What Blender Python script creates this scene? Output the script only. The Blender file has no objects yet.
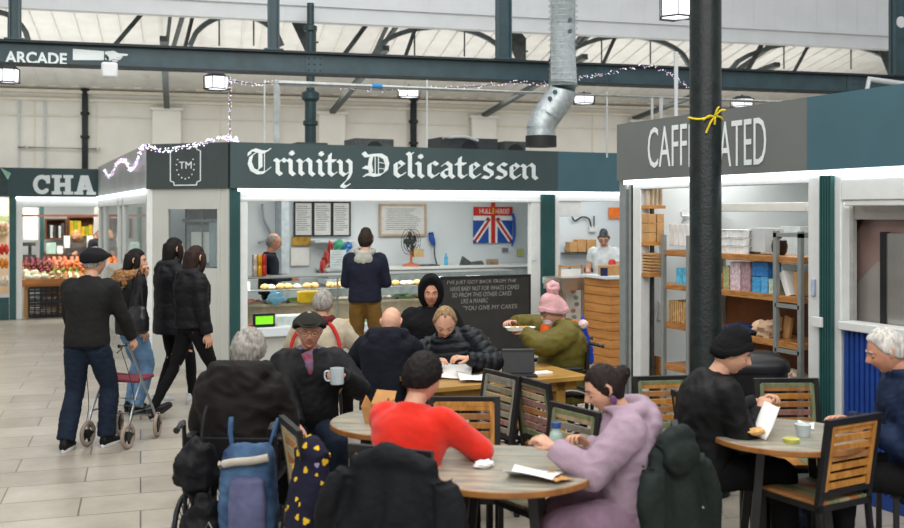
import bpy, bmesh, math, random
from mathutils import Vector, Matrix, noise, Euler
R = math.radians
V = Vector
sc = bpy.context.scene
col = sc.collection
rnd = random.Random(7)
# ------------------------------------------------------------ photograph geometry (904x528, f = 1000 px, horizon y = 213)
S_, C_ = 0.4115, 0.9114
EYE = 2.0
def ray(px):
    u = (px-452)/1000.0
    return (S_+C_*u, C_-S_*u)
def cam(px, d, z=0.0):
    r = ray(px); return V((r[0]*d, r[1]*d, z))
def zat(py, d): return EYE-(py-213)*d/1000.0
def pt(px, py, d): return cam(px, d, zat(py, d))
def onY(px, py, Y):
    d = Y/ray(px)[1]; return pt(px, py, d)
def onX(px, py, X):
    d = X/ray(px)[0]; return pt(px, py, d)
def onZ(px, py, z):
    return cam(px, 1000*(EYE-z)/(py-213), z)
def yawof(a): return R(-24.3-a)      # a = heading: 0 away from the viewer, 90 to the right, 180 towards
# hall frame (the hall is turned a few degrees to the stalls)
FW = V((S_, C_, 0)); RT = V((C_, -S_, 0))
E1 = RT*0.9679+FW*0.2514; E2 = FW*0.9679-RT*0.2514
def hall(px, py, T):
    u = (px-452)/1000.0
    d = T/(0.9679-0.2514*u); return pt(px, py, d)
def lin(h):
    if isinstance(h, str):
        h = h.lstrip('#'); c = [int(h[i:i+2], 16)/255 for i in (0, 2, 4)]
    else: c = h
    return tuple((x/12.92 if x <= .04045 else ((x+.055)/1.055)**2.4) for x in c)
# ------------------------------------------------------------ materials
MATS = {}
def mat(name, hexc, rough=.6, metal=0., var=.12, scale=12., bump=.0, bscale=None, stretch=(1,1,1), emit=None, estr=0, spec=.4, hex2=None, kind='noise', sheen=0., alpha=1., trans=0., coat=0.):
    if name in MATS: return MATS[name]
    m = bpy.data.materials.new(name); m.use_nodes = True
    nt = m.node_tree; N = nt.nodes; L = nt.links; b = N['Principled BSDF']
    c = lin(hexc); c2 = lin(hex2) if hex2 else tuple(max(0, x*(1-var)) for x in c)
    c1 = c if hex2 else tuple(min(1, x*(1+var)) for x in c)
    tc = N.new('ShaderNodeTexCoord'); mp = N.new('ShaderNodeMapping'); mp.inputs['Scale'].default_value = stretch
    L.new(tc.outputs['Object'], mp.inputs['Vector'])
    if kind == 'wood':
        t = N.new('ShaderNodeTexNoise'); t.inputs['Scale'].default_value = scale; t.inputs['Detail'].default_value = 6; t.inputs['Distortion'].default_value = 1.2
    else:
        t = N.new('ShaderNodeTexNoise'); t.inputs['Scale'].default_value = scale; t.inputs['Detail'].default_value = 5
    L.new(mp.outputs[0], t.inputs['Vector'])
    cr = N.new('ShaderNodeValToRGB'); cr.color_ramp.elements[0].position = .35; cr.color_ramp.elements[1].position = .65
    cr.color_ramp.elements[0].color = (*c2, 1); cr.color_ramp.elements[1].color = (*c1, 1)
    L.new(t.outputs['Fac'], cr.inputs['Fac']); L.new(cr.outputs['Color'], b.inputs['Base Color'])
    b.inputs['Roughness'].default_value = rough; b.inputs['Metallic'].default_value = metal
    b.inputs['Specular IOR Level'].default_value = spec
    if sheen: b.inputs['Sheen Weight'].default_value = sheen; b.inputs['Sheen Roughness'].default_value = .5
    if coat: b.inputs['Coat Weight'].default_value = coat
    if trans: b.inputs['Transmission Weight'].default_value = trans
    if alpha < 1: b.inputs['Alpha'].default_value = alpha
    if emit: b.inputs['Emission Color'].default_value = (*lin(emit), 1); b.inputs['Emission Strength'].default_value = estr
    if bump:
        n2 = N.new('ShaderNodeTexNoise'); n2.inputs['Scale'].default_value = bscale or scale*4; n2.inputs['Detail'].default_value = 3
        L.new(mp.outputs[0], n2.inputs['Vector'])
        bp = N.new('ShaderNodeBump'); bp.inputs['Strength'].default_value = bump; bp.inputs['Distance'].default_value = .01
        L.new(n2.outputs['Fac'], bp.inputs['Height']); L.new(bp.outputs[0], b.inputs['Normal'])
    MATS[name] = m
    return m
def cloth(name, hexc, **k):
    k.setdefault('rough', .85); k.setdefault('bump', .25); k.setdefault('bscale', 90); k.setdefault('scale', 7); k.setdefault('var', .18); k.setdefault('spec', .2)
    return mat(name, hexc, **k)
# ------------------------------------------------------------ objects
def tag(o, label=None, cat=None, group=None, kind=None):
    if label: o['label'] = label
    if cat: o['category'] = cat
    if group: o['group'] = group
    if kind: o['kind'] = kind
    return o
def empty(name, loc=(0,0,0), yaw=0., label=None, cat=None, group=None):
    o = bpy.data.objects.new(name, None); col.objects.link(o)
    o.location = loc; o.rotation_euler = (0, 0, yaw); o.empty_display_size = .1
    return tag(o, label, cat, group)
def linkmesh(name, me, mats, parent=None, bevel=0., sharp=40, label=None):
    for m in (mats if isinstance(mats, (list, tuple)) else [mats]): me.materials.append(m)
    o = bpy.data.objects.new(name, me); col.objects.link(o)
    if parent: o.parent = parent
    if sharp is not None and len(me.polygons):
        me.polygons.foreach_set('use_smooth', [True]*len(me.polygons)); me.set_sharp_from_angle(angle=R(sharp))
    if bevel:
        b = o.modifiers.new('bevel', 'BEVEL'); b.width = bevel; b.segments = 2; b.limit_method = 'ANGLE'; b.angle_limit = R(50)
    if label: o['label'] = label
    return o
def copy_tree(o, parent=None):
    c = o.copy(); col.objects.link(c)
    if parent: c.parent = parent
    for ch in list(o.children): copy_tree(ch, c)
    return c
def frame(d, up=V((0,0,1))):
    d = d.normalized()
    if abs(d.dot(up)) > .98: up = V((0,1,0)) if abs(d.y) < .9 else V((1,0,0))
    x = d.cross(up).normalized(); y = x.cross(d).normalized()
    return x, y
class MB:
    def __init__(s): s.v = []; s.f = []; s.m = []; s.M = Matrix.Identity(4)
    def add(s, vs, fs, m=0):
        o = len(s.v); s.v += [tuple(s.M @ V(v)) for v in vs]; s.f += [tuple(i+o for i in f) for f in fs]; s.m += [m]*len(fs); return s
    def box(s, c, sz, m=0, rot=None):
        hx, hy, hz = sz[0]/2, sz[1]/2, sz[2]/2
        vs = [V((x*hx, y*hy, z*hz)) for x in (-1,1) for y in (-1,1) for z in (-1,1)]
        if rot is not None:
            if not isinstance(rot, Matrix): rot = Euler(rot).to_matrix()
            vs = [rot @ v for v in vs]
        c = V(c)
        return s.add([v+c for v in vs], [(0,1,3,2),(4,6,7,5),(0,4,5,1),(2,3,7,6),(0,2,6,4),(1,5,7,3)], m)
    def b2(s, x0, x1, y0, y1, z0, z1, m=0):
        return s.box(((x0+x1)/2, (y0+y1)/2, (z0+z1)/2), (abs(x1-x0), abs(y1-y0), abs(z1-z0)), m)
    def bar(s, p0, p1, w, h, m=0, up=V((0,0,1))):
        p0, p1 = V(p0), V(p1); x, y = frame(p1-p0, up)
        vs = []
        for p in (p0, p1):
            for a, b in ((-1,-1),(1,-1),(1,1),(-1,1)): vs.append(p+x*a*w/2+y*b*h/2)
        return s.add(vs, [(0,3,2,1),(4,5,6,7),(0,1,5,4),(1,2,6,5),(2,3,7,6),(3,0,4,7)], m)
    def rings(s, rs, m=0, cap=True, loop=False):
        n = len(rs[0]); vs = [p for r in rs for p in r]; fs = []
        k = len(rs)
        for i in range(k if loop else k-1):
            j = (i+1) % k
            for a in range(n):
                b = (a+1) % n; fs.append((i*n+a, i*n+b, j*n+b, j*n+a))
        if cap and not loop: fs.append(tuple(reversed(range(n)))); fs.append(tuple((k-1)*n+a for a in range(n)))
        return s.add(vs, fs, m)
    def cyl(s, p0, p1, r, r2=None, n=16, m=0):
        p0, p1 = V(p0), V(p1); x, y = frame(p1-p0); r2 = r if r2 is None else r2
        return s.rings([[p+x*math.cos(t)*q+y*math.sin(t)*q for t in [2*math.pi*i/n for i in range(n)]] for p, q in ((p0, r), (p1, r2))], m)
    def tube(s, pts, r, n=8, m=0, loop=False, smooth=0, flat=1.):
        pts = [V(p) for p in pts]
        rs = list(r) if isinstance(r, (list, tuple)) else [r]*len(pts)
        if smooth: pts, rs = catmull(pts, rs, smooth)
        out = []; prev = None; k = len(pts)
        for i, p in enumerate(pts):
            if loop: d = pts[(i+1) % k]-pts[i-1]
            else: d = pts[min(i+1, k-1)]-pts[max(i-1, 0)]
            if d.length < 1e-9: d = V((0,0,1))
            d.normalize()
            if prev is None: x, y = frame(d)
            else:
                x = prev-d*prev.dot(d)
                x = x.normalized() if x.length > 1e-6 else frame(d)[0]
                y = d.cross(x)
                y.normalize()
            prev = x
            out.append([p+x*math.cos(t)*rs[i]+y*math.sin(t)*rs[i]*flat for t in [2*math.pi*a/n for a in range(n)]])
        return s.rings(out, m, True, loop)
    def ball(s, c, r, m=0, nu=14, nv=9, jit=0., seed=0):
        c = V(c); rr = r if isinstance(r, (tuple, list, Vector)) else (r, r, r); vs = [c+V((0,0,rr[2]))]; fs = []
        for j in range(1, nv):
            ph = math.pi*j/nv
            for i in range(nu):
                t = 2*math.pi*i/nu; q = V((math.sin(ph)*math.cos(t), math.sin(ph)*math.sin(t), math.cos(ph)))
                k = 1+(jit*noise.noise(q*2.2+V((seed*3.1, 0, 0))) if jit else 0)
                vs.append(c+V((q.x*rr[0], q.y*rr[1], q.z*rr[2]))*k)
        vs.append(c-V((0,0,rr[2])))
        for i in range(nu): fs.append((0, 1+i, 1+(i+1) % nu))
        for j in range(nv-2):
            for i in range(nu):
                a = 1+j*nu; b = a+nu; i2 = (i+1) % nu; fs.append((a+i, b+i, b+i2, a+i2))
        a = 1+(nv-2)*nu
        for i in range(nu): fs.append((len(vs)-1, a+(i+1) % nu, a+i))
        return s.add(vs, fs, m)
    def prism(s, poly, y0, y1, m=0, ax='y'):
        # polygon in (x, z) extruded along y ; ax 'z': polygon in (x, y) extruded along z
        n = len(poly)
        if ax == 'y': vs = [(p[0], y0, p[1]) for p in poly]+[(p[0], y1, p[1]) for p in poly]
        elif ax == 'z': vs = [(p[0], p[1], y0) for p in poly]+[(p[0], p[1], y1) for p in poly]
        else: vs = [(y0, p[0], p[1]) for p in poly]+[(y1, p[0], p[1]) for p in poly]
        fs = [tuple(range(n)), tuple(reversed(range(n, 2*n)))]+[(i, i+n, (i+1) % n+n, (i+1) % n) for i in range(n)]
        return s.add(vs, fs, m)
    def lathe(s, prof, c=(0,0,0), n=24, m=0):
        c = V(c)
        return s.rings([[c+V((r*math.cos(t), r*math.sin(t), z)) for t in [2*math.pi*i/n for i in range(n)]] for r, z in prof], m)
    def mesh(s, name='m'):
        me = bpy.data.meshes.new(name); me.from_pydata(s.v, [], s.f)
        me.polygons.foreach_set('material_index', s.m); 
        bm = bmesh.new(); bm.from_mesh(me); bmesh.ops.recalc_face_normals(bm, faces=bm.faces); bm.to_mesh(me); bm.free()
        me.update(); return me
    def build(s, name, mats, parent=None, bevel=0., sharp=40, label=None):
        return linkmesh(name, s.mesh(name), mats, parent, bevel, sharp, label)
def catmull(P, rs, k):
    out = []; ro = []; n = len(P)
    for i in range(n-1):
        p0, p1, p2, p3 = P[max(i-1,0)], P[i], P[i+1], P[min(i+2,n-1)]
        for j in range(k):
            t = j/k
            out.append(.5*((2*p1)+(p2-p0)*t+(2*p0-5*p1+4*p2-p3)*t*t+(3*p1-p0-3*p2+p3)*t**3)); ro.append(rs[i]*(1-t)+rs[i+1]*t)
    out.append(P[-1]); ro.append(rs[-1]); return out, ro
def sstep(a, b, x):
    t = max(0, min(1, (x-a)/(b-a))); return t*t*(3-2*t)
def remesh(mb, voxel, smooth=3):
    me = mb.mesh('tmp'); o = bpy.data.objects.new('tmp', me); col.objects.link(o)
    r = o.modifiers.new('r', 'REMESH'); r.mode = 'VOXEL'; r.voxel_size = voxel
    if smooth: sm = o.modifiers.new('s', 'SMOOTH'); sm.factor = .6; sm.iterations = smooth
    dg = bpy.context.evaluated_depsgraph_get(); dg.update()
    out = bpy.data.meshes.new_from_object(o.evaluated_get(dg))
    bpy.data.objects.remove(o); bpy.data.meshes.remove(me); out.materials.clear()
    return out
def disp(me, fn):
    ns = [v.normal.copy() for v in me.vertices]
    for v, n in zip(me.vertices, ns): v.co = v.co+n*fn(v.co)
    me.update()
def cross_loc(p): return noise.noise(p)
# text: built-in font turned into a mesh, standing in the local xz plane and facing -y, fitted to w x h around its centre
def textmesh(mb, s, cx, cz, w, h, y=0., bold=0., depth=.004, m=0, shear=0.):
    cu = bpy.data.curves.new('t', 'FONT'); cu.body = s; cu.size = 1; cu.offset = bold; cu.extrude = .001; cu.shear = shear; cu.resolution_u = 3
    o = bpy.data.objects.new('t', cu); col.objects.link(o)
    dg = bpy.context.evaluated_depsgraph_get(); dg.update()
    me = bpy.data.meshes.new_from_object(o.evaluated_get(dg))
    xs = [v.co.x for v in me.vertices]; ys = [v.co.y for v in me.vertices]
    if xs:
        x0, x1, y0, y1 = min(xs), max(xs), min(ys), max(ys)
        vs = [(cx+((v.co.x-x0)/(x1-x0)-.5)*w, y-(.5+v.co.z*500)*depth, cz+((v.co.y-y0)/(y1-y0)-.5)*h) for v in me.vertices]
        mb.add(vs, [tuple(p.vertices) for p in me.polygons], m)
    bpy.data.objects.remove(o); bpy.data.curves.remove(cu); bpy.data.meshes.remove(me)
# ============================================================ PEOPLE
skin = mat('skin_light', '#c99a80', rough=.55, var=.08, scale=20, bump=.05, spec=.35)
skin_red = mat('skin_ruddy', '#c08a70', rough=.55, var=.12, scale=18, bump=.05, spec=.35)
lipm = mat('lips', '#a8645a', rough=.5)
eyew = mat('eye_white', '#d8d4cc', rough=.25); eyed = mat('iris', '#2c241e', rough=.2)
def hairm(n, c, **k): return mat('hair_'+n, c, rough=.62, spec=.2, var=.35, scale=60, stretch=(1,1,.15), bump=.5, bscale=160, **k)
H_GREY = hairm('grey', '#8d8982'); H_WHITE = hairm('silver', '#b9b5ae'); H_DARK = hairm('dark', '#120d0b'); H_BROWN = hairm('brown', '#2a1c15'); H_FAIR = hairm('fair', '#8b7352'); H_BLOND = hairm('blond', '#b08c5a')
def ik(a, b, l1, l2, hint):
    d = b-a; L = min(d.length, (l1+l2)*.995); d.normalize(); b = a+d*L
    x = (l1*l1-l2*l2+L*L)/(2*L); h = math.sqrt(max(0, l1*l1-x*x))
    p = hint-d*hint.dot(d); p.normalize()
    return a+d*x+p*h, b
def rot3(lean, side, tw): return Matrix.Rotation(R(tw), 3, 'Z') @ Matrix.Rotation(R(-lean), 3, 'X') @ Matrix.Rotation(R(side), 3, 'Y')
def skel(H=1.72, sit=False, lean=0, side=0, twist=0, head=(0,0,0), lh=None, rh=None, lf=None, rf=None, seat=.45, lel=None, rel=None, fdir=None, back=0):
    s = H/1.72; k = {'s': s, 'sit': sit}
    p0 = V((0, -.02 if sit else 0, (seat+.09) if sit else .93*s))
    f = (lambda a: rot3(lean*a+back*(1-a), side*a, twist*a))
    A = [f(.3), f(.7), f(1.0)]
    p1 = p0+A[0] @ V((0,0,.15*s)); p2 = p1+A[1] @ V((0,0,.17*s)); p3 = p2+A[2] @ V((0,0,.18*s))
    k['spine'] = [p0, p1, p2, p3]; k['A'] = A; T = A[2]; k['T'] = T
    hy, hp, ht = head
    N = rot3(lean*.7+hp*.35, side*.6, twist+hy*.4)
    p4 = p3+N @ V((0, .015*s, .075*s)); k['neck'] = p4
    HR = Matrix.Rotation(R(twist+hy), 3, 'Z') @ Matrix.Rotation(R(-hp), 3, 'X') @ Matrix.Rotation(R(ht), 3, 'Y')
    k['HR'] = HR; k['hc'] = p4+HR @ V((0, .018*s, .093*s)); k['hs'] = (.5*s+.5)*1.05
    for sd, nm, tgt, el in ((-1, 'l', lh, lel), (1, 'r', rh, rel)):
        sh = p3+T @ V((sd*.172*s, 0, -.05*s))
        if tgt is None: tgt = (sd*.17, .36, .80) if sit else (sd*.25, .03, .80*s)
        hint = V(el) if el else (T @ V((sd*.45, -1, -.35)))
        e, w = ik(sh, V(tgt), .285*s, .255*s, hint)
        k['sh'+nm], k['el'+nm], k['wr'+nm] = sh, e, w
    for sd, nm, tgt in ((-1, 'l', lf), (1, 'r', rf)):
        hp_ = p0+V((sd*.088*s, 0, -.02*s))
        if tgt is None: tgt = (sd*.14, .44, .085) if sit else (sd*.10, 0, .085)
        kn, an = ik(hp_, V(tgt), .43*s, .43*s, V((sd*.15, 1, .3)))
        k['hp'+nm], k['kn'+nm], k['an'+nm] = hp_, kn, an
    k['fdir'] = fdir or {'l': -8, 'r': 8}
    return k
def xy(A): return A @ V((1,0,0)), A @ V((0,1,0))
def ring(c, X, Y, rx, ry, n=24, pw=2.4):
    out = []
    for i in range(n):
        t = 2*math.pi*i/n; c_, s_ = math.cos(t), math.sin(t)
        out.append(c+X*(math.copysign(abs(c_)**(2/pw), c_)*rx)+Y*(math.copysign(abs(s_)**(2/pw), s_)*ry))
    return out
def torso(mb, k, e, hem=.05, belly=0., top=True, shw=1., hunch=0., hemw=0.):
    s = k['s']; p0, p1, p2, p3 = k['spine']; A0, A1, A2 = k['A']; z0 = A0 @ V((0,0,1)); zt = A2 @ V((0,0,1))
    S = []
    def sec(c, A, rx, ry, fy=0.): X, Y = xy(A); S.append(ring(c+Y*fy, X, Y, rx*s+e, ry*s+e))
    down = V((0,0,-1)) if k['sit'] else -z0
    sec(p0+down*hem, A0, .150+hemw*.6, .110+hemw*.5); sec(p0+down*hem*.5, A0, .156+hemw*.4, .114+hemw*.3); sec(p0, A0, .157, .115)
    sec(p0*.5+p1*.5, A0, .150, .112+belly*.8, belly*.6); sec(p1, A1, .145, .110+belly, belly*.8)
    sec(p1*.5+p2*.5, A1, .150, .115+belly*.5, belly*.4); sec(p2, A1, .160*shw, .118, -hunch*.3); sec(p2*.5+p3*.5-zt*.01, A2, .172*shw, .112, -hunch)
    sec(p3-zt*.055*s, A2, .163*shw, .095, -hunch); sec(p3-zt*.025*s, A2, .120, .080, -hunch*.8); sec(p3, A2, .078, .068, -hunch*.3)
    if top:
        sec(p3+zt*.03, A2, .054, .056)
    mb.rings(S)
def arm(mb, k, nm, r0, r1, r2, short=0., n=16):
    sh, el, wr = k['sh'+nm], k['el'+nm], k['wr'+nm]; s = k['s']
    ins = k['spine'][3]*.35+sh*.65; ins = ins-(k['T'] @ V((0,0,1)))*.02
    w2 = wr-(wr-el).normalized()*short
    pts = [ins, sh, sh*.5+el*.5, el*.92+sh*.08, el*.92+w2*.08, el*.5+w2*.5, w2]
    rs = [r0*.75, r0, (r0*.45+r1*.55)*1.02, r1, r1, (r1*.5+r2*.5)*1.04, r2]
    mb.tube(pts, rs, n=n, smooth=4)
def leg(mb, k, nm, r0, r1, r2, short=0., n=18):
    hp_, kn, an = k['hp'+nm], k['kn'+nm], k['an'+nm]
    a2 = an-(an-kn).normalized()*short
    pts = [hp_*1.0+V((0,-.02,.0)), hp_*.7+kn*.3, hp_*.3+kn*.7, kn*.94+hp_*.06, kn*.94+a2*.06, kn*.6+a2*.4, kn*.25+a2*.75, a2]
    rs = [r0, r0*.98, (r0+r1)*.5, r1, r1, (r1*.65+r2*.35)*1.06, (r1*.3+r2*.7), r2]
    mb.tube(pts, rs, n=n, smooth=3)
def headpt(x, y, z):
    px, py, pz = x*.0765, y*.096, z*.118
    t = max(0, -z)
    px *= 1-.30*t**1.4
    if y < 0: py *= 1-.30*sstep(.15, .9, t)
    else: py *= 1-.05*t
    if z > 0: px *= 1+.03*z; py *= 1-(.04*z if y > 0 else -.02)
    if y > 0:
        w = sstep(0, .35, y)
        g = lambda cx, cz, sx, sz: math.exp(-((px-cx)/sx)**2-((pz-cz)/sz)**2)
        a = .020*g(0, -.024, .011, .015)+.013*g(0, -.006, .008, .022)
        for q in (-1, 1):
            a += -.011*g(q*.031, .003, .017, .012)+.005*g(q*.030, .024, .022, .008)+.005*g(q*.042, -.028, .018, .016)+.006*g(q*.012, -.030, .007, .008)
        a += .006*g(0, -.052, .020, .0045)+.0065*g(0, -.064, .017, .005)-.003*g(0, -.058, .022, .0025)-.004*g(0, -.076, .02, .006)+.009*g(0, -.095, .02, .016)
        py += a*w
    return V((px, py, pz))
def headmesh(mb, k, eyes='open', female=False, brow=True):
    HR, hc, hs = k['HR'], k['hc'], k['hs']; old = mb.M
    mb.M = Matrix.Translation(hc) @ HR.to_4x4() @ Matrix.Diagonal((hs, hs, hs, 1))
    nu, nv = 56, 44; vs = [headpt(0,0,1)]; fs = []
    for j in range(1, nv):
        ph = math.pi*j/nv
        for i in range(nu):
            t = 2*math.pi*i/nu; vs.append(headpt(math.sin(ph)*math.cos(t), math.sin(ph)*math.sin(t), math.cos(ph)))
    vs.append(headpt(0,0,-1))
    for i in range(nu): fs.append((0, 1+i, 1+(i+1) % nu))
    for j in range(nv-2):
        for i in range(nu):
            a = 1+j*nu; b = a+nu; i2 = (i+1) % nu; fs.append((a+i, b+i, b+i2, a+i2))
    a = 1+(nv-2)*nu
    for i in range(nu): fs.append((len(vs)-1, a+(i+1) % nu, a+i))
    base = len(mb.f); mb.add(vs, fs, 0)
    for q, f in enumerate(fs):
        c = sum((vs[i] for i in f), V())/len(f)
        if c.y > .05 and (c.x/.024)**2+((c.z+.058)/.0095)**2 < 1: mb.m[base+q] = 1
    for q in (-1, 1):
        mb.tube([(q*.070, .012, .020), (q*.079, -.004, .028), (q*.083, -.014, .012), (q*.080, -.010, -.010), (q*.070, .004, -.026), (q*.071, .010, -.004)], .0075, n=8, loop=True, smooth=0)
        mb.ball((q*.074, .0, .0), (.006, .014, .026))
        if eyes == 'open':
            mb.ball((q*.030, .0735, .002), (.0125, .012, .0105), 2); mb.ball((q*.030, .0815, .002), (.0055, .0052, .0055), 3)
            mb.tube([(q*.017, .082, .004), (q*.024, .0875, .0105), (q*.032, .0875, .0125), (q*.043, .081, .008)], .0028, n=6, smooth=3)
        else:
            mb.ball((q*.030, .0745, .002), (.0135, .0115, .0105), 0)
            mb.tube([(q*.018, .083, -.003), (q*.026, .0865, -.006), (q*.034, .086, -.006), (q*.042, .080, -.003)], .0016, n=6, m=3, smooth=3)
        if brow: mb.tube([(q*.013, .093, .022), (q*.024, .095, .028), (q*.036, .089, .028), (q*.047, .078, .022)], [.002, .0032, .003, .0015], n=6, m=4, smooth=3)
    mb.M = old
def hand(mb, wr, dr, palm, sd, curl=.35, s=1., m=0, spread=1.):
    # dr: finger direction, palm: palm normal, sd: +1 right hand / -1 left hand
    dr = dr.normalized(); palm = (palm-dr*palm.dot(dr)).normalized(); sx = dr.cross(-palm)*sd   # thumb side
    old = mb.M; M = Matrix((sx, dr, -palm)).transposed().to_4x4()
    mb.M = Matrix.Translation(wr-dr*.012) @ M @ Matrix.Diagonal((s, s, s, 1))
    X, Z = V((1,0,0)), V((0,0,1))
    mb.rings([ring(V(c), X, Z, a, b, 14, 2.2) for c, a, b in (((0,-.03,0), .024, .019), ((0,.0,0), .026, .018), ((.003,.03,0), .035, .016), ((.002,.06,0), .040, .0145), ((0,.082,0), .040, .012), ((0,.092,-.001), .036, .008))], m)
    for i, (bx, L) in enumerate(((.030, .070), (.010, .080), (-.010, .075), (-.029, .060))):
        p = V((bx, .080-abs(bx)*.12, 0)); a = 0; pts = [p-V((0,.02,0)), p]
        fan = bx*4*spread
        for q, (fr, ca) in enumerate(((.45, .7), (.30, 1.1), (.25, .8))):
            a += curl*ca*(1+.12*i); pts.append(pts[-1]+V((math.sin(R(fan*100))*.3, math.cos(a), -math.sin(a)))*L*fr)
        mb.tube(pts, [.0085, .009, .0082, .0076, .0062], n=8, m=m, smooth=2)
    c = min(1, curl*1.2)
    mb.tube([(.018,.012,-.002), (.036,.034,-.010), (.050-.012*c,.060,-.018-.012*c), (.050-.025*c,.084,-.024-.022*c)], [.013, .0125, .0095, .0068], n=8, m=m, smooth=3)
    mb.M = old
def fabricfn(amp=.006, freq=9, seed=0., quilt=None, k=None, qamp=.009):
    o = V((seed*7.3, seed*1.7, 0))
    segs = []
    if quilt and k:
        sp = k['spine']; segs = [(sp[0]-V((0,0,.2)), sp[3]+V((0,0,.1)), .0)]
        for nm in 'lr': segs += [(k['sh'+nm], k['el'+nm], 1), (k['el'+nm], k['wr'+nm], 1)]
    def fn(p):
        q = p+o
        a = noise.noise(V((q.x*freq, q.y*freq, q.z*freq*.6)))*amp+abs(noise.noise(V((q.x*freq*1.7+q.z*9, q.y*freq*1.7, q.z*freq*1.9))))*-amp*1.1
        a += noise.noise(q*freq*3)*amp*.25
        if segs:
            best = 9; t = 0; L = 1
            for A, B, w in segs:
                d = B-A; u = max(0, min(1, (p-A).dot(d)/d.length_squared)); ds = (p-(A+d*u)).length-(0.10 if w == 0 else 0)
                if ds < best: best = ds; t = u*d.length
            a += qamp*(abs(math.sin(math.pi*t/quilt))**.6-.6)
        return a
    return fn
def garment(name, mb, m, parent, vox=.012, amp=.006, freq=9, seed=0., quilt=None, k=None, sm=3, qamp=.009, label=None):
    me = remesh(mb, vox, sm); disp(me, fabricfn(amp, freq, seed, quilt, k, qamp))
    return linkmesh(name, me, m, parent, sharp=None if False else 180, label=label)
def sphereshell(k, fn, nu=64, nv=48, sc_=(1,1,1)):
    # closed shell about the head: fn(x,y,z) -> outward offset in metres
    mb = MB(); mb.M = Matrix.Translation(k['hc']) @ k['HR'].to_4x4() @ Matrix.Diagonal((k['hs'],)*3+(1,))
    vs = []; fs = []
    def P(x, y, z):
        b = V((x*.0765*(1-.25*max(0,-z)), y*.096*(1-(.25*max(0,-z) if y < 0 else 0)), z*.118)); n = V((x, y, z)).normalized()
        r = fn(x, y, z)
        return b+n*r if not isinstance(r, Vector) else b+r
    vs.append(P(0,0,1))
    for j in range(1, nv):
        ph = math.pi*j/nv
        for i in range(nu):
            t = 2*math.pi*i/nu; vs.append(P(math.sin(ph)*math.cos(t), math.sin(ph)*math.sin(t), math.cos(ph)))
    vs.append(P(0,0,-1))
    for i in range(nu): fs.append((0, 1+i, 1+(i+1) % nu))
    for j in range(nv-2):
        for i in range(nu):
            a = 1+j*nu; b = a+nu; i2 = (i+1) % nu; fs.append((a+i, b+i, b+i2, a+i2))
    a = 1+(nv-2)*nu
    for i in range(nu): fs.append((len(vs)-1, a+(i+1) % nu, a+i))
    mb.add(vs, fs); return mb
def interp(tab, x):
    for (a, u), (b, w) in zip(tab, tab[1:]):
        if x <= b: return u+(w-u)*max(0, (x-a))/(b-a)
    return tab[-1][1]
HL = {'short': [(0,.60),(.6,.58),(.9,.42),(1.2,.05),(1.45,-.12),(1.9,-.42),(2.4,-.5),(3.15,-.52)],
      'balding': [(0,1.1),(.7,1.1),(1.0,.7),(1.3,.15),(1.5,.0),(1.9,-.38),(2.4,-.5),(3.15,-.52)],
      'bald': [(0,1.1),(1.3,1.1),(1.6,.35),(1.9,.25),(2.4,.35),(3.15,.45)],
      'receding': [(0,.72),(.4,.85),(.8,.74),(1.1,.3),(1.4,-.08),(1.9,-.42),(2.4,-.5),(3.15,-.52)],
      'full': [(0,.52),(.6,.50),(.9,.35),(1.15,-.05),(1.4,-.3),(1.9,-.6),(2.4,-.7),(3.15,-.72)]}
def hair(k, parent, m, style='short', th=.014, rough=.5, seed=0, label=None):
    tab = HL[style]
    def fn(x, y, z):
        az = math.atan2(abs(x), y); zl = interp(tab, az)
        w = sstep(-.02, .10, z-zl)
        q = V((x*9+seed*5, y*9, z*5))
        lo = -.35 if style == 'bald' or style == 'balding' else -9
        if style in ('bald',): w *= 1-sstep(.35, .6, z)
        if style == 'balding': w *= 1-sstep(.75, .9, z)*(1 if y > -.5 else .6)
        return -.014+w*(.014+th*(1+rough*(noise.noise(q)+.5*noise.noise(q*2.3))))
    return sphereshell(k, fn).build('hair', m, parent, sharp=180, label=label)
def longhair(k, parent, m, length=.28, w=.075, bun=False, ponytail=False, label=None):
    tab = HL['full']
    def fn(x, y, z):
        az = math.atan2(abs(x), y); zl = interp(tab, az); ww = sstep(-.02, .10, z-zl)
        return -.014+ww*(.020+.006*noise.noise(V((x*9, y*9, z*4))))
    mb = sphereshell(k, fn)
    s = MB(); s.v, s.f, s.m = mb.v, mb.f, mb.m; s.M = mb.M
    if bun:
        s.ball((0,-.112,.035), (.038,.034,.034), jit=.5, nu=20, nv=14); s.ball((0,-.09,.01), (.04,.03,.04))
    elif length:
        s.rings([ring(V((0,y,z)), V((1,0,0)), V((0,1,0)), a, b, 22, 2.5) for y, z, a, b in ((-.03,.06,.072,.072),(-.045,0,.083,.066),(-.055,-.07,.084,.055),(-.068,-.07-length*.5,w*1.05,.042),(-.075,-.07-length*.8,w*.9,.034),(-.075,-.07-length,w*.6,.018))])
        for q in (-1,1):
            s.tube([(q*.07,.03,.05),(q*.084,.03,-.03),(q*.08,.015,-.11),(q*.07,0,-.16)], [.024,.030,.026,.010], n=10, smooth=4)
    me = remesh(s, .008, 2); disp(me, lambda p: .004*noise.noise(V((p.x*70, p.y*70, p.z*9))))
    return linkmesh('hair', me, m, parent, sharp=180, label=label)
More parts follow.
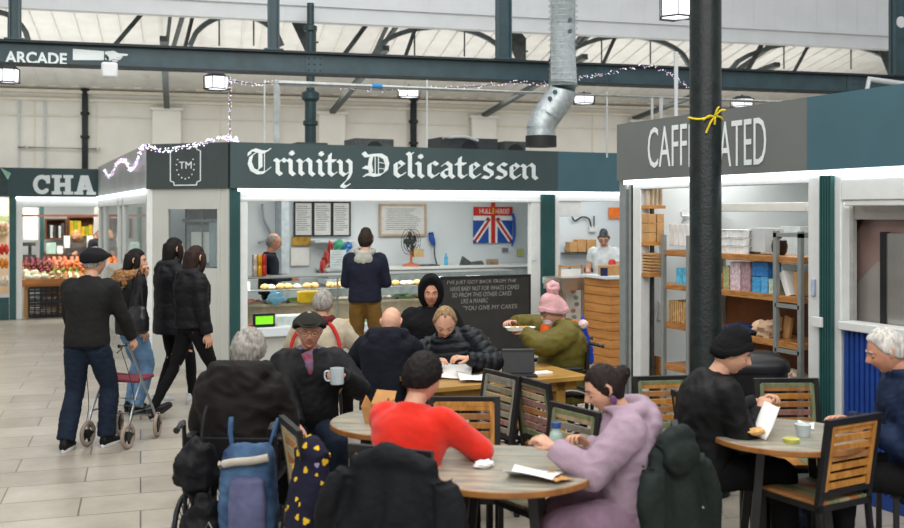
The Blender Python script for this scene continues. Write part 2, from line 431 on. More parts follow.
def beanie(k, parent, m, name='beanie', zf=.30, bob=None, th=.02):
    tab = [(0,zf),(.8,zf-.06),(1.4,-.06),(2.0,-.30),(3.15,-.38)]
    def fn(x, y, z):
        az = math.atan2(abs(x), y); d = z-interp(tab, az); w = sstep(-.03, .05, d)
        cuff = .006*(1-sstep(.30, .36, d))*w
        rib = .0015*math.sin(math.atan2(x, y)*44)
        return -.02+w*(.022+th+cuff+rib+.022*sstep(.6, 1, z))
    mb = sphereshell(k, fn, nu=120)
    if bob is not None:
        mb2 = MB(); mb2.M = mb.M; mb2.ball((0,-.06,.190), .056, jit=.35, nu=26, nv=18, seed=3)
        o = mb.build(name, m, parent, sharp=180); b_ = mb2.mesh(); disp(b_, lambda p: .006*noise.noise(p*120)); linkmesh('bobble', b_, bob, o, sharp=180); return o
    return mb.build(name, m, parent, sharp=180)
def flatcap(k, parent, m, name='flat_cap', peak=True):
    tab = [(0,.50),(.8,.40),(1.4,.12),(2.0,-.10),(3.15,-.2)]
    def fn(x, y, z):
        az = math.atan2(abs(x), y); d = z-interp(tab, az); w = sstep(-.03, .06, d)
        top = sstep(.25, .8, z)
        side = V((x, y*1.0, 0))*(.030*w*(1-abs(z-.5)))
        up = V((0, 0, -.008*top*w)) + V((0, .016, 0))*w*sstep(.2,.9,y)
        return V((x, y, z)).normalized()*(-.02+w*.034)+side+up
    mb = sphereshell(k, fn)
    if peak:
        mb.rings([[V((a*math.cos(t), y+b*math.sin(t)*.2, z+b*math.sin(t))) for t in [2*math.pi*i/16 for i in range(16)]] for y, z, a, b in ((.05,.074,.080,.012),(.09,.070,.080,.010),(.115,.063,.070,.007),(.132,.056,.050,.005),(.140,.053,.02,.003))])
    return mb.build(name, m, parent, sharp=180)
def hoodup(k, parent, m, trim=None):
    def fn(x, y, z):
        w = math.sqrt((x/.92)**2+((z+.12)/1.02)**2)
        o = sstep(.72, .95, w) if y > 0 else 1.
        rim = .018*math.exp(-((w-1.0)/.12)**2) if y > 0 else 0
        return -.02+o*(.045+rim+.02*max(0, z)+.006*noise.noise(V((x*4, y*4, z*4))))
    return sphereshell(k, fn).build('hood', m, parent, sharp=180)
def hooddown(mb, k, r=.05, drop=.05, big=1.):
    T = k['T']; p3 = k['spine'][3]; pts = []; rs = []
    for i in range(13):
        t = -2.45+4.9*i/12
        pts.append(p3+T @ V((math.sin(t)*.105*big, -math.cos(t)*.095*big-.005, .035+drop*.2-.035*math.cos(t)))); rs.append(r*(.35+.65*max(0, math.cos(t*.62))))
    mb.tube(pts, rs, n=14, smooth=2)
    for a, q in ((-.045,-.03),(.045,-.03),(0,-.06)):
        mb.ball(p3+T @ V((a*big, -.115*big, q-drop*.5)), (.075*big, .045*big, .075*big), nu=16, nv=10)
def collar(mb, k, r=.03, h=.06, rad=.075):
    T = k['T']; p3 = k['spine'][3]; N = 20
    X, Y = xy(T); Z = T @ V((0,0,1))
    def rg(z, a, fy): return ring(p3+Z*z+Y*fy, X, Y, a, a*.95, N, 2)
    mb.rings([rg(-.04, rad+.03, 0), rg(0, rad+.016, .004), rg(h*.6, rad+.008, .012), rg(h, rad+.006, .016), rg(h, rad-.006, .016), rg(0, rad-.012, .004), rg(-.04, rad-.01, 0)], loop=False)
def shoe(parent, k, nm, up, sole, boot=False):
    a = k['an'+nm]; kn = k['kn'+nm]; yaw = R(-k['fdir'][nm]); s = k['s']
    pitch = k.get('pitch'+nm, 0)
    M = Matrix.Translation(V((a.x, a.y, a.z))) @ Matrix.Rotation(yaw, 4, 'Z') @ Matrix.Rotation(R(-pitch), 4, 'X') @ Matrix.Translation((0,0,-.085))
    mb = MB(); mb.M = M
    X, Z = V((1,0,0)), V((0,0,1))
    mb.rings([ring(V((0,y,z)), X, Z, a_, b_, 18, 2.6) for y, z, a_, b_ in ((-.075,.045,.020,.022),(-.068,.052,.033,.036),(-.03,.058,.038,.042),(.02,.054,.040,.038),(.07,.046,.045,.030),(.12,.040,.047,.025),(.16,.036,.040,.021),(.185,.032,.022,.014))])
    mb.rings([ring(V((0,-.02+.0*z,z)), X, V((0,1,0)), a_, b_, 16, 2.2) for z, a_, b_ in ((.05,.036,.045),(.10,.040,.044),(.125 if boot else .112,.041,.045))])
    o = remeshlink('shoe', mb, .008, up, parent)
    ms = MB(); ms.M = M
    pl = []
    for i in range(24):
        t = 2*math.pi*i/24; y = math.sin(t)*.135; x = math.cos(t)*(.045+.006*math.sin(t)); pl.append((x, .055+y))
    ms.prism(pl, 0, .028, ax='z'); ms.build('sole', sole, o, bevel=.004)
    return o
def remeshlink(name, mb, vox, m, parent, sm=2, label=None):
    me = remesh(mb, vox, sm); return linkmesh(name, me, m, parent, sharp=180, label=label)
def glasses(k, parent, m):
    mb = MB(); mb.M = Matrix.Translation(k['hc']) @ k['HR'].to_4x4() @ Matrix.Diagonal((k['hs'],)*3+(1,))
    for q in (-1, 1):
        mb.tube([(q*.032+.023*math.cos(t), .100-.006*abs(math.cos(t))*(1 if q*math.cos(t) > 0 else 0), .001+.017*math.sin(t)) for t in [2*math.pi*i/16 for i in range(16)]], .0016, n=6, loop=True)
        mb.tube([(q*.055, .097, .006), (q*.072, .05, .008), (q*.078, .0, .010)], .0016, n=6)
    mb.tube([(-.010,.101,.004),(0,.105,.007),(.010,.101,.004)], .0016, n=6)
    return mb.build('glasses', m, parent)
BODY_SK = {}
def body(k, root, sk=None, hm=H_DARK, eyes='open', vox=.014, lc=.35, rc=.35, lp=None, rp=None, ld=None, rd=None, spread=1., brow=True):
    sk = sk or skin; s = k['s']
    mb = MB(); torso(mb, k, -.004, hem=.03, top=False)
    mb.tube([k['spine'][3]-(k['T'] @ V((0,0,.04))), k['spine'][3]+(k['T'] @ V((0,0,.01))), k['neck'], k['hc']-k['HR'] @ V((0,.01,.03))], [.075*s, .060*s, .055*s, .050*s], n=18, smooth=4)
    for nm in 'lr':
        arm(mb, k, nm, .058*s, .042*s, .026*s); leg(mb, k, nm, .080*s, .055*s, .038*s)
        a = k['an'+nm]; mb.tube([a+V((0,-.03,-.03)), a+V((0,.05,-.045)), a+V((0,.12,-.055))], [.035,.03,.022], n=12)
    me = remesh(mb, vox, 3)
    m2 = MB(); m2.v = [tuple(v.co) for v in me.vertices]; m2.f = [tuple(p.vertices) for p in me.polygons]; m2.m = [0]*len(m2.f)
    bpy.data.meshes.remove(me)
    headmesh(m2, k, eyes, brow=brow)
    for nm, sd, cu, pn, dr in (('l', -1, lc, lp, ld), ('r', 1, rc, rp, rd)):
        d = (V(dr) if dr else (k['wr'+nm]-k['el'+nm])); pn = V(pn) if pn else V((-sd, 0, 0)) if not k['sit'] else V((-sd*.3, 0, -1))
        hand(m2, k['wr'+nm], d, pn, sd, cu, s, spread=spread)
    return m2.build('body', [sk, lipm, eyew, eyed, hm], root, sharp=60)
def figure(label, px, d, a, sk_args, group=None, z=0.):
    root = empty('person', cam(px, d, z), yawof(a), label, 'person', group)
    return root, skel(**sk_args)
def top(root, k, m, e=.022, hem=.06, belly=0., r=(.072,.056,.042), short=.01, name='jacket', coll=None, hood=None, seed=0, amp=.006, quilt=None, vox=.012, freq=9, shw=1.05, hunch=0., hemw=0., sm=3, hbig=1., qamp=.009):
    mb = MB(); torso(mb, k, e, hem, belly, True, shw, hunch, hemw)
    for nm in 'lr': arm(mb, k, nm, r[0], r[1], r[2], short)
    if coll: collar(mb, k, h=coll)
    if hood: hooddown(mb, k, r=hood, big=hbig)
    return garment(name, mb, m, root, vox, amp, freq, seed, quilt, k, sm, qamp)
def legs(root, k, m, r=(.096,.070,.055), short=.0, seed=0, name='trousers', amp=.005, vox=.012):
    mb = MB(); s = k['s']; p0 = k['spine'][0]; X, Y = xy(k['A'][0]); Z = k['A'][0] @ V((0,0,1))
    mb.rings([ring(p0+Z*z, X, Y, a*s, b*s, 20) for z, a, b in ((.10,.150,.112),(.04,.160,.122),(-.03,.160,.122),(-.07,.120,.10))])
    for nm in 'lr': leg(mb, k, nm, r[0], r[1], r[2], short)
    return garment(name, mb, m, root, vox, amp, 10, seed)
# ============================================================ HALL
cream = mat('cream_paint', '#d8d5cc', rough=.7, var=.04, scale=2, bump=.03)
cream2 = mat('cream_trim', '#d6cfbe', rough=.6, var=.05, scale=6)
whitep = mat('white_beam_paint', '#cdd1d2', rough=.5, var=.03, scale=3)
girderm = mat('girder_paint', '#2f454b', rough=.45, var=.16, scale=5, bump=.05, spec=.4)
darkgreen = mat('dark_green_iron', '#101a19', rough=.4, var=.4, scale=14, bump=.3, bscale=45, spec=.3)
steelg = mat('rusty_grey_steel', '#454b49', rough=.6, var=.3, scale=14)
greyarch = mat('arch_paint', '#626c6b', rough=.5, var=.15, scale=10)
conduit = mat('conduit_grey', '#b9bfbf', rough=.45, var=.08)
signw = mat('sign_white', '#d9e1e0', rough=.5, var=.03)
def mb_hall(): 
    mb = MB(); M = Matrix((E1, E2, V((0,0,1)))).transposed().to_4x4(); mb.M = M; return mb
def hs(px, T):      # distance along the hall axis for picture column px on plane T
    p = hall(px, 213, T); return p.dot(E1)
def hz(px, py, T): return hall(px, py, T).z
# floor: long pale paving slabs laid in rows
def floor_mat():
    m = bpy.data.materials.new('paving'); m.use_nodes = True; nt = m.node_tree; N = nt.nodes; L = nt.links; b = N['Principled BSDF']
    tc = N.new('ShaderNodeTexCoord'); br = N.new('ShaderNodeTexBrick'); br.offset = .43; br.offset_frequency = 2
    mp = N.new('ShaderNodeMapping'); mp.inputs['Rotation'].default_value = (0, 0, R(7)); L.new(tc.outputs['Object'], mp.inputs['Vector'])
    br.inputs['Scale'].default_value = 1; br.inputs['Brick Width'].default_value = .92; br.inputs['Row Height'].default_value = .44
    br.inputs['Mortar Size'].default_value = .006; br.inputs['Mortar Smooth'].default_value = .1
    br.inputs['Color1'].default_value = (*lin('#b0a99c'), 1); br.inputs['Color2'].default_value = (*lin('#9c9589'), 1); br.inputs['Mortar'].default_value = (*lin('#6c665e'), 1)
    L.new(mp.outputs[0], br.inputs['Vector'])
    n = N.new('ShaderNodeTexNoise'); n.inputs['Scale'].default_value = 1.4; n.inputs['Detail'].default_value = 9; n.inputs['Roughness'].default_value = .65; L.new(tc.outputs['Object'], n.inputs['Vector'])
    mx = N.new('ShaderNodeMix'); mx.data_type = 'RGBA'; mx.blend_type = 'MULTIPLY'; mx.inputs[0].default_value = 1
    cr = N.new('ShaderNodeValToRGB'); cr.color_ramp.elements[0].color = (.66,.64,.60,1); cr.color_ramp.elements[0].position = .3; cr.color_ramp.elements[1].color = (1.05,1.05,1.05,1); cr.color_ramp.elements[1].position = .7
    L.new(n.outputs['Fac'], cr.inputs['Fac']); L.new(br.outputs['Color'], mx.inputs[6]); L.new(cr.outputs[0], mx.inputs[7]); L.new(mx.outputs[2], b.inputs['Base Color'])
    b.inputs['Roughness'].default_value = .32; b.inputs['Specular IOR Level'].default_value = .6
    bp = N.new('ShaderNodeBump'); bp.inputs['Strength'].default_value = .35; bp.inputs['Distance'].default_value = .01; bp.invert = True
    L.new(br.outputs['Fac'], bp.inputs['Height']); L.new(bp.outputs[0], b.inputs['Normal']); return m
fl = MB(); fl.b2(-16, 26, -3, 36, -.1, 0); tag(fl.build('floor', floor_mat(), sharp=None), kind='structure')
# rear wall
TW = 25.0; zt = 4.87
w = mb_hall(); w.b2(-16, 22, TW, TW+.25, 0, zt); wall = tag(w.build('wall_back', cream), kind='structure')
w = mb_hall(); w.b2(-16, 22, TW-.10, TW, 4.62, 4.69); w.b2(-16, 22, TW-.16, TW, 4.80, 4.88); w.b2(-16, 22, TW-.05, TW, 4.26, 4.29)
for i in range(80): w.b2(-15.9+i*.47, -15.72+i*.47, TW-.3, TW-.05, 4.93, 4.98)
tag(w.build('trim_1', cream2), kind='structure')
w = mb_hall()
for px in range(-400, 1300, 62): s = hs(px, TW); w.b2(s, s+.025, TW-.02, TW, 0, 4.62)
tag(w.build('trim_2', cream2), kind='structure')
w = mb_hall()
for px in (-160, 167, 331, 482, 640, 790):
    s = hs(px, TW); w.b2(s-.33, s+.33, TW-.22, TW, 0, 4.44); w.b2(s-.38, s+.38, TW-.26, TW, 4.44, 4.52)
tag(w.build('trim_3', cream, bevel=.01), kind='structure')
# sloping boarded roof over the rear bay, rising from the wall
rf = mb_hall(); rf.rings([[V((s, TW+.3, 4.84)), V((s, 17.35, 6.4)), V((s, 17.35, 6.5)), V((s, TW+.3, 4.96))] for s in (-16, 22)]); 
for i in range(95):
    s = -15.8+i*.4; rf.bar((s, TW+.25, 4.87), (s, 17.4, 6.35), .025, .05)
tag(rf.build('ceiling', mat('roof_boards', '#d3d1ca', rough=.6, var=.05, scale=3)), kind='structure')
# white bulkhead with its lower beam in front of the roof bay
BT = 17.1; bz = hz(460, 28.5, BT); bk = mb_hall(); bk.b2(-14, 20, BT, BT+.2, bz, bz+.27); bk.b2(-14, 20, BT-.05, BT+.05, bz+.25, bz+.30); bk.b2(-14, 20, BT-.03, BT+.05, bz-.01, bz+.03)
bk.b2(-14, 20, BT+.1, BT+.2, bz+.3, 8.2)
for i in range(74): bk.b2(-13.9+i*.46, -13.89+i*.46, BT+.095, BT+.1, bz+.33, 8.2)
tag(bk.build('trim_4', whitep), kind='structure')
# main girder
GT = 13.55
g = mb_hall(); g.b2(-13, 18, GT, GT+.03, 3.88, 4.15); g.b2(-13, 18, GT-.09, GT+.12, 4.14, 4.17, 1); g.b2(-13, 18, GT-.09, GT+.12, 3.86, 3.885, 1)
for i in range(7):
    s = -11+i*4.2
    g.b2(s-.12, s+.12, GT-.012, GT, 3.89, 4.14)
    for a in (-.08, 0, .08):
        for z in (3.93, 4.01, 4.09): g.ball(V((s+a, GT-.014, z)), .012, 0, 8, 5)
girder = empty('roof_girder'); tag(girder, 'long dark teal steel girder crossing the hall above the stalls', 'girder')
web = g.build('beam', [girderm, mat('girder_flange', '#1c2526', rough=.6, var=.2)], girder)
# ARCADE lettering and pointing hand on the girder
t = mb_hall(); s0, s1 = hs(5, GT), hs(67, GT); textmesh(t, 'ARCADE', (s0+s1)/2, (hz(5,51,GT)+hz(5,63,GT))/2-.0, s1-s0, .155, y=GT-.005, bold=.03)
t.build('lettering', signw, web, label='white capital letters reading ARCADE')
t = mb_hall(); a, b = hs(73, GT), hs(112, GT); zc = 4.02; y = GT-.012
def pr(poly): t.prism([(a+(p[0])*(hs(128, GT)-a), zc+p[1]*.075) for p in poly], y, y+.01)
pr([(0,-.95),(.56,-.80),(.56,.75),(0,.95)])
pr([(.58,-.7),(.66,-.9),(.72,-.6),(.82,.0),(.99,.12),(1,.42),(.82,.5),(.74,.9),(.58,.7)])
pr([(.70,-.95),(.80,-.95),(.83,-.75),(.72,-.7)]); pr([(.74,-.6),(.86,-.6),(.88,-.35),(.76,-.3)]); pr([(.77,-.25),(.90,-.25),(.90,-.02),(.80,.0)])
t.build('pointing_hand', signw, web, label='white printed sleeve and pointing hand')
# vertical green posts rising from the girder
for px, wd, lab in ((15, .13, 'green steel post on the girder above the ARCADE lettering'), (273.5, .15, 'green steel post rising from the girder above the letter T of Trinity'), (503.5, .20, 'green steel post rising from the girder just left of the round duct'), (900, .30, 'broad green steel post with round hole at top right corner')):
    p = mb_hall(); s = hs(px, GT); p.b2(s-wd/2, s+wd/2, GT-.02, GT+.02, 4.17, 7); p.b2(s-wd/2, s-wd/2+.02, GT-.08, GT+.08, 4.17, 7); p.b2(s+wd/2-.02, s+wd/2, GT-.08, GT+.08, 4.17, 7); p.b2(s-wd/2-.05, s+wd/2+.05, GT-.1, GT+.1, 4.17, 4.19)
    if px == 900: p.cyl((s, GT-.03, 5.02), (s, GT-.02, 5.02), .09, n=24, m=1)
    tag(p.build('roof_post', [girderm, whitep]), lab, 'post')
# truss pieces behind the girder
arcs = [(-40, 30, 12, 46), (190, 282, 15, 46), (372, 505, 27, 57), (560, 690, 36, 66), (726, 905, 42, 76)]
for i, (xa, xb, yc, ye) in enumerate(arcs):
    p = mb_hall(); T = 18.2; sa, sb = hs(xa, T), hs(xb, T); za, zb = hz(xa, ye, T), hz(xb, ye, T); zcn = hz((xa+xb)/2, yc, T); pts = []
    for q in range(17):
        t_ = q/16; pts.append(V((sa+(sb-sa)*t_, T, za+(zb-za)*t_+(zcn-(za+zb)/2)*(1-(2*t_-1)**2)**.6)))
    for u, v_ in zip(pts, pts[1:]): p.bar(u, v_, .085, .08, up=V((0,1,0)))
    o = p.build('roof_arch', greyarch); tag(o, ['curved grey roof arch at the far left end above the girder', 'curved grey roof arch beside the post above Trinity', 'curved grey roof arch left of the middle green post', 'curved grey roof arch right of the round duct', 'wide curved grey roof arch at the far right above the girder'][i], 'roof arch')
    for q in (5, 11): rr = MB(); rr.M = p.M; u = pts[q]; rr.cyl(u, u+V((0,0,-.5)), .015, n=8); rr.build('hanger', steelg, o)
for i, (xw, yw) in enumerate(((167, 108), (331, 113), (482, 116), (632, 119), (800, 122))):
    p = mb_hall(); s = hs(xw, TW); A = V((s, TW-.15, hz(xw, yw, TW))); B = V((s+.1, 18.2, 5.05)); 
    p.bar(A, B, .13, .10); p.bar(A*.45+B*.55, B*1.0+V((.5,-.6,.9)), .07, .07); p.bar(A*.3+B*.7, V((s+.3, 17.5, 6.0)), .06, .06); p.bar(B+V((.35,0,-.2)), V((s+.75, 17.5, 6.0)), .05, .05)
    p.bar(B+V((-.3,0,.5)), V((s-.75, 18.0, 4.8)), .06, .07)
    o = p.build('knee_brace', steelg)
    pl = mb_hall(); c = B+V((2.45,-.3,.20)); pl.prism([(c.x-.40, c.z+.45), (c.x-.18, c.z+.42), (c.x+.18, c.z+.05), (c.x+.18, c.z-.4), (c.x, c.z-.4)], c.y, c.y+.03)
    for q in range(6): pl.ball((c.x-.25+q*.09, c.y-.005, c.z+.4-q*.12), .02, 0, 8, 5)
    pl.build('gusset_plate', steelg, o, label='dark riveted plate')
    tag(o, ['steel knee brace landing on the wall pier above the TM badge', 'steel knee brace behind the slim iron column', 'steel knee brace left of the round duct', 'steel knee brace right of the round duct', 'steel knee brace behind the thick iron column'][i], 'roof brace')
# slim iron column behind the deli sign
p = mb_hall(); T = 16.75; s = hs(310.5, T); c = V((s, T, 0)); p.lathe([(.16,0),(.16,.3),(.095,.35),(.095,3.45),(.125,3.47),(.125,3.53),(.095,3.55),(.095,3.85),(.15,3.9),(.15,4.0),(.07,4.05),(.07,5.02),(.11,5.04),(.11,5.12),(.06,5.14),(.06,5.5)], c, 20)
tag(p.build('iron_column', mat('teal_column', '#243a3e', rough=.45, var=.15)), 'slim dark iron column passing behind the white old-english sign', 'column')
# thick foreground column
cp = cam(705.5, 7.15)
p = MB(); p.lathe([(.17,0),(.17,.12),(.13,.16),(.112,.2),(.112,6.5)], cp, 32)
colm = p.build('iron_column', darkgreen); tag(colm, 'thick dark green iron column standing in front of the caffeinated sign', 'column')
ye = MB(); c = onX(710, 117, cp.x-.1); c = V((cp.x, cp.y, zat(117, 7.0)))
ye.tube([c+V((.118*math.cos(t), .118*math.sin(t), .01*math.sin(3*t))) for t in [2*math.pi*i/20 for i in range(20)]], .008, n=6, loop=True)
fr = c-FW*.125+RT*.03
for e in ((-.08,-.02),(.075,.05),(.03,.07),(-.06,-.11),(.0,-.05)): ye.tube([fr, fr+RT*e[0]*.5-FW*.02+V((0,0,e[1]*.5+.02)), fr+RT*e[0]-FW*.01+V((0,0,e[1]))], .007, n=6, smooth=3)
tag(ye.build('ribbon', mat('yellow_ribbon', '#d8c022', rough=.6)), 'yellow ribbon knotted around the thick green column', 'ribbon')
# pipes
def pipe(name, pts, r, m, lab, cat='pipe', coll=(), n=12):
    mb = MB(); mb.tube(pts, r, n=n); 
    for c in coll: mb.cyl(V(c)-V((0,0,.03)), V(c)+V((0,0,.03)), r*1.45, n=n)
    return tag(mb.build(name, m), lab, cat)
T = 13.2
pipe('pipe', [hall(275, 83, T), hall(903, 107, T)], .042, mat('pale_pipe', '#c8ccca', rough=.4), 'pale horizontal service pipe hung beneath the girder')
bs = MB(); p0 = hall(372, 86, T-.01); p1 = hall(382, 86.4, T-.01); bs.cyl(p0, p1, .036, n=14); tag(bs.build('pipe_label', mat('blue_tape', '#2a78b0', rough=.5)), 'blue identification band around the pale service pipe', 'pipe label')
a = hall(277, 81, T); pipe('pipe', [V((a.x, a.y, 2.6)), a], .045, mat('grey_downpipe', '#9aa09f', rough=.4), 'grey vertical pipe dropping behind the T of the deli sign')
for px, y0, y1, lab in ((85, 90, 178, 'dark green wall pipe above the dark fruit stall sign'), (413.5, 100, 140, 'dark green wall pipe above the word Delicatessen')):
    a = hall(px, y0, TW-.12); b = V((a.x, a.y, .2)); pipe('wall_pipe', [b, a], .07 if px < 100 else .085, darkgreen, lab, coll=[a, a-V((0,0,.55)), a-V((0,0,1.1))])
a = hall(676, 52, 12.6); pipe('pipe', [V((a.x, a.y, 2.7)), a], .03, whitep, 'thin white pole rising above the caffeinated stall beside the column')
for px, r_ in ((652, .02), (661, .03)): a = hall(px, 98, 13.1); pipe('pipe', [V((a.x, a.y, 2.7)), a], r_, conduit, 'thin grey pipe above the caffeinated sign' if px == 652 else 'wider grey pipe above the caffeinated sign')
a = hall(866, 79, 12.4); b_ = hall(904, 84, 12.4); c = V((a.x, a.y, a.z-.25)); d = c-E1*.3
pipe('pipe', [d-E1*.2-V((0,0,.12)), d, c, a+E1*.05, b_], .04, conduit, 'pale bent pipe at the right end of the girder')
for px in (264.5, 427, 607): a = hall(px, 80 if px < 500 else 92, 13.4); pipe('conduit', [V((a.x, a.y, 2.8)), a-V((0,0,.4)), a], .012, conduit, {264.5: 'thin grey conduit left of the slim iron column', 427: 'thin grey conduit beside the hanging lantern above Delicatessen', 607: 'thin grey conduit right of the round duct'}[px], 'conduit', n=8)
for px, y in ((45, 100), (19, 100)): a = hall(px, y, TW-.05); pipe('conduit', [V((a.x, a.y, 2)), a], .02, conduit, 'thin pale wall conduit above the fruit stall sign' if px == 45 else 'thin pale wall conduit at the far left of the rear wall', 'conduit', n=8)
a = hall(18, 147, TW-.1); b_ = hall(100, 149, TW-.1); pipe('rail', [a, b_], .025, conduit, 'thin horizontal rail on brackets along the rear wall', 'rail', coll=[hall(27, 147.3, TW-.1), hall(98, 149, TW-.1)])
# white access box on the girder
p = MB(); c = hall(109.5, 70, GT-.2); p.box(c, (.2, .08, .20), rot=(0,0,R(-10))); o = p.build('wifi_box', whitep, bevel=.03); tag(o, 'small rounded white box hanging under the pointing hand', 'access point')
p = MB(); p.tube([c+V((0,.05,.08)), c+V((-.02,.05,.16)), c+V((-.03,.15,.2))], .02); p.build('bracket', steelg, o)
# spiral duct
def duct_mat():
    m = bpy.data.materials.new('galvanised'); m.use_nodes = True; nt = m.node_tree; N = nt.nodes; L = nt.links; b = N['Principled BSDF']
    b.inputs['Metallic'].default_value = .6; b.inputs['Roughness'].default_value = .45
    tc = N.new('ShaderNodeTexCoord'); n = N.new('ShaderNodeTexVoronoi'); n.inputs['Scale'].default_value = 26; L.new(tc.outputs['Object'], n.inputs['Vector'])
    cr = N.new('ShaderNodeValToRGB'); cr.color_ramp.elements[0].color = (*lin('#98a2a3'), 1); cr.color_ramp.elements[1].color = (*lin('#b8c0c1'), 1); L.new(n.outputs['Color'], cr.inputs['Fac']); L.new(cr.outputs[0], b.inputs['Base Color'])
    return m
galv = duct_mat()
dd = 13.1; e = 13.1/1000
du = empty('ventilation_duct', cam(541, dd, 2.85), 0, 'large galvanised spiral duct with an elbow rising from the deli roof', 'duct')
def dpt(px, py): return pt(px, py, dd)-du.location
mb = MB(); pts = [dpt(563, -40), dpt(563, 86)]
mb.tube(pts, 14.2*e, n=36)
z = pts[1].z
while z < pts[0].z:
    c = V((pts[1].x, pts[1].y, z)); mb.tube([c+V((14.2*e*math.cos(t), 14.2*e*math.sin(t), 0)) for t in [2*math.pi*i/32 for i in range(32)]], .0035, n=5, loop=True); z += .075
mb.build('straight_duct', galv, du)
mb = MB(); seq = [(563,84),(562.5,91),(560,97),(547,115),(542.5,122),(541,128),(541,136)]; mb.tube([dpt(*q) for q in seq], 14.4*e, n=40)
for q, (u, v_) in enumerate(zip(seq, seq[1:])):
    a_, b_ = dpt(*u), dpt(*v_); d_ = (b_-a_).normalized(); mb.tube([a_-d_*.012, a_+d_*.012], 14.9*e, n=36) if q in (0,3,5) else None
mb.build('elbow', galv, du)
mb = MB(); mb.cyl(dpt(541,136), dpt(541,147), 15.5*e, n=36); mb.build('collar', mat('black_rubber', '#1b1c1c', rough=.6), du)
mb = MB()
for px, py in ((568.5,22.5),(568.5,33.5),(553.5,93.5),(548.5,100)):
    dx = (px-(563 if py < 60 else 550))*e; c = dpt(px, py)-FW*(math.sqrt((14.6*e)**2-min(dx*dx, .02))); mb.cyl(c-FW*.01, c+FW*.04, .028, n=16)
mb.build('plug', mat('blue_plug', '#2c4552', rough=.5), du)
# lanterns
glassw = mat('lamp_glass', '#ffffff', rough=.5, emit='#f4f8ff', estr=1.4)
ironk = mat('black_iron', '#1a1e20', rough=.5)
def lantern(px, py, T, w, h, lab, n=6):
    c = hall(px, py, T); root = empty('lantern', c, 0, lab, 'lantern', 'white glass lanterns hung from the roof')
    mb = MB(); mb.cyl((0,0,h/2), (0,0,h/2+.05), w*.5, w*.3, n=n); mb.tube([(0,0,h/2), (0,0,h/2+(1.2 if py < 20 else .08))], .012)
    for z in (-h/2, h/2): mb.tube([(w*.5*math.cos(2*math.pi*i/n), w*.5*math.sin(2*math.pi*i/n), z) for i in range(n)], .009, n=6, loop=True)
    for i in range(n): a = 2*math.pi*i/n; mb.tube([(w*.5*math.cos(a), w*.5*math.sin(a), -h/2), (w*.5*math.cos(a), w*.5*math.sin(a), h/2)], .006, n=6)
    mb.build('cage', ironk, root)
    mb = MB(); mb.cyl((0,0,-h/2+.01), (0,0,h/2), w*.42, w*.46, n=n); mb.build('lamp_shade', glassw, root)
lantern(8, 76, 13., .26, .16, 'glass lantern under the girder below the word ARCADE'); lantern(216.5, 83, 14., .34, .17, 'glass lantern under the girder above the TM badge'); lantern(409, 93.5, 15.5, .38, .12, 'glass lantern under the girder above Delicatessen')
lantern(584, 100, 15., .38, .12, 'glass lantern just right of the round duct'); lantern(742, 103, 15., .40, .12, 'glass lantern above the caffeinated sign right of the column'); lantern(676, 7, 8.5, .32, .2, 'large glass lantern at the top edge left of the column')
# fairy lights
def fairy(pts, lab, n=4, seed=1, r=.006):
    rr = random.Random(seed); mb = MB(); P, _ = catmull([V(p) for p in pts], [1]*len(pts), 6)
    mb.tube(P, .004, n=4, m=0)
    for i in range(len(P)-1):
        for q in range(n):
            t_ = rr.random(); c = P[i].lerp(P[i+1], t_)+V((rr.uniform(-.02,.02), rr.uniform(-.02,.01), rr.uniform(-.03,.03))); mb.ball(c, r, rr.choice((1,1,2,3)), 6, 4)
    em = [ironk]+[mat('bulb_'+c, '#ffffff', emit=h, estr=s_) for c, h, s_ in (('white', '#e8ecff', 1.6), ('violet', '#8c78ff', 1.4), ('pink', '#ff8a9a', 1.3))]
    return tag(mb.build('fairy_lights', em), lab, 'fairy lights')
# ============================================================ STALLS
fasc = mat('fascia_slate', '#39494a', rough=.5, var=.06, scale=2); fascT = mat('fascia_teal', '#40606a', rough=.5, var=.06, scale=2)
fascG = mat('fascia_grey', '#666a67', rough=.5, var=.05, scale=2); fascD = mat('fascia_green', '#2b4346', rough=.5, var=.08, scale=2)
panelg = mat('panel_grey', '#b9bab2', rough=.5, var=.03, scale=3); alu = mat('white_frame', '#d2d5d2', rough=.4, var=.03); postt = mat('post_teal', '#27504f', rough=.4, var=.1, scale=4)
greyframe = mat('grey_frame', '#8d9391', rough=.35, metal=.3, var=.06); whitewall = mat('stall_white', '#ccd4d7', rough=.6, var=.03, scale=2)
stripm = mat('led_strip', '#ffffff', emit='#f2f8ff', estr=4.5); steel = mat('stainless', '#b4b2ac', rough=.28, metal=.85, var=.08, scale=4)
wood = mat('shelf_wood', '#b98246', rough=.5, kind='wood', scale=5, stretch=(1,1,8), hex2='#8c5a2c', bump=.1); plymat = mat('larch_boards', '#c48a4a', rough=.5, kind='wood', scale=1.6, stretch=(1,1,7), hex2='#a87038')
cardm = mat('cardboard', '#b78d5c', rough=.85, var=.1); blackp = mat('black_plastic', '#17181a', rough=.4, var=.2); paper = mat('paper', '#e4e4e0', rough=.8, var=.03); ink = mat('print_grey', '#8a8a88', rough=.8)
redm = mat('red_paint', '#c02a24', rough=.5); bluem = mat('flag_blue', '#1e4c9c', rough=.6); yel = mat('yellow_plastic', '#e0b420', rough=.45)
glass = mat('case_glass', '#e8f2f0', rough=.03, trans=1., var=0, spec=.5)
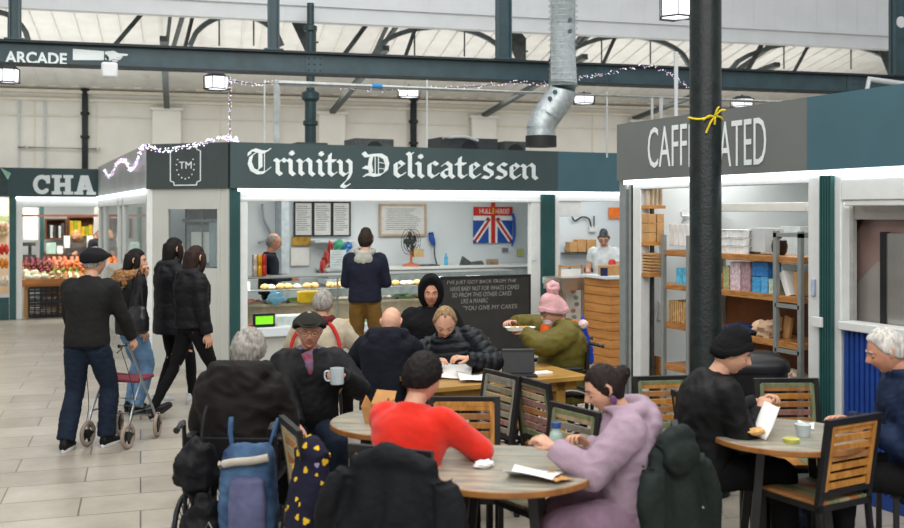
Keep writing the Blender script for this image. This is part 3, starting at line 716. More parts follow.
def glass_mat():
    m = bpy.data.materials.new('thin_glass'); m.use_nodes = True; nt = m.node_tree; N = nt.nodes; L = nt.links; N.remove(N['Principled BSDF'])
    t = N.new('ShaderNodeBsdfTransparent'); g_ = N.new('ShaderNodeBsdfGlossy'); g_.inputs['Roughness'].default_value = .03; mx = N.new('ShaderNodeMixShader'); lw = N.new('ShaderNodeLayerWeight'); lw.inputs[0].default_value = .25
    ma = N.new('ShaderNodeMath'); ma.operation = 'MULTIPLY_ADD'; ma.inputs[1].default_value = .6; ma.inputs[2].default_value = .05; L.new(lw.outputs['Fresnel'], ma.inputs[0])
    t.inputs[0].default_value = (.93,.96,.95,1)
    L.new(ma.outputs[0], mx.inputs[0]); L.new(t.outputs[0], mx.inputs[1]); L.new(g_.outputs[0], mx.inputs[2]); L.new(mx.outputs[0], N['Material Output'].inputs[0]); return m
tglass = glass_mat()
ZB, ZT = 2.31, 2.89
Xc = 2.62; ch = .873; YD = 12.6
# ---- blackletter: a broad nib drawn along strokes
GL = {
 'i': (2.2, [[(-.6,4.45),(0,4.0),(0,1.1),(.75,.35)], [(.05,6.1),(.35,6.5)], [(-.05,6.6),(.55,5.9)]]),
 'n': (4.5, [[(-.6,4.45),(0,4.0),(0,1.1),(.6,.45)], [(.3,3.6),(1.5,4.75),(2.25,4.0),(2.25,1.1),(3.0,.35)]]),
 'r': (2.9, [[(-.6,4.45),(0,4.0),(0,1.1),(.75,.35)], [(.3,3.7),(1.1,4.6),(1.75,3.95)]]),
 't': (2.6, [[(.1,6.2),(0,5.4),(0,1.1),(.7,.4),(1.4,1.0)], [(-.8,4.4),(1.2,4.4)]]),
 'y': (4.4, [[(-.6,4.45),(0,4.0),(0,1.2),(.9,.45)], [(.9,.5),(1.9,1.4)], [(1.5,4.7),(2.3,4.0),(2.3,1.0),(1.7,-.6),(.6,-1.8)], [(.6,-1.8),(.2,-2.4),(1.0,-2.8),(1.9,-2.2)]]),
 'e': (3.1, [[(0,4.1),(0,1.2),(.8,.4),(1.9,1.3)], [(.1,4.0),(.8,4.7),(1.7,3.8)], [(1.6,3.75),(.2,2.3)]]),
 'l': (2.1, [[(-.5,7.2),(0,6.6),(0,1.1),(.75,.35)], [(0,6.5),(.5,7.1)]]),
 'c': (2.9, [[(0,4.1),(0,1.2),(.8,.4),(1.9,1.3)], [(.1,4.0),(.9,4.7),(1.7,4.0)]]),
 'a': (3.9, [[(.1,3.9),(.9,4.7),(1.8,3.9),(1.8,1.1),(2.5,.35)], [(1.7,2.9),(.6,2.6),(0,1.9),(0,1.1),(.7,.4),(1.7,1.3)]]),
 's': (3.2, [[(1.9,4.3),(1.0,4.75),(.15,4.0),(.2,3.1),(1.7,2.1),(1.75,1.1),(.9,.4),(-.3,.7)]]),
 'T': (6.3, [[(.1,5.6),(.2,6.4),(1.2,6.9),(2.6,6.4),(3.6,6.4),(4.5,7.1)], [(1.6,6.2),(.5,5.2),(.15,3.4),(.7,1.6),(2.1,.7),(3.4,.9),(4.5,2.0)], [(2.5,6.2),(2.5,2.1),(1.6,1.3)]]),
 'D': (6.5, [[(-.3,6.9),(.3,6.0),(1.6,6.3),(3.2,6.4),(4.3,5.6),(4.7,3.8),(4.4,1.9),(3.4,.9)], [(3.4,.9),(2.2,.6),(.8,1.0),(-.1,.5)], [(1.3,5.8),(1.0,3.6),(1.3,1.4),(.2,.6)], [(-.2,2.9),(.9,2.6)]]),
}
THIN = {'T': [((3.45,6.2),(3.45,1.2))], 'D': [((2.2,5.9),(2.2,1.0)), ((2.9,5.9),(2.9,1.0)), ((2.9,4.3),(4.2,4.0)), ((2.9,2.6),(4.2,2.4))]}
def blackletter(mb, word, x0, x1, zb, xh, y):
    w = sum(GL[c][0] for c in word)-.9; sx = (x1-x0)/w; sz = xh/5.0; cur = .55
    nx, nz = .37, .37; lay = 0
    for c in word:
        adv, st = GL[c]
        for s in st:
            for a, b in zip(s, s[1:]):
                P = [(a[0]-nx, a[1]-nz), (a[0]+nx, a[1]+nz), (b[0]+nx, b[1]+nz), (b[0]-nx, b[1]-nz)]
                P = [(a[0]-nx, a[1]-nz), (a[0]+.12-nx, a[1]-.12-nz), (b[0]+.12-nx, b[1]-.12-nz), (b[0]+.12+nx, b[1]-.12+nz), (b[0]+nx, b[1]+nz), (a[0]+nx, a[1]+nz)]
                xs = hull(P+[(a[0]+.12+nx, a[1]-.12+nz), (b[0]-nx, b[1]-nz)])
                lay += 1; mb.prism([(x0+(cur+p[0])*sx, zb+p[1]*sz) for p in xs], y-.006-.0004*(lay % 9), y)
        for a, b in THIN.get(c, []):
            P = hull([(a[0]-.09,a[1]-.09),(a[0]+.09,a[1]+.09),(b[0]-.09,b[1]-.09),(b[0]+.09,b[1]+.09)]); mb.prism([(x0+(cur+p[0])*sx, zb+p[1]*sz) for p in P], y-.0055, y)
        cur += adv
def hull(P):
    P = sorted(set(P)); 
    def half(Q):
        h = []
        for p in Q:
            while len(h) > 1 and (h[-1][0]-h[-2][0])*(p[1]-h[-2][1])-(h[-1][1]-h[-2][1])*(p[0]-h[-2][0]) <= 0: h.pop()
            h.append(p)
        return h
    a = half(P); b = half(P[::-1]); return a[:-1]+b[:-1]
def xat(px, Y=YD): return onY(px, 213, Y).x
def yat(px, X): return onX(px, 213, X).y
def zY(px, py, Y): return onY(px, py, Y).z
# ---------------------------------------------------------------- delicatessen
deli = empty('market_stall', (Xc, YD, 0), 0, 'delicatessen stall with slate fascia and white old-english lettering', 'stall')
def dM(): mb = MB(); mb.M = Matrix.Translation(-deli.location); return mb
XR = 10.0; Xs = xat(556)
f = dM(); f.b2(Xc, Xs, YD-.06, YD+.0, ZB, ZT); f.b2(Xs, XR, YD-.06, YD, ZB, ZT, 1)
fo = f.build('fascia', [fasc, fascT], deli)
t = dM(); blackletter(t, 'Trinity', xat(246, YD-.06), xat(353, YD-.06), zY(300, 176.0, YD-.06)+.0, .235, YD-.061); t.build('lettering', signw, fo, label='white old-english lettering reading Trinity'); t = dM(); blackletter(t, 'Delicatessen', xat(362, YD-.06), xat(536.5, YD-.06), zY(450, 178.5, YD-.06), .235, YD-.061)
t.build('lettering', signw, fo, label='white old-english lettering reading Delicatessen')
# chamfered corner with the TM badge, and side run
c0 = V((Xc, YD, 0)); c1 = V((Xc-ch, YD+ch, 0)); ux = (c0-c1).normalized(); nn = V((-ux.y*-1, 0, 0)); out = V((-1,-1,0)).normalized()
CH = Matrix((V((ux.x, ux.y, 0)), -out, V((0,0,1)))).transposed().to_4x4(); LCH = (c0-c1).length
def cM(): mb = MB(); mb.M = Matrix.Translation(c1-deli.location) @ CH; return mb
f = cM(); f.b2(0, LCH, -.03, .03, ZB, ZT); fo = f.build('fascia', mat('fascia_charcoal', '#3c4443', rough=.5, var=.06), deli)
def sc_ch(px):      # along the chamfer for a picture column
    r = ray(px); # solve r*d = c1+ux*s
    den = r[0]*ux.y-r[1]*ux.x; d = (c1.x*ux.y-c1.y*ux.x)/den; P = V((r[0]*d, r[1]*d, 0)); return (P-c1).dot(ux)
t = cM(); a, b = sc_ch(172), sc_ch(202); zc = 2.60; hh = .245; q = .055
o8 = [(a+q,zc+hh),(b-q,zc+hh),(b-q,zc+hh-q*.7),(b,zc+hh-q),(b,zc-hh+q),(b-q,zc-hh+q*.7),(b-q,zc-hh),(a+q,zc-hh),(a+q,zc-hh+q*.7),(a,zc-hh+q),(a,zc+hh-q),(a+q,zc+hh-q*.7)]
for p_, q_ in zip(o8, o8[1:]+o8[:1]): t.bar((p_[0],-.034,p_[1]), (q_[0],-.034,q_[1]), .013, .006, up=V((0,1,0)))
textmesh(t, 'TM', (a+b)/2, zc+.01, .19, .09, y=-.031, bold=-.002)
for i in range(12):
    an = R(-60+i*300/11-90-0); 
for i in range(11):
    an = R(150+i*24); t.ball(((a+b)/2+math.cos(an)*.135, -.034, zc+math.sin(an)*.165), .010, 0, 8, 5)
t.build('badge', signw, fo, label='white notched badge outline with letters TM and dots')
p = cM(); wa, wb = sc_ch(168), sc_ch(217); L0 = .02
p.b2(0, wa, .0, .05, 0, ZB); p.b2(wb, LCH, 0, .05, 0, ZB); p.b2(wa, wb, 0, .05, 0, 1.30); p.b2(wa, wb, 0, .05, 2.05, ZB); p.b2(0, LCH, -.01, .0, 0, .05)
for x in (0, wb+.02, LCH-.04): p.b2(x, x+.03, -.012, 0, 0, ZB)
p.build('corner_panel', panelg, deli)
p = cM(); p.b2(wa, wb, .02, .03, 1.30, 2.05); wn = p.build('window', tglass, deli); 
p = cM(); p.b2(wa, wb, .40, .42, 1.0, 2.25); p.b2(wa+.1, wa+.38, .36, .39, 1.35, 1.75, 1); p.b2(wa+.42, wb-.04, .3, .33, 1.3, 1.9, 2); p.b2(wa+.3, wa+.315, .3, .32, 1.3, 2.05, 3); p.b2(wa, wb, .3, .32, 1.88, 1.92, 3); p.build('inside_board', [mat('dim_grey', '#8c9291', rough=.5), paper, mat('pale_blue_notice', '#a8b8bc', rough=.6), greyframe], deli)
# side run towards the fruit stall
YE = 20.42
f = dM(); f.b2(c1.x-.03, c1.x+.03, c1.y, YE, ZB, ZT); f.build('fascia', mat('fascia_metal', '#a2a6a6', rough=.35, metal=.2, var=.1, scale=1.5), deli)
f = dM(); f.b2(c1.x-.06, c1.x+.0, c1.y, YE, ZB-.05, ZB); f.build('light_strip', stripm, deli)
p = dM()
ys = [c1.y, yat(124, c1.x), yat(119, c1.x), yat(105, c1.x), YE]
for i, y in enumerate(ys): p.b2(c1.x-.02, c1.x+.05, y-.05, y+.05, 0, ZB)
p.b2(c1.x-.02, c1.x+.05, c1.y, YE, 2.12, ZB); p.b2(c1.x, c1.x+.05, c1.y, YE, 0, .35)
p.build('frame', alu, deli, bevel=.006)
p = dM(); p.b2(c1.x+.02, c1.x+.026, c1.y, YE, 1.2, 2.12); p.build('window', tglass, deli)
p = dM(); p.b2(c1.x+.03, c1.x+.9, c1.y+.3, YE, .35, 1.0); p.b2(c1.x+.03, c1.x+.9, c1.y+.3, YE, 1.0, 1.03, 1); p.build('fish_counter', [panelg, steel], deli)
# front: posts and frames
ft = dM(); x0, x1 = xat(229.5), xat(240)
ft.b2(x0, x1, YD-.02, YD+.14, 0, ZB); 
for i in range(5): x = x0+(x1-x0)*(i+.5)/5; ft.b2(x-.006, x+.006, YD-.03, YD-.02, 0, ZB)
ft.build('post', postt, deli)
x0, x1 = xat(541), xat(554.5); ft = dM(); ft.b2(x0, x1, YD-.02, YD+.14, 0, ZB)
for i in range(6): x = x0+(x1-x0)*(i+.5)/6; ft.b2(x-.006, x+.006, YD-.03, YD-.02, 0, ZB)
ft.build('post', postt, deli)
fr = dM()
for a, b in ((240, 248), (531.5, 541), (554.5, 560), (628, 640)): fr.b2(xat(a), xat(b), YD+.01, YD+.12, 0, ZB)
fr.b2(xat(240), xat(541), YD+.02, YD+.16, 2.17, ZB); fr.b2(xat(240), xat(541), YD-.0, YD+.05, 2.15, 2.19); fr.b2(xat(554), XR, YD+.02, YD+.16, 2.17, ZB)
fr.b2(xat(560), xat(583), YD+.04, YD+.3, 1.95, 2.17)
fr.build('frame', alu, deli, bevel=.008)
sb = dM(); sb.b2(Xc+.1, XR-.5, YD-.05, YD+.0, ZB-.035, ZB-.002); sb.build('light_strip', stripm, deli)
# deli room
YB = 15.6
w = dM(); w.b2(Xc-.3, XR, YB, YB+.08, 0, ZB+.3); w.build('back_wall', whitewall, deli)
w = dM(); w.bar((xat(548), YD+.16, 1.3), (8.75, YB, 1.3), .08, 2.6); w.build('partition', whitewall, deli)
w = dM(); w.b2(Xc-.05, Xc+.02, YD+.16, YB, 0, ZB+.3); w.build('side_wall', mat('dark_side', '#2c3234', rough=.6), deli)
w = dM(); w.prism([(Xc+.05, YD+.02), (XR, YD+.02), (XR, YB+.1), (Xc+.1, YB+.1), (Xc+.1, YE), (c1.x+.02, YE), (c1.x+.02, c1.y+.02)], ZT-.25, ZT-.2, ax='z'); w.build('roof', mat('stall_roof', '#c9ccc9', rough=.7), deli)
w = dM(); xx = onY(286, 213, 15.2).x; w.b2(xx-.07, xx+.05, 15.2, 15.6, 0, ZB+.3); w.build('wall_pillar', mat('pillar_grey', '#b4c0c4', rough=.6), deli)
w = dM(); w.tube([onY(262, 204, 15.5), onY(264, 220, 15.5), onY(270, 235, 15.5), onY(258, 243, 15.5)], .02, smooth=4); w.build('cable', mat('cable_grey', '#8e979a', rough=.5), deli)
# display counter
xa, xb = xat(249), xat(531)
cb = empty('display_counter', ((xa+xb)/2, YD+.55, 0), 0, 'long refrigerated glass deli counter filled with food trays', 'counter')
def kM(): mb = MB(); mb.M = Matrix.Translation(-cb.location); return mb
p = kM(); p.b2(xa, xb, YD+.2, YD+.9, 0, .40); p.b2(xa, xb, YD+.12, YD+.22, .40, .52, 1); p.b2(xa, xb, YD+.88, YD+.93, .4, .75); p.b2(xa, xb, YD+.3, YD+.9, .40, .47)
p.build('base', [panelg, whitewall], cb, bevel=.01)
p = kM(); p.b2(xa, xb, YD+.45, YD+.9, .76, .79); p.b2(xa, xb, YD+.55, YD+.9, .955, .965, 1); p.build('shelf', [mat('shelf_beige', '#b8a98c', rough=.5), greyframe], cb)
p = kM(); p.b2(xa, xb, YD+.42, YD+.95, 1.135, 1.155, 0)
for x in (xa+.02, xa+1.3, xa+2.6, xa+3.75, xb-.02): p.b2(x-.012, x+.012, YD+.40, YD+.42, .5, 1.14)
p.build('case_frame', greyframe, cb)
p = kM(); p.b2(xa, xb, YD+.30, YD+.304, .52, 1.13); p.build('glass_front', tglass, cb)
p = kM(); p.b2(xa, xb, YD+.86, YD+.87, .50, .74); p.build('backing', mat('beige_back', '#a89a82', rough=.5), cb)
# food in the case
rnd.seed(5)
def small(name, mb, m, lab, cat, grp=None): o = mb.build(name, m); return tag(o, lab, cat, grp)
breadm = mat('bread_crust', '#d2a264', rough=.7, var=.25, scale=25); cream_f = mat('cream_food', '#e0d0b0', rough=.6, var=.15); hamm = mat('ham_pink', '#b8604a', rough=.5, var=.25, scale=30); greenf = mat('salad_green', '#5d8a3a', rough=.6, var=.4, scale=30); trayw = mat('tray_white', '#e6e8e6', rough=.4)
i = 0
for x in [xa+.12+.118*k for k in range(34)]:
    if rnd.random() < .05: continue
    c = V((x+rnd.uniform(-.02,.02), YD+.70, .965)); mb = MB(); kind = rnd.choice('bbbcs')
    if kind == 'b': mb.ball(c+V((0,0,.040)), (.062, .055, .042), jit=.15, seed=i); small('bread_roll', mb, breadm, 'golden bread roll on the glass shelf of the deli counter', 'bread roll', 'bread rolls on the counter shelf')
    elif kind == 'c': mb.ball(c+V((0,0,.035)), (.06, .06, .036), jit=.2, seed=i); small('cream_cake', mb, cream_f, 'pale iced bun on the glass shelf of the deli counter', 'bun', 'pale buns on the counter shelf')
    else: mb.cyl(c, c+V((0,0,.10)), .045, n=14); mb.cyl(c+V((0,0,.1)), c+V((0,0,.112)), .048, n=14); small('food_tub', mb, trayw, 'white food tub on the glass shelf of the deli counter', 'tub', 'white tubs on the counter shelf')
    i += 1
for k, x in enumerate([xa+.17+.31*k for k in range(14)]):
    root = empty('food_tray', (x, YD+.62, .79), 0, 'shallow steel tray of food on the upper deck of the deli counter', 'tray', 'steel trays on the upper counter deck')
    mb = MB(); mb.b2(-.14, .14, -.13, .13, 0, .01); mb.b2(-.14, .14, -.14, -.13, 0, .035); mb.b2(-.14, .14, .13, .14, 0, .035); mb.b2(-.14, -.13, -.14, .14, 0, .035); mb.b2(.13, .14, -.14, .14, 0, .035); mb.build('tray', steel, root)
    mb = MB()
    for q in range(9): mb.ball((rnd.uniform(-.1,.1), rnd.uniform(-.1,.1), .035), (.035,.03,.025), jit=.3, seed=q+k, nu=10, nv=6)
    mb.build('food', [hamm, cream_f, greenf, breadm, cream_f][k % 5], root)
    root = empty('food_tray', (x, YD+.52, .47), 0, 'shallow white tray of meat or pastry in the lower deck of the deli counter', 'tray', 'white trays in the lower counter deck')
    mb = MB(); mb.b2(-.15, .15, -.16, .16, 0, .012); mb.b2(-.15, .15, -.17, -.16, 0, .04); mb.build('tray', trayw, root)
    mb = MB()
    for q in range(9): mb.ball((rnd.uniform(-.11,.11), rnd.uniform(-.12,.12), .04), (.04,.035,.03), jit=.3, seed=q+k*2, nu=10, nv=6)
    mb.build('food', [hamm, breadm, cream_f, hamm, breadm, greenf][k % 6], root)
def bx(name, x0, x1, y0, y1, z0, z1, m, lab, cat, grp=None, bevel=.004, rot=None):
    mb = MB(); mb.box(((x0+x1)/2, (y0+y1)/2, (z0+z1)/2), (x1-x0, y1-y0, z1-z0), rot=rot); o = mb.build(name, m, bevel=bevel); return tag(o, lab, cat, grp)
c = onY(262, 318, YD+.33); o = bx('price_screen', c.x-.14, c.x+.14, YD+.20, YD+.26, .52, .70, blackp, 'black framed bright green sign in the lower deli counter', 'sign'); 
mb = MB(); mb.b2(c.x-.115, c.x+.115, YD+.194, YD+.20, .56, .665); mb.build('face', mat('lime_green', '#7ed41e', rough=.5, emit='#7ee01e', estr=.4), o)
c = onY(404, 300, YD+.4)
c = onY(309, 294, YD+.5); o = bx('yellow_tub', c.x-.17, c.x+.17, YD+.35, YD+.5, .80, .955, yel, 'bright yellow food tub in the deli counter', 'tub', bevel=.02)
c = onY(274, 298, YD+.5); mb = MB(); mb.ball(c+V((0,-.1,.01)), (.11,.06,.085), jit=.6, seed=4, nu=18, nv=12); small('blue_glove', mb, mat('pale_blue_plastic', '#7fb0cc', rough=.5), 'crumpled pale blue plastic bag in the deli counter', 'plastic bag')
c = onY(292, 313, YD+.45); bx('white_tub', c.x-.2, c.x+.2, YD+.42, YD+.6, .47, .64, trayw, 'large white lidded tub in the lower deli counter', 'tub', bevel=.02)
# cans left end of the counter
for k, (px, h_, mname, hx) in enumerate(((254.5, .30, 'can_white', '#c8beb0'), (259.5, .30, 'can_yellow', '#d8a01e'), (264, .30, 'can_red', '#b83024'))):
    c = onY(px, 275, YD+.6); mb = MB()
    for l in range(2): mb.lathe([(.0,0),(.028,0),(.033,.008),(.033,.13),(.026,.145),(0,.145)], (c.x, c.y, 1.156+l*.146), 18)
    small('drink_can', mb, mat(mname, hx, rough=.3, metal=.3, var=.3, scale=20), ['pale stacked drink cans at the left end of the deli counter', 'yellow stacked drink cans beside the pale ones on the deli counter', 'red stacked drink cans beside the yellow ones on the deli counter'][k], 'drink cans')
# things on the back wall
def poster(px0, px1, py0, py1, Y, lab, cat, m, frm=None, lines=0, name='poster', ft=.02):
    a = onY(px0, py0, Y); b = onY(px1, py1, Y); z1 = zY((px0+px1)/2, py0, Y); z0 = zY((px0+px1)/2, py1, Y)
    root = empty(name, ((a.x+b.x)/2, Y, z0), 0, lab, cat); w_ = (b.x-a.x)/2; h_ = z1-z0
    mb = MB(); mb.b2(-w_, w_, -.012, 0, 0, h_); mb.build('sheet', m, root)
    if lines:
        mb = MB()
        for q in range(lines):
            z = h_*(.88-.8*q/lines); mb.b2(-w_*rnd.uniform(.7,.85), w_*rnd.uniform(.3,.85), -.0135, -.012, z, z+h_*.025)
        mb.build('print', ink, root)
    if frm:
        mb = MB()
        for u in ((-w_-ft, -w_, 0-ft, h_+ft), (w_, w_+ft, -ft, h_+ft), (-w_, w_, -ft, 0), (-w_, w_, h_, h_+ft)): mb.b2(u[0], u[1], -.03, 0, u[2], u[3])
        mb.build('frame', frm, root)
    return root
boardw = mat('menu_sheet', '#c9ccca', rough=.6, var=.05)
for k, (a, b) in enumerate(((295, 311.5), (314, 330.5), (333, 349))): poster(a, b, 203, 235, YB-.02, ['left of three framed grey menu sheets on the deli wall', 'middle of three framed grey menu sheets on the deli wall', 'third framed grey menu sheet nearest the customer in the cap'][k], 'menu board', boardw, ironk if k < 3 else None, 12, 'menu_board', .022)
poster(381, 424, 206, 234, YB-.02, 'wide wood-framed handwritten notice on the deli back wall', 'framed notice', boardw, mat('pale_oak', '#b39a80', rough=.6), 11, 'framed_notice', .035)
poster(292, 310.5, 236.5, 245.5, YB-.03, 'small brown and yellow photo print below the menu boards', 'photo print', mat('brown_photo', '#6b4c20', rough=.4, hex2='#c8a040', scale=7), None, 0, 'photo_print')
poster(290.5, 309, 248, 265.5, YB-.03, 'blank white paper sheet beneath the small photo print', 'paper sheet', paper, None, 0, 'paper_sheet')
# flag
fx0, fx1 = xat(473, YB-.02), xat(512, YB-.02); fz1, fz0 = zY(492, 204, YB), zY(492, 243, YB); fw = fx1-fx0; fh = fz1-fz0; Yf = YB-.03
fg = empty('flag', ((fx0+fx1)/2, Yf, fz0), 0, 'union flag banner with red strip reading HULL HEROES on the deli wall', 'flag')
mb = MB(); mb.b2(-fw/2, fw/2, -.004, .004, 0, fh*.60, 0); mb.b2(-fw/2, fw/2, -.004, .004, fh*.60, fh*.95, 1)
def strip(p, q, w_, y, m_): d = V((q[0]-p[0], 0, q[1]-p[1])); mb.bar((p[0], y, p[1]), (q[0], y, q[1]), w_, .002, m_, up=V((0,1,0)))
def clipd(sg, w_, y, m_):
    strip((sg*fw*.08, fh*.62), (sg*fw*.46, fh*.06), w_, y, m_)
clipd(-1, .11, -.006, 1); clipd(1, .11, -.006, 1); clipd(-1, .045, -.008, 2); clipd(1, .045, -.008, 2)
mb.b2(-.085, .085, -.0075, -.004, 0, fh*.62, 1); mb.b2(-fw*.5, fw*.5, -.010, -.004, fh*.70, fh*.93, 2); mb.b2(-.04, .04, -.011, -.004, 0, fh*1.06, 2); mb.b2(-fw*.5, fw*.5, -.007, -.004, fh*.58, fh*.70, 1)
mb.build('cloth', [bluem, paper, redm], fg)
mb = MB(); textmesh(mb, 'HULL', -fw*.20, fh*.815, fw*.30, .085, y=-.011, bold=.01); textmesh(mb, 'HEROES', fw*.24, fh*.815, fw*.36, .085, y=-.011, bold=.01); mb.build('lettering', mat('flag_print', '#f0d8c8', rough=.6), fg)
mb = MB(); mb.b2(-.018, .018, -.014, -.011, fh*.74, fh*.90); mb.build('emblem', yel, fg)
mb = MB(); X0 = xat(514, YB-.1); mb.tube([(X0-.05, YB-.06, zY(514,215,YB)), (X0, YB-.08, zY(514,216,YB)), (X0+.02, YB-.08, zY(514,235,YB)), (X0-.03, YB-.08, zY(514,246,YB))], [.03,.05,.045,.03], smooth=4, flat=.5); small('blue_cloth', mb, mat('blue_lanyard', '#1c4fa8', rough=.7), 'blue cloth hanging just right of the union flag', 'cloth')
poster(517, 523, 249, 256, YB-.02, 'small green note low on the wall right of the flag', 'note', mat('green_note', '#a8b468', rough=.7), None, 0, 'note')
poster(502, 508, 248, 252, YB-.02, 'small grey printed note just below the flag', 'note', mat('grey_note', '#70787c', rough=.7), None, 0, 'note')
# wall shelf with groceries left of the customer, fan, boxes
sh = MB(); a = onY(313, 241, YB-.15); b = onY(355, 241, YB-.15); sh.b2(a.x, b.x, YB-.3, YB, a.z-.02, a.z+.01); small('wall_shelf', sh, whitewall, 'narrow white shelf beneath the menu boards', 'shelf')
pk = [(323,243,272,330,'snack_red','#a83a34'),(330,241,262,341,'snack_green','#3f9a78'),(341,243,258,349,'snack_blue','#2a6aa8'),(325,262,276,336,'snack_orange','#c08848'),(337,262,277,344,'snack_tan','#b89868')]
for k, (x_, y0_, y1_, x2_, n_, h_) in enumerate(pk):
    Yp = YB-.45+.05*k; A = onY(x_, y1_, Yp); B = onY(x2_, y0_, Yp); mb = MB(); cx = (A.x+B.x)/2
    for q in range(3): mb.ball((cx+(q-1)*.06, Yp, A.z+(B.z-A.z)*(.2+.3*q)), ((B.x-A.x)*.42, .06, (B.z-A.z)*.26), jit=.5, seed=q+k, nu=14, nv=10)
    small('snack_packet', mb, mat(n_, h_, rough=.35, var=.5, scale=16), ['red snack packets hung in the deli', 'green snack packets hung in the deli', 'blue snack packet hung in the deli', 'orange snack packets low on the deli rack', 'tan snack packets low on the deli rack'][k]+' behind the menu corner', 'snack packets')
poster(330, 346, 250, 269, YB-.75, 'pale printed sheet in front of the hanging snack packets', 'printed sheet', mat('sheet_blue', '#bcc8cc', rough=.5), None, 6, 'printed_sheet')
sb_ = MB(); a = onY(325, 272, YB-.7); b = onY(345, 272, YB-.7); sb_.b2(a.x, b.x, YB-.8, YB-.3, .9, a.z-.12); small('snack_stand', sb_, whitewall, 'white stand carrying the snack packets inside the deli', 'stand')
# rear worktop in the deli
wt = MB(); a = onY(395, 275, YB-.35); b = onY(530, 275, YB-.35); wt.b2(a.x-1.2, b.x, YB-.6, YB-.02, 0, 1.09); wt.b2(a.x-1.25, b.x, YB-.65, YB-.02, 1.09, 1.13, 1); small('rear_worktop', wt, [mat('worktop_base', '#9aa2a4', rough=.5), alu], 'grey worktop along the deli back wall', 'worktop')
fn_ = empty('desk_fan', onY(411, 273, YB-.4), R(35), 'metal desk fan with an orange base on the deli worktop', 'fan'); fn_.location.z = 1.13
mb = MB(); mb.lathe([(.0,0),(.15,0),(.14,.03),(.04,.05),(.02,.08),(.02,.25),(0,.25)], n=24); mb.build('base', mat('copper_orange', '#b8603a', rough=.4), fn_)
mb = MB()
for rr in (.21, .15, .09):
    for y in (-.05, .05): mb.tube([(rr*math.cos(t), y, .40+rr*math.sin(t)) for t in [2*math.pi*i/24 for i in range(24)]], .005, n=5, loop=True)
for i in range(12): t_ = math.pi*i/6; mb.tube([(0,-.07,.40), (.15*math.cos(t_),-.06,.40+.15*math.sin(t_)), (.21*math.cos(t_),0,.40+.21*math.sin(t_)), (.12*math.cos(t_),.06,.40+.12*math.sin(t_))], .003, n=4)
mb.build('cage', ironk, fn_)
mb = MB()
for i in range(4): t_ = math.pi*i/2; mb.prism([(0,.40),(.17*math.cos(t_),.40+.17*math.sin(t_)),(.15*math.cos(t_+.8),.40+.15*math.sin(t_+.8))], -.01, .01)
mb.cyl((0,-.04,.4), (0,.12,.4), .045); mb.build('blade', steelg, fn_)
def bxp(name, px0, px1, py0, py1, Y, dep, m, lab, cat, grp=None, bevel=.004):
    a = onY(px0, py1, Y); b = onY(px1, py0, Y); z0 = zY((px0+px1)/2, py1, Y); z1 = zY((px0+px1)/2, py0, Y)
    return bx(name, a.x, b.x, Y, Y+dep, z0, z1, m, lab, cat, grp, bevel)
bxp('small_box', 414, 424, 249, 257, YB-.45, .12, mat('tan_box', '#b8a070', rough=.7), 'small tan box held beside the desk fan', 'box'); bxp('till', 417, 440, 265, 274.5, YB-.5, .3, blackp, 'low black till on the deli worktop', 'till')
mb = MB(); c = onY(431, 235, YB-.05); mb.tube([c+V((0,0,.04)), c+V((.01,-.02,-.08)), c+V((.05,-.02,-.17))], [.045,.055,.03], smooth=3); o = small('power_socket', mb, bluem, 'blue industrial power plug on the deli back wall', 'power plug')
mb = MB(); mb.tube([c+V((.05,-.02,-.15)), c+V((.06,-.02,-.35)), c+V((.10,-.02,-.5))], .012, smooth=3); mb.build('cable', ironk, o)
mb = MB(); c = onY(446, 270, YB-.4); mb.lathe([(0,0),(.03,0),(.03,.13),(.015,.16),(.015,.2),(0,.2)], (c.x, c.y, 1.13), 14); small('spray_bottle', mb, mat('sky_plastic', '#3a9cc4', rough=.4), 'sky blue bottle on the deli worktop', 'bottle')
bxp('picture_frame', 487, 498.5, 259, 275, YB-.55, .04, mat('brown_frame', '#7a6248', rough=.5, hex2='#a09080', scale=8), 'brown picture frame standing on the deli worktop', 'picture frame')
mb = MB(); c = onY(474, 272, YB-.5); mb.prism([(c.x-.25,1.13),(c.x+.2,1.13),(c.x+.15,1.2),(c.x-.05,1.18),(c.x-.2,1.28)], c.y, c.y+.05); small('slicer', mb, steelg, 'dark metal slicer on the deli worktop left of the picture frame', 'slicer')
bxp('wall_socket', 531.5+1, 536, 253, 260.5, YD-.01, .02, whitewall, 'small white switch on the deli window frame', 'switch')
bxp('wall_socket', 543.5, 550.5, 277, 283, YD-.06, .03, whitewall, 'small white socket box on the teal post of the deli', 'socket')
# chalkboard in front of the counter
Yc = YD-.45; ax, bx_ = onY(441, 213, Yc).x, onY(530.5, 213, Yc).x; zt_ = zY(486, 275.5, Yc); zb_ = .12
cb2 = empty('chalkboard', ((ax+bx_)/2, Yc, 0), 0, 'large black chalkboard covered in chalk writing before the deli counter', 'chalkboard')
wd = (bx_-ax)/2; mb = MB(); mb.b2(-wd, wd, 0, .03, zb_, zt_); mb.build('board', mat('chalk_black', '#2c2b29', rough=.75, var=.15, scale=4), cb2)
mb = MB()
for u in ((-wd, -wd+.02, zb_, zt_), (wd-.02, wd, zb_, zt_), (-wd, wd, zt_-.02, zt_), (-wd, wd, zb_, zb_+.03)): mb.b2(u[0], u[1], -.012, 0, u[2], u[3])
for q in (-1, 1): mb.bar((q*wd*.9, .05, zt_-.2), (q*wd*.9, .35, 0), .03, .03); mb.b2(q*wd*.9-.02, q*wd*.9+.02, 0, .03, 0, zb_)
mb.build('frame', mat('black_frame', '#1c1b1a', rough=.6), cb2)
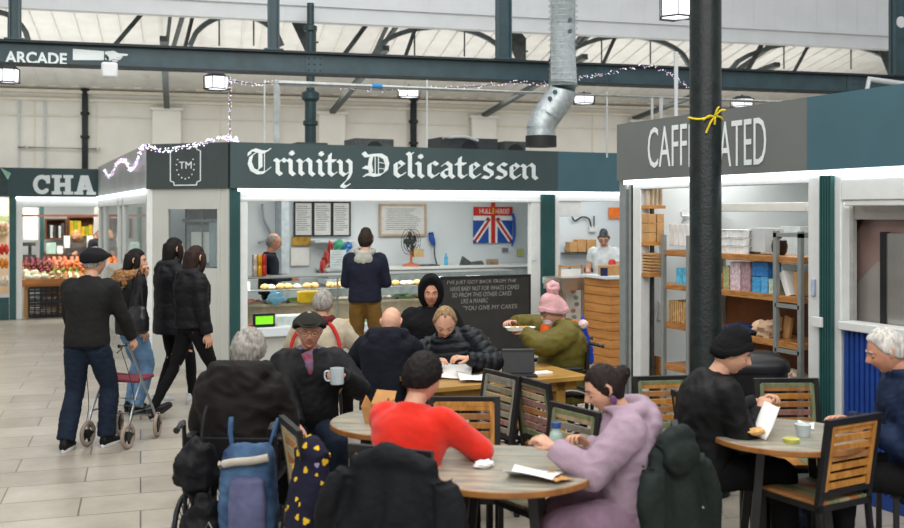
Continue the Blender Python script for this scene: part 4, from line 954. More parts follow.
for s_, x0_, x1_, py in (("I'VE JUST GOT BACK FROM THE", 447, 516, 282), ("HAVE BABY NUT FOR WHATS I CAMES", 450, 519, 288.2), ("SO FROM THIS OTHER CAKES", 452, 511.5, 294.3), ("LIKE A MANIAC", 461, 488, 300.5), ('"YOU GIVE MY CAKES', 463, 517, 307.5)):
    mb = MB(); x0w, x1w = onY(x0_, 213, Yc).x-cb2.location.x, onY(x1_, 213, Yc).x-cb2.location.x; textmesh(mb, s_, (x0w+x1w)/2, zY(480, py, Yc), x1w-x0w, .060, y=-.002, depth=.002, shear=.15, bold=-.004); mb.build('chalk_writing', mat('chalk', '#8c8c86', rough=.9), cb2)
# second opening: kitchen hatch
w = dM(); w.b2(8.25, XR, YD+2.0, YD+2.08, 0, ZB+.3); w.build('back_wall', whitewall, deli)
Yk = YD+1.98
poster(608.5, 621, 207.5, 218.5, Yk-.01, 'orange paper notice on the kitchen hatch wall', 'notice', mat('orange_paper', '#e0742a', rough=.7), None, 0, 'notice')
sk_ = MB(); a = onY(567, 253, Yk-.2); b = onY(598, 253, Yk-.2); sk_.b2(a.x, b.x, Yk-.25, Yk, a.z-.03, a.z); small('wall_shelf', sk_, steelg, 'dark wall shelf carrying boxes in the kitchen hatch', 'shelf')
for k, (u, v_, y_) in enumerate(((570, 577.5, 242), (578, 586, 239.5), (587, 596.5, 239.5))): bxp('cardboard_box', u, v_, y_, 252, Yk-.2, .15, cardm, ['small', 'middle', 'rightmost'][k]+' cardboard box on the dark wall shelf of the kitchen hatch', 'box')
mb = MB(); c = onY(592, 229, Yk); mb.box(c+V((0,-.02,0)), (.14,.04,.09)); o = small('fused_switch', mb, alu, 'grey fused switch box on the kitchen hatch wall', 'switch box')
mb = MB(); mb.tube([onY(572,216.5,Yk-.03), onY(575,221,Yk-.03), onY(582,217,Yk-.03), onY(589,219,Yk-.03), onY(591,227,Yk-.03)], .014, smooth=4); mb.tube([onY(594,216,Yk-.03), onY(594,228,Yk-.03)], .014); mb.build('cable', ironk, o)
for px in (586.5, 591.8): mb = MB(); c = onY(px, 270, Yk-.02); mb.box(c, (.05,.05,.07)); small('power_plug', mb, ironk, 'black plug in the kitchen wall, '+('the one nearer the teal post' if px < 590 else 'the one nearer the cook'), 'plug')
# boarded serving counter standing forward
X2 = 7.2; Y2 = 10.98
bc = empty('boarded_counter', (X2, Y2, 0), 0, 'tall serving counter clad in orange larch boards with white top', 'counter')
mb = MB(); hc_ = 1.14
for i in range(10): z = i*hc_/10; mb.b2(0, 1.2, 0, .03, z+.008, z+hc_/10); mb.b2(0, .03, .03, .62, z+.008, z+hc_/10)
mb.build('cladding', plymat, bc, bevel=.003)
mb = MB(); mb.b2(.03, 1.2, .03, .62, 0, hc_-.01); mb.build('carcass', cardm, bc)
mb = MB(); mb.b2(-.06, 1.2, -.04, .64, hc_, hc_+.035); mb.build('worktop', whitewall, bc, bevel=.004)
sk_ = MB(); a = V((X2-.30, Y2+.70, .95)); sk_.b2(a.x, a.x+.40, a.y, a.y+.5, .95, 1.12); sk_.b2(a.x+.02, a.x+.06, a.y, a.y+.04, 0, .95); sk_.b2(a.x+.34, a.x+.38, a.y, a.y+.04, 0, .95); small('steel_sink', sk_, steel, 'stainless sink unit beside the boarded counter', 'sink')
c = onY(612, 266, Y2+.3); bx('wooden_crate', c.x-.16, c.x+.2, Y2+.2, Y2+.4, hc_+.035, hc_+.165, cardm, 'small brown crate on the boarded counter', 'crate')
mb = MB(); c = onY(622, 260, Y2+.45); mb.lathe([(0,0),(.03,0),(.032,.15),(.013,.2),(.013,.27),(0,.27)], (c.x, c.y, hc_+.035), 14); small('sauce_bottle', mb, mat('brown_glass', '#4a2a14', rough=.15), 'brown sauce bottle on the boarded counter', 'bottle')
mb = MB(); c = onY(612, 260, Y2+.45); mb.lathe([(0,0),(.05,0),(.05,.17),(.03,.2),(0,.2)], (c.x, c.y, hc_+.035), 16); small('ketchup_bottle', mb, redm, 'red sauce tub between crate and cook', 'bottle')
mb = MB(); c = onY(604, 272, Y2+.15); mb.lathe([(0,0),(.05,0),(.05,.11),(0,.11)], (c.x, c.y, hc_+.035), 16); small('dark_mug', mb, mat('navy_mug', '#20264a', rough=.3), 'dark blue mug on the boarded counter', 'mug')
# a-board behind pink hat: pale notice stand
nb = empty('notice_stand', onY(571, 300, 12.0), R(0), 'white leaflet board on a wooden easel behind the pink bobble hat', 'notice board'); nb.location.z = 0
mb = MB(); mb.b2(-.16, .16, 0, .02, .45, 1.22); mb.build('sheet', paper, nb); mb = MB()
for q in (-1, 1): mb.bar((q*.18, .01, 0), (q*.18, .01, 1.28), .025, .025)
mb.bar((-.18,.01,1.26), (.18,.01,1.26), .025, .025); mb.bar((0,.03,1.25), (0,.4,0), .025, .025); mb.build('frame', cardm, nb)
mb = MB()
for q in range(7): mb.ball((rnd.uniform(-.1,.1), -.004, .55+q*.09), (.04,.003,.03), q % 3)
mb.build('print', [mat('leaf_teal', '#78b0a0', rough=.7), mat('leaf_pink', '#c89090', rough=.7), ink], nb)
# roof clutter on the deli
for k, (a, b, y0, lab) in enumerate(((355, 394, 138, 'dark flat cooling unit on the deli roof above Trinity'), (440, 498, 137, 'dark cooling unit on the deli roof above Delicatessen'), (505, 526, 141, 'small dark unit on the deli roof beside the duct collar'), (297, 328, 142, 'low grey box on the deli roof behind the iron column'))):
    Y = YD+.9; A = onY(a, y0, Y); B = onY(b, y0, Y); root = empty('cooling_unit', ((A.x+B.x)/2, Y, 2.69), 0, lab, 'cooling unit'); w_ = (B.x-A.x)/2; h_ = A.z-2.69
    mb = MB(); mb.b2(-w_, w_, 0, .5, 0, h_); mb.build('casing', [steelg, mat('unit_dark', '#34393a', rough=.6)][k % 2], root, bevel=.01)
    mb = MB(); mb.cyl((0,-.01,h_*.55), (0,0,h_*.55), h_*.35, n=20); mb.build('fan_grille', ironk, root)
    if k == 1: mb = MB(); mb.tube([(-w_,-.1,h_*.95), (-w_*.3,-.12,h_*1.02), (w_*.2,-.1,h_*.9)], .02, smooth=3); mb.build('pipe', conduit, root)
# ============================================================ FRUIT STALL
YF = 20.5
def xf(px, Y=YF): return onY(px, 213, Y).x
fs = empty('market_stall', (xf(30), YF, 0), 0, 'green fruit and vegetable stall at the far left with letters CHA', 'stall')
def fM(): mb = MB(); mb.M = Matrix.Translation(-fs.location); return mb
f = fM(); f.b2(xf(8), xf(140), YF-.06, YF, ZB, 2.85); fo = f.build('fascia', fascD, fs)
t = fM()
# slab-serif CHA
def slab(ch_, x0, x1, z0, z1, y):
    w_, h_ = x1-x0, z1-z0; s_ = .24*w_
    def B(a, b, c, d, n_=[0]): n_[0] += 1; t.b2(x0+a*w_, x0+b*w_, y-.03-.0007*n_[0], y, z0+c*h_, z0+d*h_)
    if ch_ == 'H':
        for q in (.12, .62): B(q, q+.26, 0, 1)
        for q in (0, .54): B(q, q+.46, 0, .16); B(q, q+.46, .84, 1)
        B(.3, .7, .40, .60)
    elif ch_ == 'A':
        t.prism([(x0+.08*w_,z0),(x0+.36*w_,z0),(x0+.62*w_,z0+h_),(x0+.30*w_,z0+h_)], y-.03, y); t.prism([(x0+.66*w_,z0),(x0+.95*w_,z0),(x0+.66*w_,z0+h_),(x0+.36*w_,z0+h_)], y-.031, y); B(0,.42,0,.15); B(.58,1.02,0,.15); B(.3,.75,.25,.42)
    elif ch_ == 'C':
        P = []; 
        for q in range(21): a = R(48+q*264/20); P.append((x0+w_*.5+math.cos(a)*w_*.38, z0+h_*.5+math.sin(a)*h_*.39))
        for p_, q_ in zip(P, P[1:]): t.bar((p_[0], y-.015, p_[1]), (q_[0], y-.015, q_[1]), .03, w_*.27, up=V((0,0,1)) if False else V((0,1,0))) if False else t.prism(hull([(p_[0]*1.0,p_[1]-.0),]+[(p_[0]+math.cos(R(k_))*w_*.13, p_[1]+math.sin(R(k_))*w_*.13) for k_ in range(0,360,30)]+[(q_[0]+math.cos(R(k_))*w_*.13, q_[1]+math.sin(R(k_))*w_*.13) for k_ in range(0,360,30)]), y-.03-.0006*len(t.f)*.02, y)
        B(.74, .96, .56, .98)
z0, z1 = zY(50, 194.5, YF), zY(50, 175, YF)
for c_, a, b in (('C', 33, 50.5), ('H', 51.5, 73), ('A', 74, 95)): slab(c_, xf(a), xf(b), z0, z1, YF-.062)
t.build('lettering', signw, fo, label='white slab-serif capital letters')
p = fM(); p.b2(xf(9.5), xf(16), YF-.02, YF+.1, 0, ZB); p.build('post', postt, fs)
p = fM(); p.b2(xf(16), xf(22), YF, YF+.1, 0, ZB); p.b2(xf(22.2), xf(140), YF+.005, YF+.095, 2.12, ZB-.012); p.build('frame', alu, fs, bevel=.006)
p = fM(); p.b2(xf(16), xf(140), YF-.05, YF+.02, ZB-.05, ZB-.01); p.build('light_strip', stripm, fs)
p = fM(); p.b2(-2.5, xf(160), YF+3.2, YF+3.3, 0, 2.8); p.build('back_wall', whitewall, fs)
p = fM(); p.b2(-2.5, xf(160), YF+.0, YF+3.3, 2.7, 2.75); p.build('roof', MATS['stall_roof'], fs)
p = fM(); p.b2(xf(22), xf(120), YF+.1, YF+.13, 1.93, 1.97); p.build('rail', mat('salmon_rail', '#c87a64', rough=.5), fs)
ls = empty('market_stall', (xf(4), YF, 0), 0, 'neighbouring stall cut off by the left edge of the photograph', 'stall')
def lM(): mb = MB(); mb.M = Matrix.Translation(-ls.location); return mb
f = lM(); f.b2(xf(-60), xf(8), YF-.05, YF, ZB, 2.85); f.build('fascia', mat('fascia_dark', '#26393b', rough=.5), ls)
f = lM(); f.b2(xf(-60), xf(9), YF-.04, YF, 0, .42); f.build('plinth', mat('plinth_teal', '#23484a', rough=.5), ls)
f = lM(); f.b2(xf(-60), xf(9), YF+1.2, YF+1.25, .4, 2.3, 0); f.b2(xf(-60), xf(9), YF+.9, YF+1.2, 1.6, 1.95, 1); f.build('back_wall', [mat('peach_poster', '#e8c8a0', rough=.6, hex2='#f0ddc0', scale=3), mat('green_poster', '#b8c89a', rough=.6)], ls)
for k, (y_, n_, h_) in enumerate(((240, 'sauce_red', '#c03a28'), (258, 'sauce_orange', '#d87a2a'), (252, 'sauce_yellow', '#d8a43a'))):
    pass
# hanging ticket on the fascia
mb = MB(); c = onY(5, 172, YF-.1); mb.prism([(c.x-.08,c.z+.08),(c.x+.1,c.z-.02),(c.x+.05,c.z-.15)], c.y, c.y+.01); small('green_pennant', mb, mat('mint', '#8ab8a0', rough=.6), 'small pale green pennant at the far left fascia', 'pennant')
# counter and produce
fc = empty('produce_counter', (xf(60), YF+.5, 0), 0, 'sloping wooden fruit and vegetable counter on the far stall', 'counter')
mb = MB(); mb.M = Matrix.Translation(-fc.location)
mb.b2(xf(22), xf(125), YF+.05, YF+.11, .64, .74); mb.prism([(YF+.08,.66),(YF+1.3,1.05),(YF+1.3,1.0),(YF+.08,.6)], xf(22), xf(125), ax='x'); mb.build('counter_top', mat('counter_wood', '#b5733a', rough=.5, kind='wood', scale=4, stretch=(.3,1,1), hex2='#96602c'), fc)
mb = MB(); mb.M = Matrix.Translation(-fc.location)
for x in (xf(22)+.05, xf(60), xf(110)): mb.b2(x, x+.06, YF+.2, YF+1.2, 0, .62)
mb.build('leg', cardm, fc)
for r_ in range(2):
    for c_ in range(4):
        x = xf(23)+.1+c_*.66; root = empty('plastic_crate', (x+.3, YF+.3, .02+r_*.28), 0, 'black plastic crate stacked under the produce counter', 'crate', 'black crates under the produce counter')
        mb = MB(); mb.b2(-.29, .29, -.2, .2, 0, .02)
        for z in (.03, .11, .19, .25): mb.b2(-.30, .30, -.2, -.19, z, z+.025); mb.b2(-.3, .3, .19, .2, z, z+.025)
        for q in range(7): xx = -.3+q*.0983; mb.b2(xx, xx+.02, -.2, -.185, 0, .27)
        for q in (-.3, .285): mb.b2(q, q+.015, -.2, .2, 0, .27)
        mb.build('shell', blackp, root)
        mb = MB(); 
        for q in range(6): mb.ball((rnd.uniform(-.2,.2), rnd.uniform(-.12,.0), .05), .04, 0, 8, 6)
        mb.build('contents', mat('crate_contents', '#5a5a56', rough=.7, hex2='#a8a8a0', scale=20), root)
prod = {'o': ('orange', mat('orange_peel', '#d8792a', rough=.5), 'orange in the heaped fruit display of the far stall', 'oranges heaped on the far stall'),
        'p': ('peach', mat('peach_skin', '#d09070', rough=.5, hex2='#c06a48', scale=10), 'pale reddish apple in the heaped fruit display of the far stall', 'reddish apples heaped on the far stall'),
        'r': ('red_onion', mat('red_onion', '#6a2434', rough=.4), 'dark red onion at the left of the far stall display', 'red onions heaped on the far stall'),
        'g': ('green_pear', mat('pear_green', '#7a8f32', rough=.5), 'green pear in the middle row of the far stall', 'green pears on the far stall'),
        'w': ('cauliflower', mat('cauli', '#d8d8c0', rough=.8), 'white cauliflower at the front left of the far stall', 'cauliflowers on the far stall'),
        'l': ('leek', mat('leek', '#a8b878', rough=.6, hex2='#e0e4d0', scale=6), 'pale green leek at the front of the far stall', 'leeks on the far stall'),
        'y': ('lemon', mat('lemon', '#c8b830', rough=.5), 'yellow green lime in the far stall display', 'limes on the far stall')}
protos = {}
for k_, (nm, m_, lb, gp) in prod.items():
    mb = MB()
    if k_ == 'w':
        for q in range(12): mb.ball((rnd.uniform(-.05,.05), rnd.uniform(-.05,.05), rnd.uniform(0,.05)), .045, 0, 10, 7)
    elif k_ == 'l': mb.tube([(0,-.12,0),(0,0,.02),(0,.14,.03)], [.03,.028,.04], n=8)
    elif k_ == 'g': mb.lathe([(0,-.04),(.035,-.03),(.042,0),(.03,.03),(.018,.055),(0,.06)], n=12)
    else: mb.ball((0,0,0), (.04,.04,.037), 0, 12, 8, jit=.05)
    me = mb.mesh(nm); me.materials.append(m_); me.polygons.foreach_set('use_smooth', [True]*len(me.polygons)); protos[k_] = me
def slopez(y): return .66+(y-YF-.08)*.32+.03
rows = [(.22, 'wwwllllllggwwll', .155), (.42, 'wwlllgggllppllww', .15), (.58, 'rrrrggggoogggggyyy', .13), (.72, 'rrrrrppooppoooopyyyy', .11), (.80, 'rrrrrpppppooooooyyyy', .11), (.88, 'rrrrrppppooooooooyyyy', .105), (.98, 'rrrrppppppooooooopyyy', .105), (1.08, 'rrrrrpppppooooooopyyy', .105)]
for yy, st, dx in rows:
    for i, c_ in enumerate(st):
        for lay in range(2 if yy > .6 else 1):
            o = bpy.data.objects.new(prod[c_][0], protos[c_]); col.objects.link(o)
            o.location = (xf(24)+.06+i*dx+rnd.uniform(-.02,.02), YF+yy+rnd.uniform(-.03,.03)+lay*.03, slopez(YF+yy)+.02+lay*.06); o.rotation_euler = (rnd.uniform(-.4,.4), rnd.uniform(-.4,.4), rnd.uniform(0,6) if c_ != 'l' else rnd.uniform(-.3,.3)); tag(o, prod[c_][2], prod[c_][0].replace('_', ' '), prod[c_][3])
# back shelving of wooden boxes with packets
Yb = YF+2.6
def fbx(px0, px1, py0, py1, Y): a = onY(px0, py1, Y); b = onY(px1, py0, Y); return a.x, b.x, zY((px0+px1)/2, py1, Y), zY((px0+px1)/2, py0, Y)
for k, (a, b, y0, y1, lab) in enumerate(((45, 67, 220, 238, 'dark wooden display box with black and white packets at the fruit stall'), (68, 95, 218, 236, 'wooden display box with yellow packets at the fruit stall'))):
    X0, X1, Z0, Z1 = fbx(a, b, y0, y1, Yb); root = empty('display_box', ((X0+X1)/2, Yb, Z0), 0, lab, 'display box'); w_ = (X1-X0)/2; h_ = Z1-Z0
    mb = MB(); mb.b2(-w_, w_, 0, .3, -.03, 0); mb.b2(-w_, w_, 0, .3, h_, h_+.03); mb.b2(-w_, -w_+.03, 0, .3, 0, h_); mb.b2(w_-.03, w_, 0, .3, 0, h_); mb.b2(-w_, w_, .28, .3, 0, h_); mb.build('box', mat('brown_wood', '#7a4c2c', rough=.6, kind='wood', scale=5, hex2='#5c3620'), root)
    for q in range(6):
        x = -w_+.08+q*(2*w_-.16)/5; mb = MB(); hh_ = h_*rnd.uniform(.5,.85); mb.b2(x-.04, x+.03, .05, .12, 0, hh_); mb.build('packet', [[blackp, paper, steelg][q % 3], [yel, mat('lime_packet', '#a8b428', rough=.5), yel][q % 3]][k], root)
for k, (a, b, y0, y1, m_, lab) in enumerate(((46, 56, 243, 254, mat('mint_bag', '#a8c8bc', rough=.6), 'mint green bag behind the produce'), (64, 70, 236, 248, paper, 'white price card left of the blonde stallholder'), (87, 93, 236, 247, paper, 'white price card right of the blonde stallholder'), (57, 63, 246, 254, trayw, 'white tub behind the red onions'), (23, 38, 208, 240, paper, 'large pale sheet hanging at the left of the fruit stall'))):
    X0, X1, Z0, Z1 = fbx(a, b, y0, y1, YF+1.6); bx('price_card', X0, X1, YF+1.6, YF+1.63, Z0, Z1, m_, lab, 'card')
mb = MB(); X0, X1, Z0, Z1 = fbx(23, 36, 240, 256, YF+1.2); mb.b2(X0, X1, YF+1.2, YF+1.5, Z1-.12, Z1-.05); mb.b2(X0+.1, X0+.16, YF+1.3, YF+1.4, Z0-.1, Z1-.1); mb.b2(X0, X1, YF+1.2, YF+1.45, Z0-.1, Z0+.02); small('weighing_scale', mb, steelg, 'dark weighing scale on the fruit stall counter', 'scale')
X0, X1, Z0, Z1 = fbx(40, 44, 205, 258, YF+2.0); bx('stall_upright', X0, X1, YF+2.0, YF+2.1, 0, Z1+.3, postt, 'green upright behind the produce', 'upright')
X0, X1, Z0, Z1 = fbx(44, 100, 240, 256, YF+2.4)
bx('back_counter', X0, X1, YF+2.3, YF+2.9, 0, 1.15, MATS['brown_wood'], 'brown back counter behind the fruit stallholder', 'counter')
X0, X1, Z0, Z1 = fbx(93, 97, 200, 235, YF+.8); mb = MB(); mb.prism([(X0, Z0), (X1+.03, Z0+.1), (X1+.02, Z1), (X0+.04, Z1-.1)], YF+.8, YF+.84); small('carrier_bag', mb, paper, 'white carrier bags hung at the right of the fruit stall', 'carrier bag')
# left stall jars of colour
for k, (y_, h_, n_, lab) in enumerate(((228, '#d8b090', 'poster_tan', 'round picnic pictures on the far left stall poster'), (250, '#c83a2c', 'poster_red', 'red drink bottles printed at the far left stall'), (264, '#d8882c', 'poster_orange', 'orange fruit tray at the far left stall'), (282, '#d8d0c0', 'poster_cream', 'pale tray below the orange fruit at the far left stall'))):
    mb = MB(); X0, X1, Z0, Z1 = fbx(-8, 8.5, y_-7, y_+6, YF+.5)
    for q in range(4): mb.ball((X0+(X1-X0)*(q+.5)/4, YF+.5, (Z0+Z1)/2), ((X1-X0)/7, .06, (Z1-Z0)*.42), jit=.3, seed=q+k, nu=12, nv=8)
    small('produce_heap', mb, mat(n_, h_, rough=.6, var=.3, scale=20), lab, 'produce')
fairy([V((c1.x-.06, YE-1.5, 2.78)), V((c1.x-.06, 17.8, 2.62)), V((c1.x-.06, 16.6, 2.80)), V((c1.x-.06, 15.6, 2.78)), V((c1.x-.06, 14.9, 2.62)), V((c1.x-.07, 14.0, 2.70)), V((c1.x-.06, c1.y, 2.86)), c1+out*.06+V((.2,-.2,2.80)), c1+out*.06+V((.55,-.55,2.86)), c0+V((-.1,-.1,2.93)), c0+V((.1,-.05,2.92))], 'white and violet fairy lights draped along the grey side fascia', n=6, seed=2, r=.009)
a_ = hall(230, 78, 13.3); fairy([a_, V((a_.x, a_.y, 2.9))], 'fairy lights wound up the thin pole above the TM badge', n=8, seed=3)
fairy([hall(230, 80, 13.4), hall(252, 84, 13.3), hall(280, 83, 13.3), hall(330, 86, 13.3), hall(380, 90, 13.2), hall(440, 88, 13.2), hall(480, 86, 13.2), hall(515, 82, 13.2), hall(545, 84, 13.0), hall(580, 78, 13.2), hall(600, 75, 13.2), hall(625, 69, 13.2), hall(650, 66, 13.2), hall(672, 76, 13.2), hall(688, 88, 13.2)], 'pink and violet fairy lights strung along the girder', n=3, seed=4, r=.006)
# ============================================================ CAFFEINATED STALL (front along X = XC)
XC = 5.40; YC1 = yat(619.5, XC); YC0 = 2.5
zCT, zCB = 2.845, 2.31
cf = empty('market_stall', (XC, 6, 0), 0, 'coffee stall on the right with grey fascia and tall thin white lettering', 'stall')
def cfM(): mb = MB(); mb.M = Matrix.Translation(-cf.location); return mb
Ys = yat(810, XC)
f = cfM(); f.b2(XC-.03, XC+.03, Ys, YC1, zCB, zCT); f.b2(XC-.03, XC+.03, YC0, Ys, zCB, zCT, 1); f.b2(XC, XC+3.5, YC1-.03, YC1+.03, zCB, zCT, 0); fo = f.build('fascia', [fascG, fascT], cf)
f = cfM(); f.b2(XC-.02, XC+.04, YC0, YC1-.1, zCB-.04, zCB-.003); f.build('light_strip', stripm, cf)
# lettering on a plane facing -x: local x runs to -y
LM = Matrix(((0,1,0),(-1,0,0),(0,0,1))).to_4x4()
def cl(): mb = MB(); mb.M = Matrix.Translation(V((XC-.032, 0, 0))-cf.location) @ LM; return mb
t = cl()
def ly(px): return -yat(px, XC)
zl0, zl1 = 2.0-(167.5-213)*onX(668, 213, XC).length/1000, 0
for s_, a, b, zz in (('CAFF', 651, 690, 2.59), ('EIN', 692, 721, 2.575), ('ATED', 722.5, 769.5, 2.56)):
    textmesh(t, s_, (ly(a)+ly(b))/2, zz, ly(b)-ly(a), .365, y=0, bold=-.004)
t.build('lettering', signw, fo, label='tall thin white capitals reading CAFFEINATED')
# posts, frames
p = cfM()
def pc(px0, px1, m=0, z0=0, z1=zCB, dx=0.02, th=.10): p.b2(XC+dx, XC+dx+th, yat(px1, XC+dx), yat(px0, XC+dx), z0, z1, m)
pc(631, 640.5); pc(808, 819); pc(832.5, 841, z1=zCB-.02)
p.b2(XC+.02, XC+.1, YC0, YC1, 2.22, zCB); p.b2(XC+.01, XC+.1, YC0, yat(840, XC), 2.09, 2.24); p.b2(XC-.03, XC+.12, YC0, yat(841, XC), 1.18, 1.24); p.b2(XC+.02, XC+.1, 2.5, yat(841, XC)-.01, 2.05, 2.09)
p.build('frame', alu, cf, bevel=.006)
p = cfM(); pc(628.5, 633, z1=zCB); p.b2(XC-.0, XC+.1, YC1-.10, YC1, 0, zCB); p.build('corner_post', greyframe, cf)
p = cfM(); pc(820, 831.5, dx=-.01, th=.12)
for q in range(5): y = yat(820+q*2.6+1, XC-.01); p.b2(XC-.02, XC-.01, y-.006, y+.006, 0, zCB)
p.build('post', postt, cf)
p = cfM(); p.b2(XC+.03, XC+.07, YC0, yat(841, XC), .1, 1.19)
n_ = int((yat(841, XC)-YC0)/.045)
for q in range(n_): y = YC0+q*.045; p.b2(XC+.015, XC+.03, y, y+.025, .1, 1.19)
p.b2(XC+.02, XC+.08, YC0, yat(841, XC), 0, .1)
p.build('ribbed_panel', mat('royal_blue', '#1d3f88', rough=.45, var=.08), cf)
p = cfM(); p.b2(XC+.1, XC+.14, yat(842, XC)-.0, yat(832, XC), 0, zCB); p.b2(XC+.1, XC+2.6, yat(826, XC)-.0, yat(826, XC)+.05, 0, 2.3); p.build('partition', mat('partition_grey', '#9a9a96', rough=.5), cf)
p = cfM(); p.b2(XC, XC+3.5, YC0, YC1, 2.72, 2.77); p.build('roof', MATS['stall_roof'], cf)
XB = XC+2.5
p = cfM(); p.b2(XB, XB+.08, YC0, YC1, 0, 2.72); p.b2(XC+.1, XB, YC1-.08, YC1-.03, 0, 2.3, 0); p.build('back_wall', [whitewall], cf)
def onXb(px, py, dx): return onX(px, py, XC+dx)
def cbox(name, px0, px1, py0, py1, dx, dep, m, lab, cat, grp=None, bevel=.004, rot=None):
    # box whose front face lies on the plane X = XC+dx
    y1 = yat(px0, XC+dx); y0 = yat(px1, XC+dx); pm = (px0+px1)/2; z0 = onXb(pm, py1, dx).z; z1 = onXb(pm, py0, dx).z
    mb = MB(); mb.box((0, 0, 0), (dep, y1-y0, z1-z0), rot=rot); o = mb.build(name, m, bevel=bevel); o.location = (XC+dx+dep/2, (y0+y1)/2, (z0+z1)/2); return tag(o, lab, cat, grp)
# stainless hood stall interior right
hd = empty('extraction_hood', (XC+.7, yat(870, XC+.7), 1.24), 0, 'large stainless extraction hood and cabinet seen through the right opening', 'hood')
mb = MB(); mb.M = Matrix.Translation(-hd.location); ya, yb = yat(836, XC+.2), 2.0; bro = mat('warm_steel', '#9a8274', rough=.35, metal=.35, hex2='#6e5a50', scale=1.5)
mb.b2(XC+.9, XC+.95, yb, ya, 1.2, 2.7, 1); mb.prism([(XC+.25,2.08),(XC+.9,1.75),(XC+.9,2.4),(XC+.25,2.4)], yb, ya-.25, ax='y', m=0) if False else None
mb.rings([[V((XC+.22, y, 2.02)), V((XC+.22, y, 2.3)), V((XC+.92, y, 2.3)), V((XC+.92, y, 1.72))] for y in (yb, ya-.35)], 0) if False else None
mb.build('canopy', [bro, steel], hd)
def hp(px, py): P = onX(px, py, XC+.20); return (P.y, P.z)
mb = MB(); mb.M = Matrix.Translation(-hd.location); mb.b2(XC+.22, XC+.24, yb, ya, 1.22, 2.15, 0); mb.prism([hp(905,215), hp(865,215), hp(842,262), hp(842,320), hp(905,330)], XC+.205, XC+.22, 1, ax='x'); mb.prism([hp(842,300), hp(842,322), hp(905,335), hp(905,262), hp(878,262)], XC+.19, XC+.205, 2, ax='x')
mb.build('reflection_panel', [mat('amber_reflection', '#8a5a3c', rough=.3, metal=.4, hex2='#6a4630', scale=2), mat('rose_reflection', '#a58c84', rough=.3, metal=.4, hex2='#8a716a', scale=2), mat('pale_reflection', '#a09a94', rough=.3, metal=.5, var=.1, scale=2)], hd)  # brown, rose and pale shapes painted in for reflections in the glass
mb = MB(); mb.M = Matrix.Translation(-hd.location); mb.b2(XC+.15, XC+.19, 2.0, yat(886, XC+.15), 1.22, 1.86); mb.b2(XC+.14, XC+.18, yat(886.5, XC+.15), yat(881, XC+.15), 1.22, 1.87, 1); mb.build('cabinet', [steel, blackp], hd)
mb = MB(); mb.M = Matrix.Translation(-hd.location); mb.b2(XC+.55, XC+.9, yb, yat(885, XC+.6), 1.22, 1.80); mb.build('rear_cabinet', [steel, blackp], hd)
mb = MB(); mb.M = Matrix.Translation(-hd.location); mb.b2(XC+.115, XC+.135, 2.6, yat(842, XC+.12), 1.955, 2.2); mb.build('header_panel', [mat('hood_band', '#8a8580', rough=.35, metal=.4, hex2='#a8a29c', scale=1)], hd)
mb = MB(); mb.M = Matrix.Translation(-hd.location); mb.b2(XC+.12, XC+.95, 2.2, ya, 1.20, 1.235); mb.build('worktop', steel, hd)
# shelving rack along the window
XC_ = XC; XC = XC-.27
sk = empty('shelving_rack', (XC+.5, yat(740, XC+.45), 0), 0, 'grey steel rack with thick wooden shelves inside the coffee stall', 'shelving')
ybl, yfr = 7.60, yat(803, XC+.45)
def kM2(): mb = MB(); mb.M = Matrix.Translation(-sk.location); return mb
shz = [1.66, 1.355, 1.0, .62, .25]
for z in shz: mb = kM2(); mb.b2(XC+.42, XC+.80, yfr, ybl, z-.05, z); mb.build('shelf', wood, sk, bevel=.004)
for px in (664, 689, 776.5, 801): 
    mb = kM2(); y = min(7.77, yat(px, XC+.42))
    for dx in (.40, .78): mb.b2(XC+dx, XC+dx+.035, y-.018, y+.018, 0, 1.86 if px > 700 else 1.80)
    mb.b2(XC+.4, XC+.80, y-.018, y+.018, 1.81, 1.845) if px > 700 else None
    mb.build('upright', greyframe, sk)
mb = kM2(); y0, y1 = yat(801, XC+.42), yat(776.5, XC+.42); 
for z in (1.83, 1.28, .93): mb = kM2(); mb.b2(XC+.40, XC+.43, y0, y1, z-.015, z+.015); mb.build('ladder_rung', greyframe, sk)
mb = kM2(); mb.b2(XC+.82, XC+.86, yfr-.05, ybl, 0, 1.3); mb.build('back_board', mat('brown_board', '#8a5a34', rough=.6, hex2='#6e4526', scale=4), sk)
# white shutter box across the inside
o = cbox('shutter_box', 690, 806, 203, 211.5, 1.2, .2, alu, 'long white shutter housing inside the coffee stall', 'shutter'); 
# items on top shelf
for k in range(3):
    for j, (a, b) in enumerate(((715, 731), (732, 747))):
        y_ = 248.0+j*1.0-k*6.6; z_ = 1.66+k*.068
        ya_, yb_ = yat(b, XC+.5), yat(a, XC+.5); mb = MB(); 
        n = 5
        for q in range(n): y = ya_+(yb_-ya_)*(q+.5)/n; mb.cyl((XC+.5, y, z_), (XC+.5, y, z_+.06), .030, .034, n=14); mb.cyl((XC+.62, y, z_), (XC+.62, y, z_+.06), .030, .034, n=14)
        mb.b2(XC+.46, XC+.66, ya_, yb_, z_+.058, z_+.064); small('cup_tray', mb, trayw, 'white tray of takeaway cups stacked on the top shelf of the rack', 'cup tray', 'trays of white cups on the top shelf')
cbox('glass_jar_box', 748, 765, 228, 252, .55, .2, mat('frosted_box', '#cfd6d6', rough=.25, var=.04), 'frosted white box beside the cup trays on the top shelf', 'box')
mb = MB(); c = onXb(779.5, 245, .6); mb.lathe([(0,-.075),(.04,-.075),(.058,-.05),(.066,0),(.055,.045),(.02,.065),(.02,.08),(0,.082)], (c.x, c.y, 1.735), 24); small('round_jar', mb, mat('dark_brown_glaze', '#2e1e1a', rough=.25), 'dark brown round jar behind the rack post on the top shelf', 'jar')
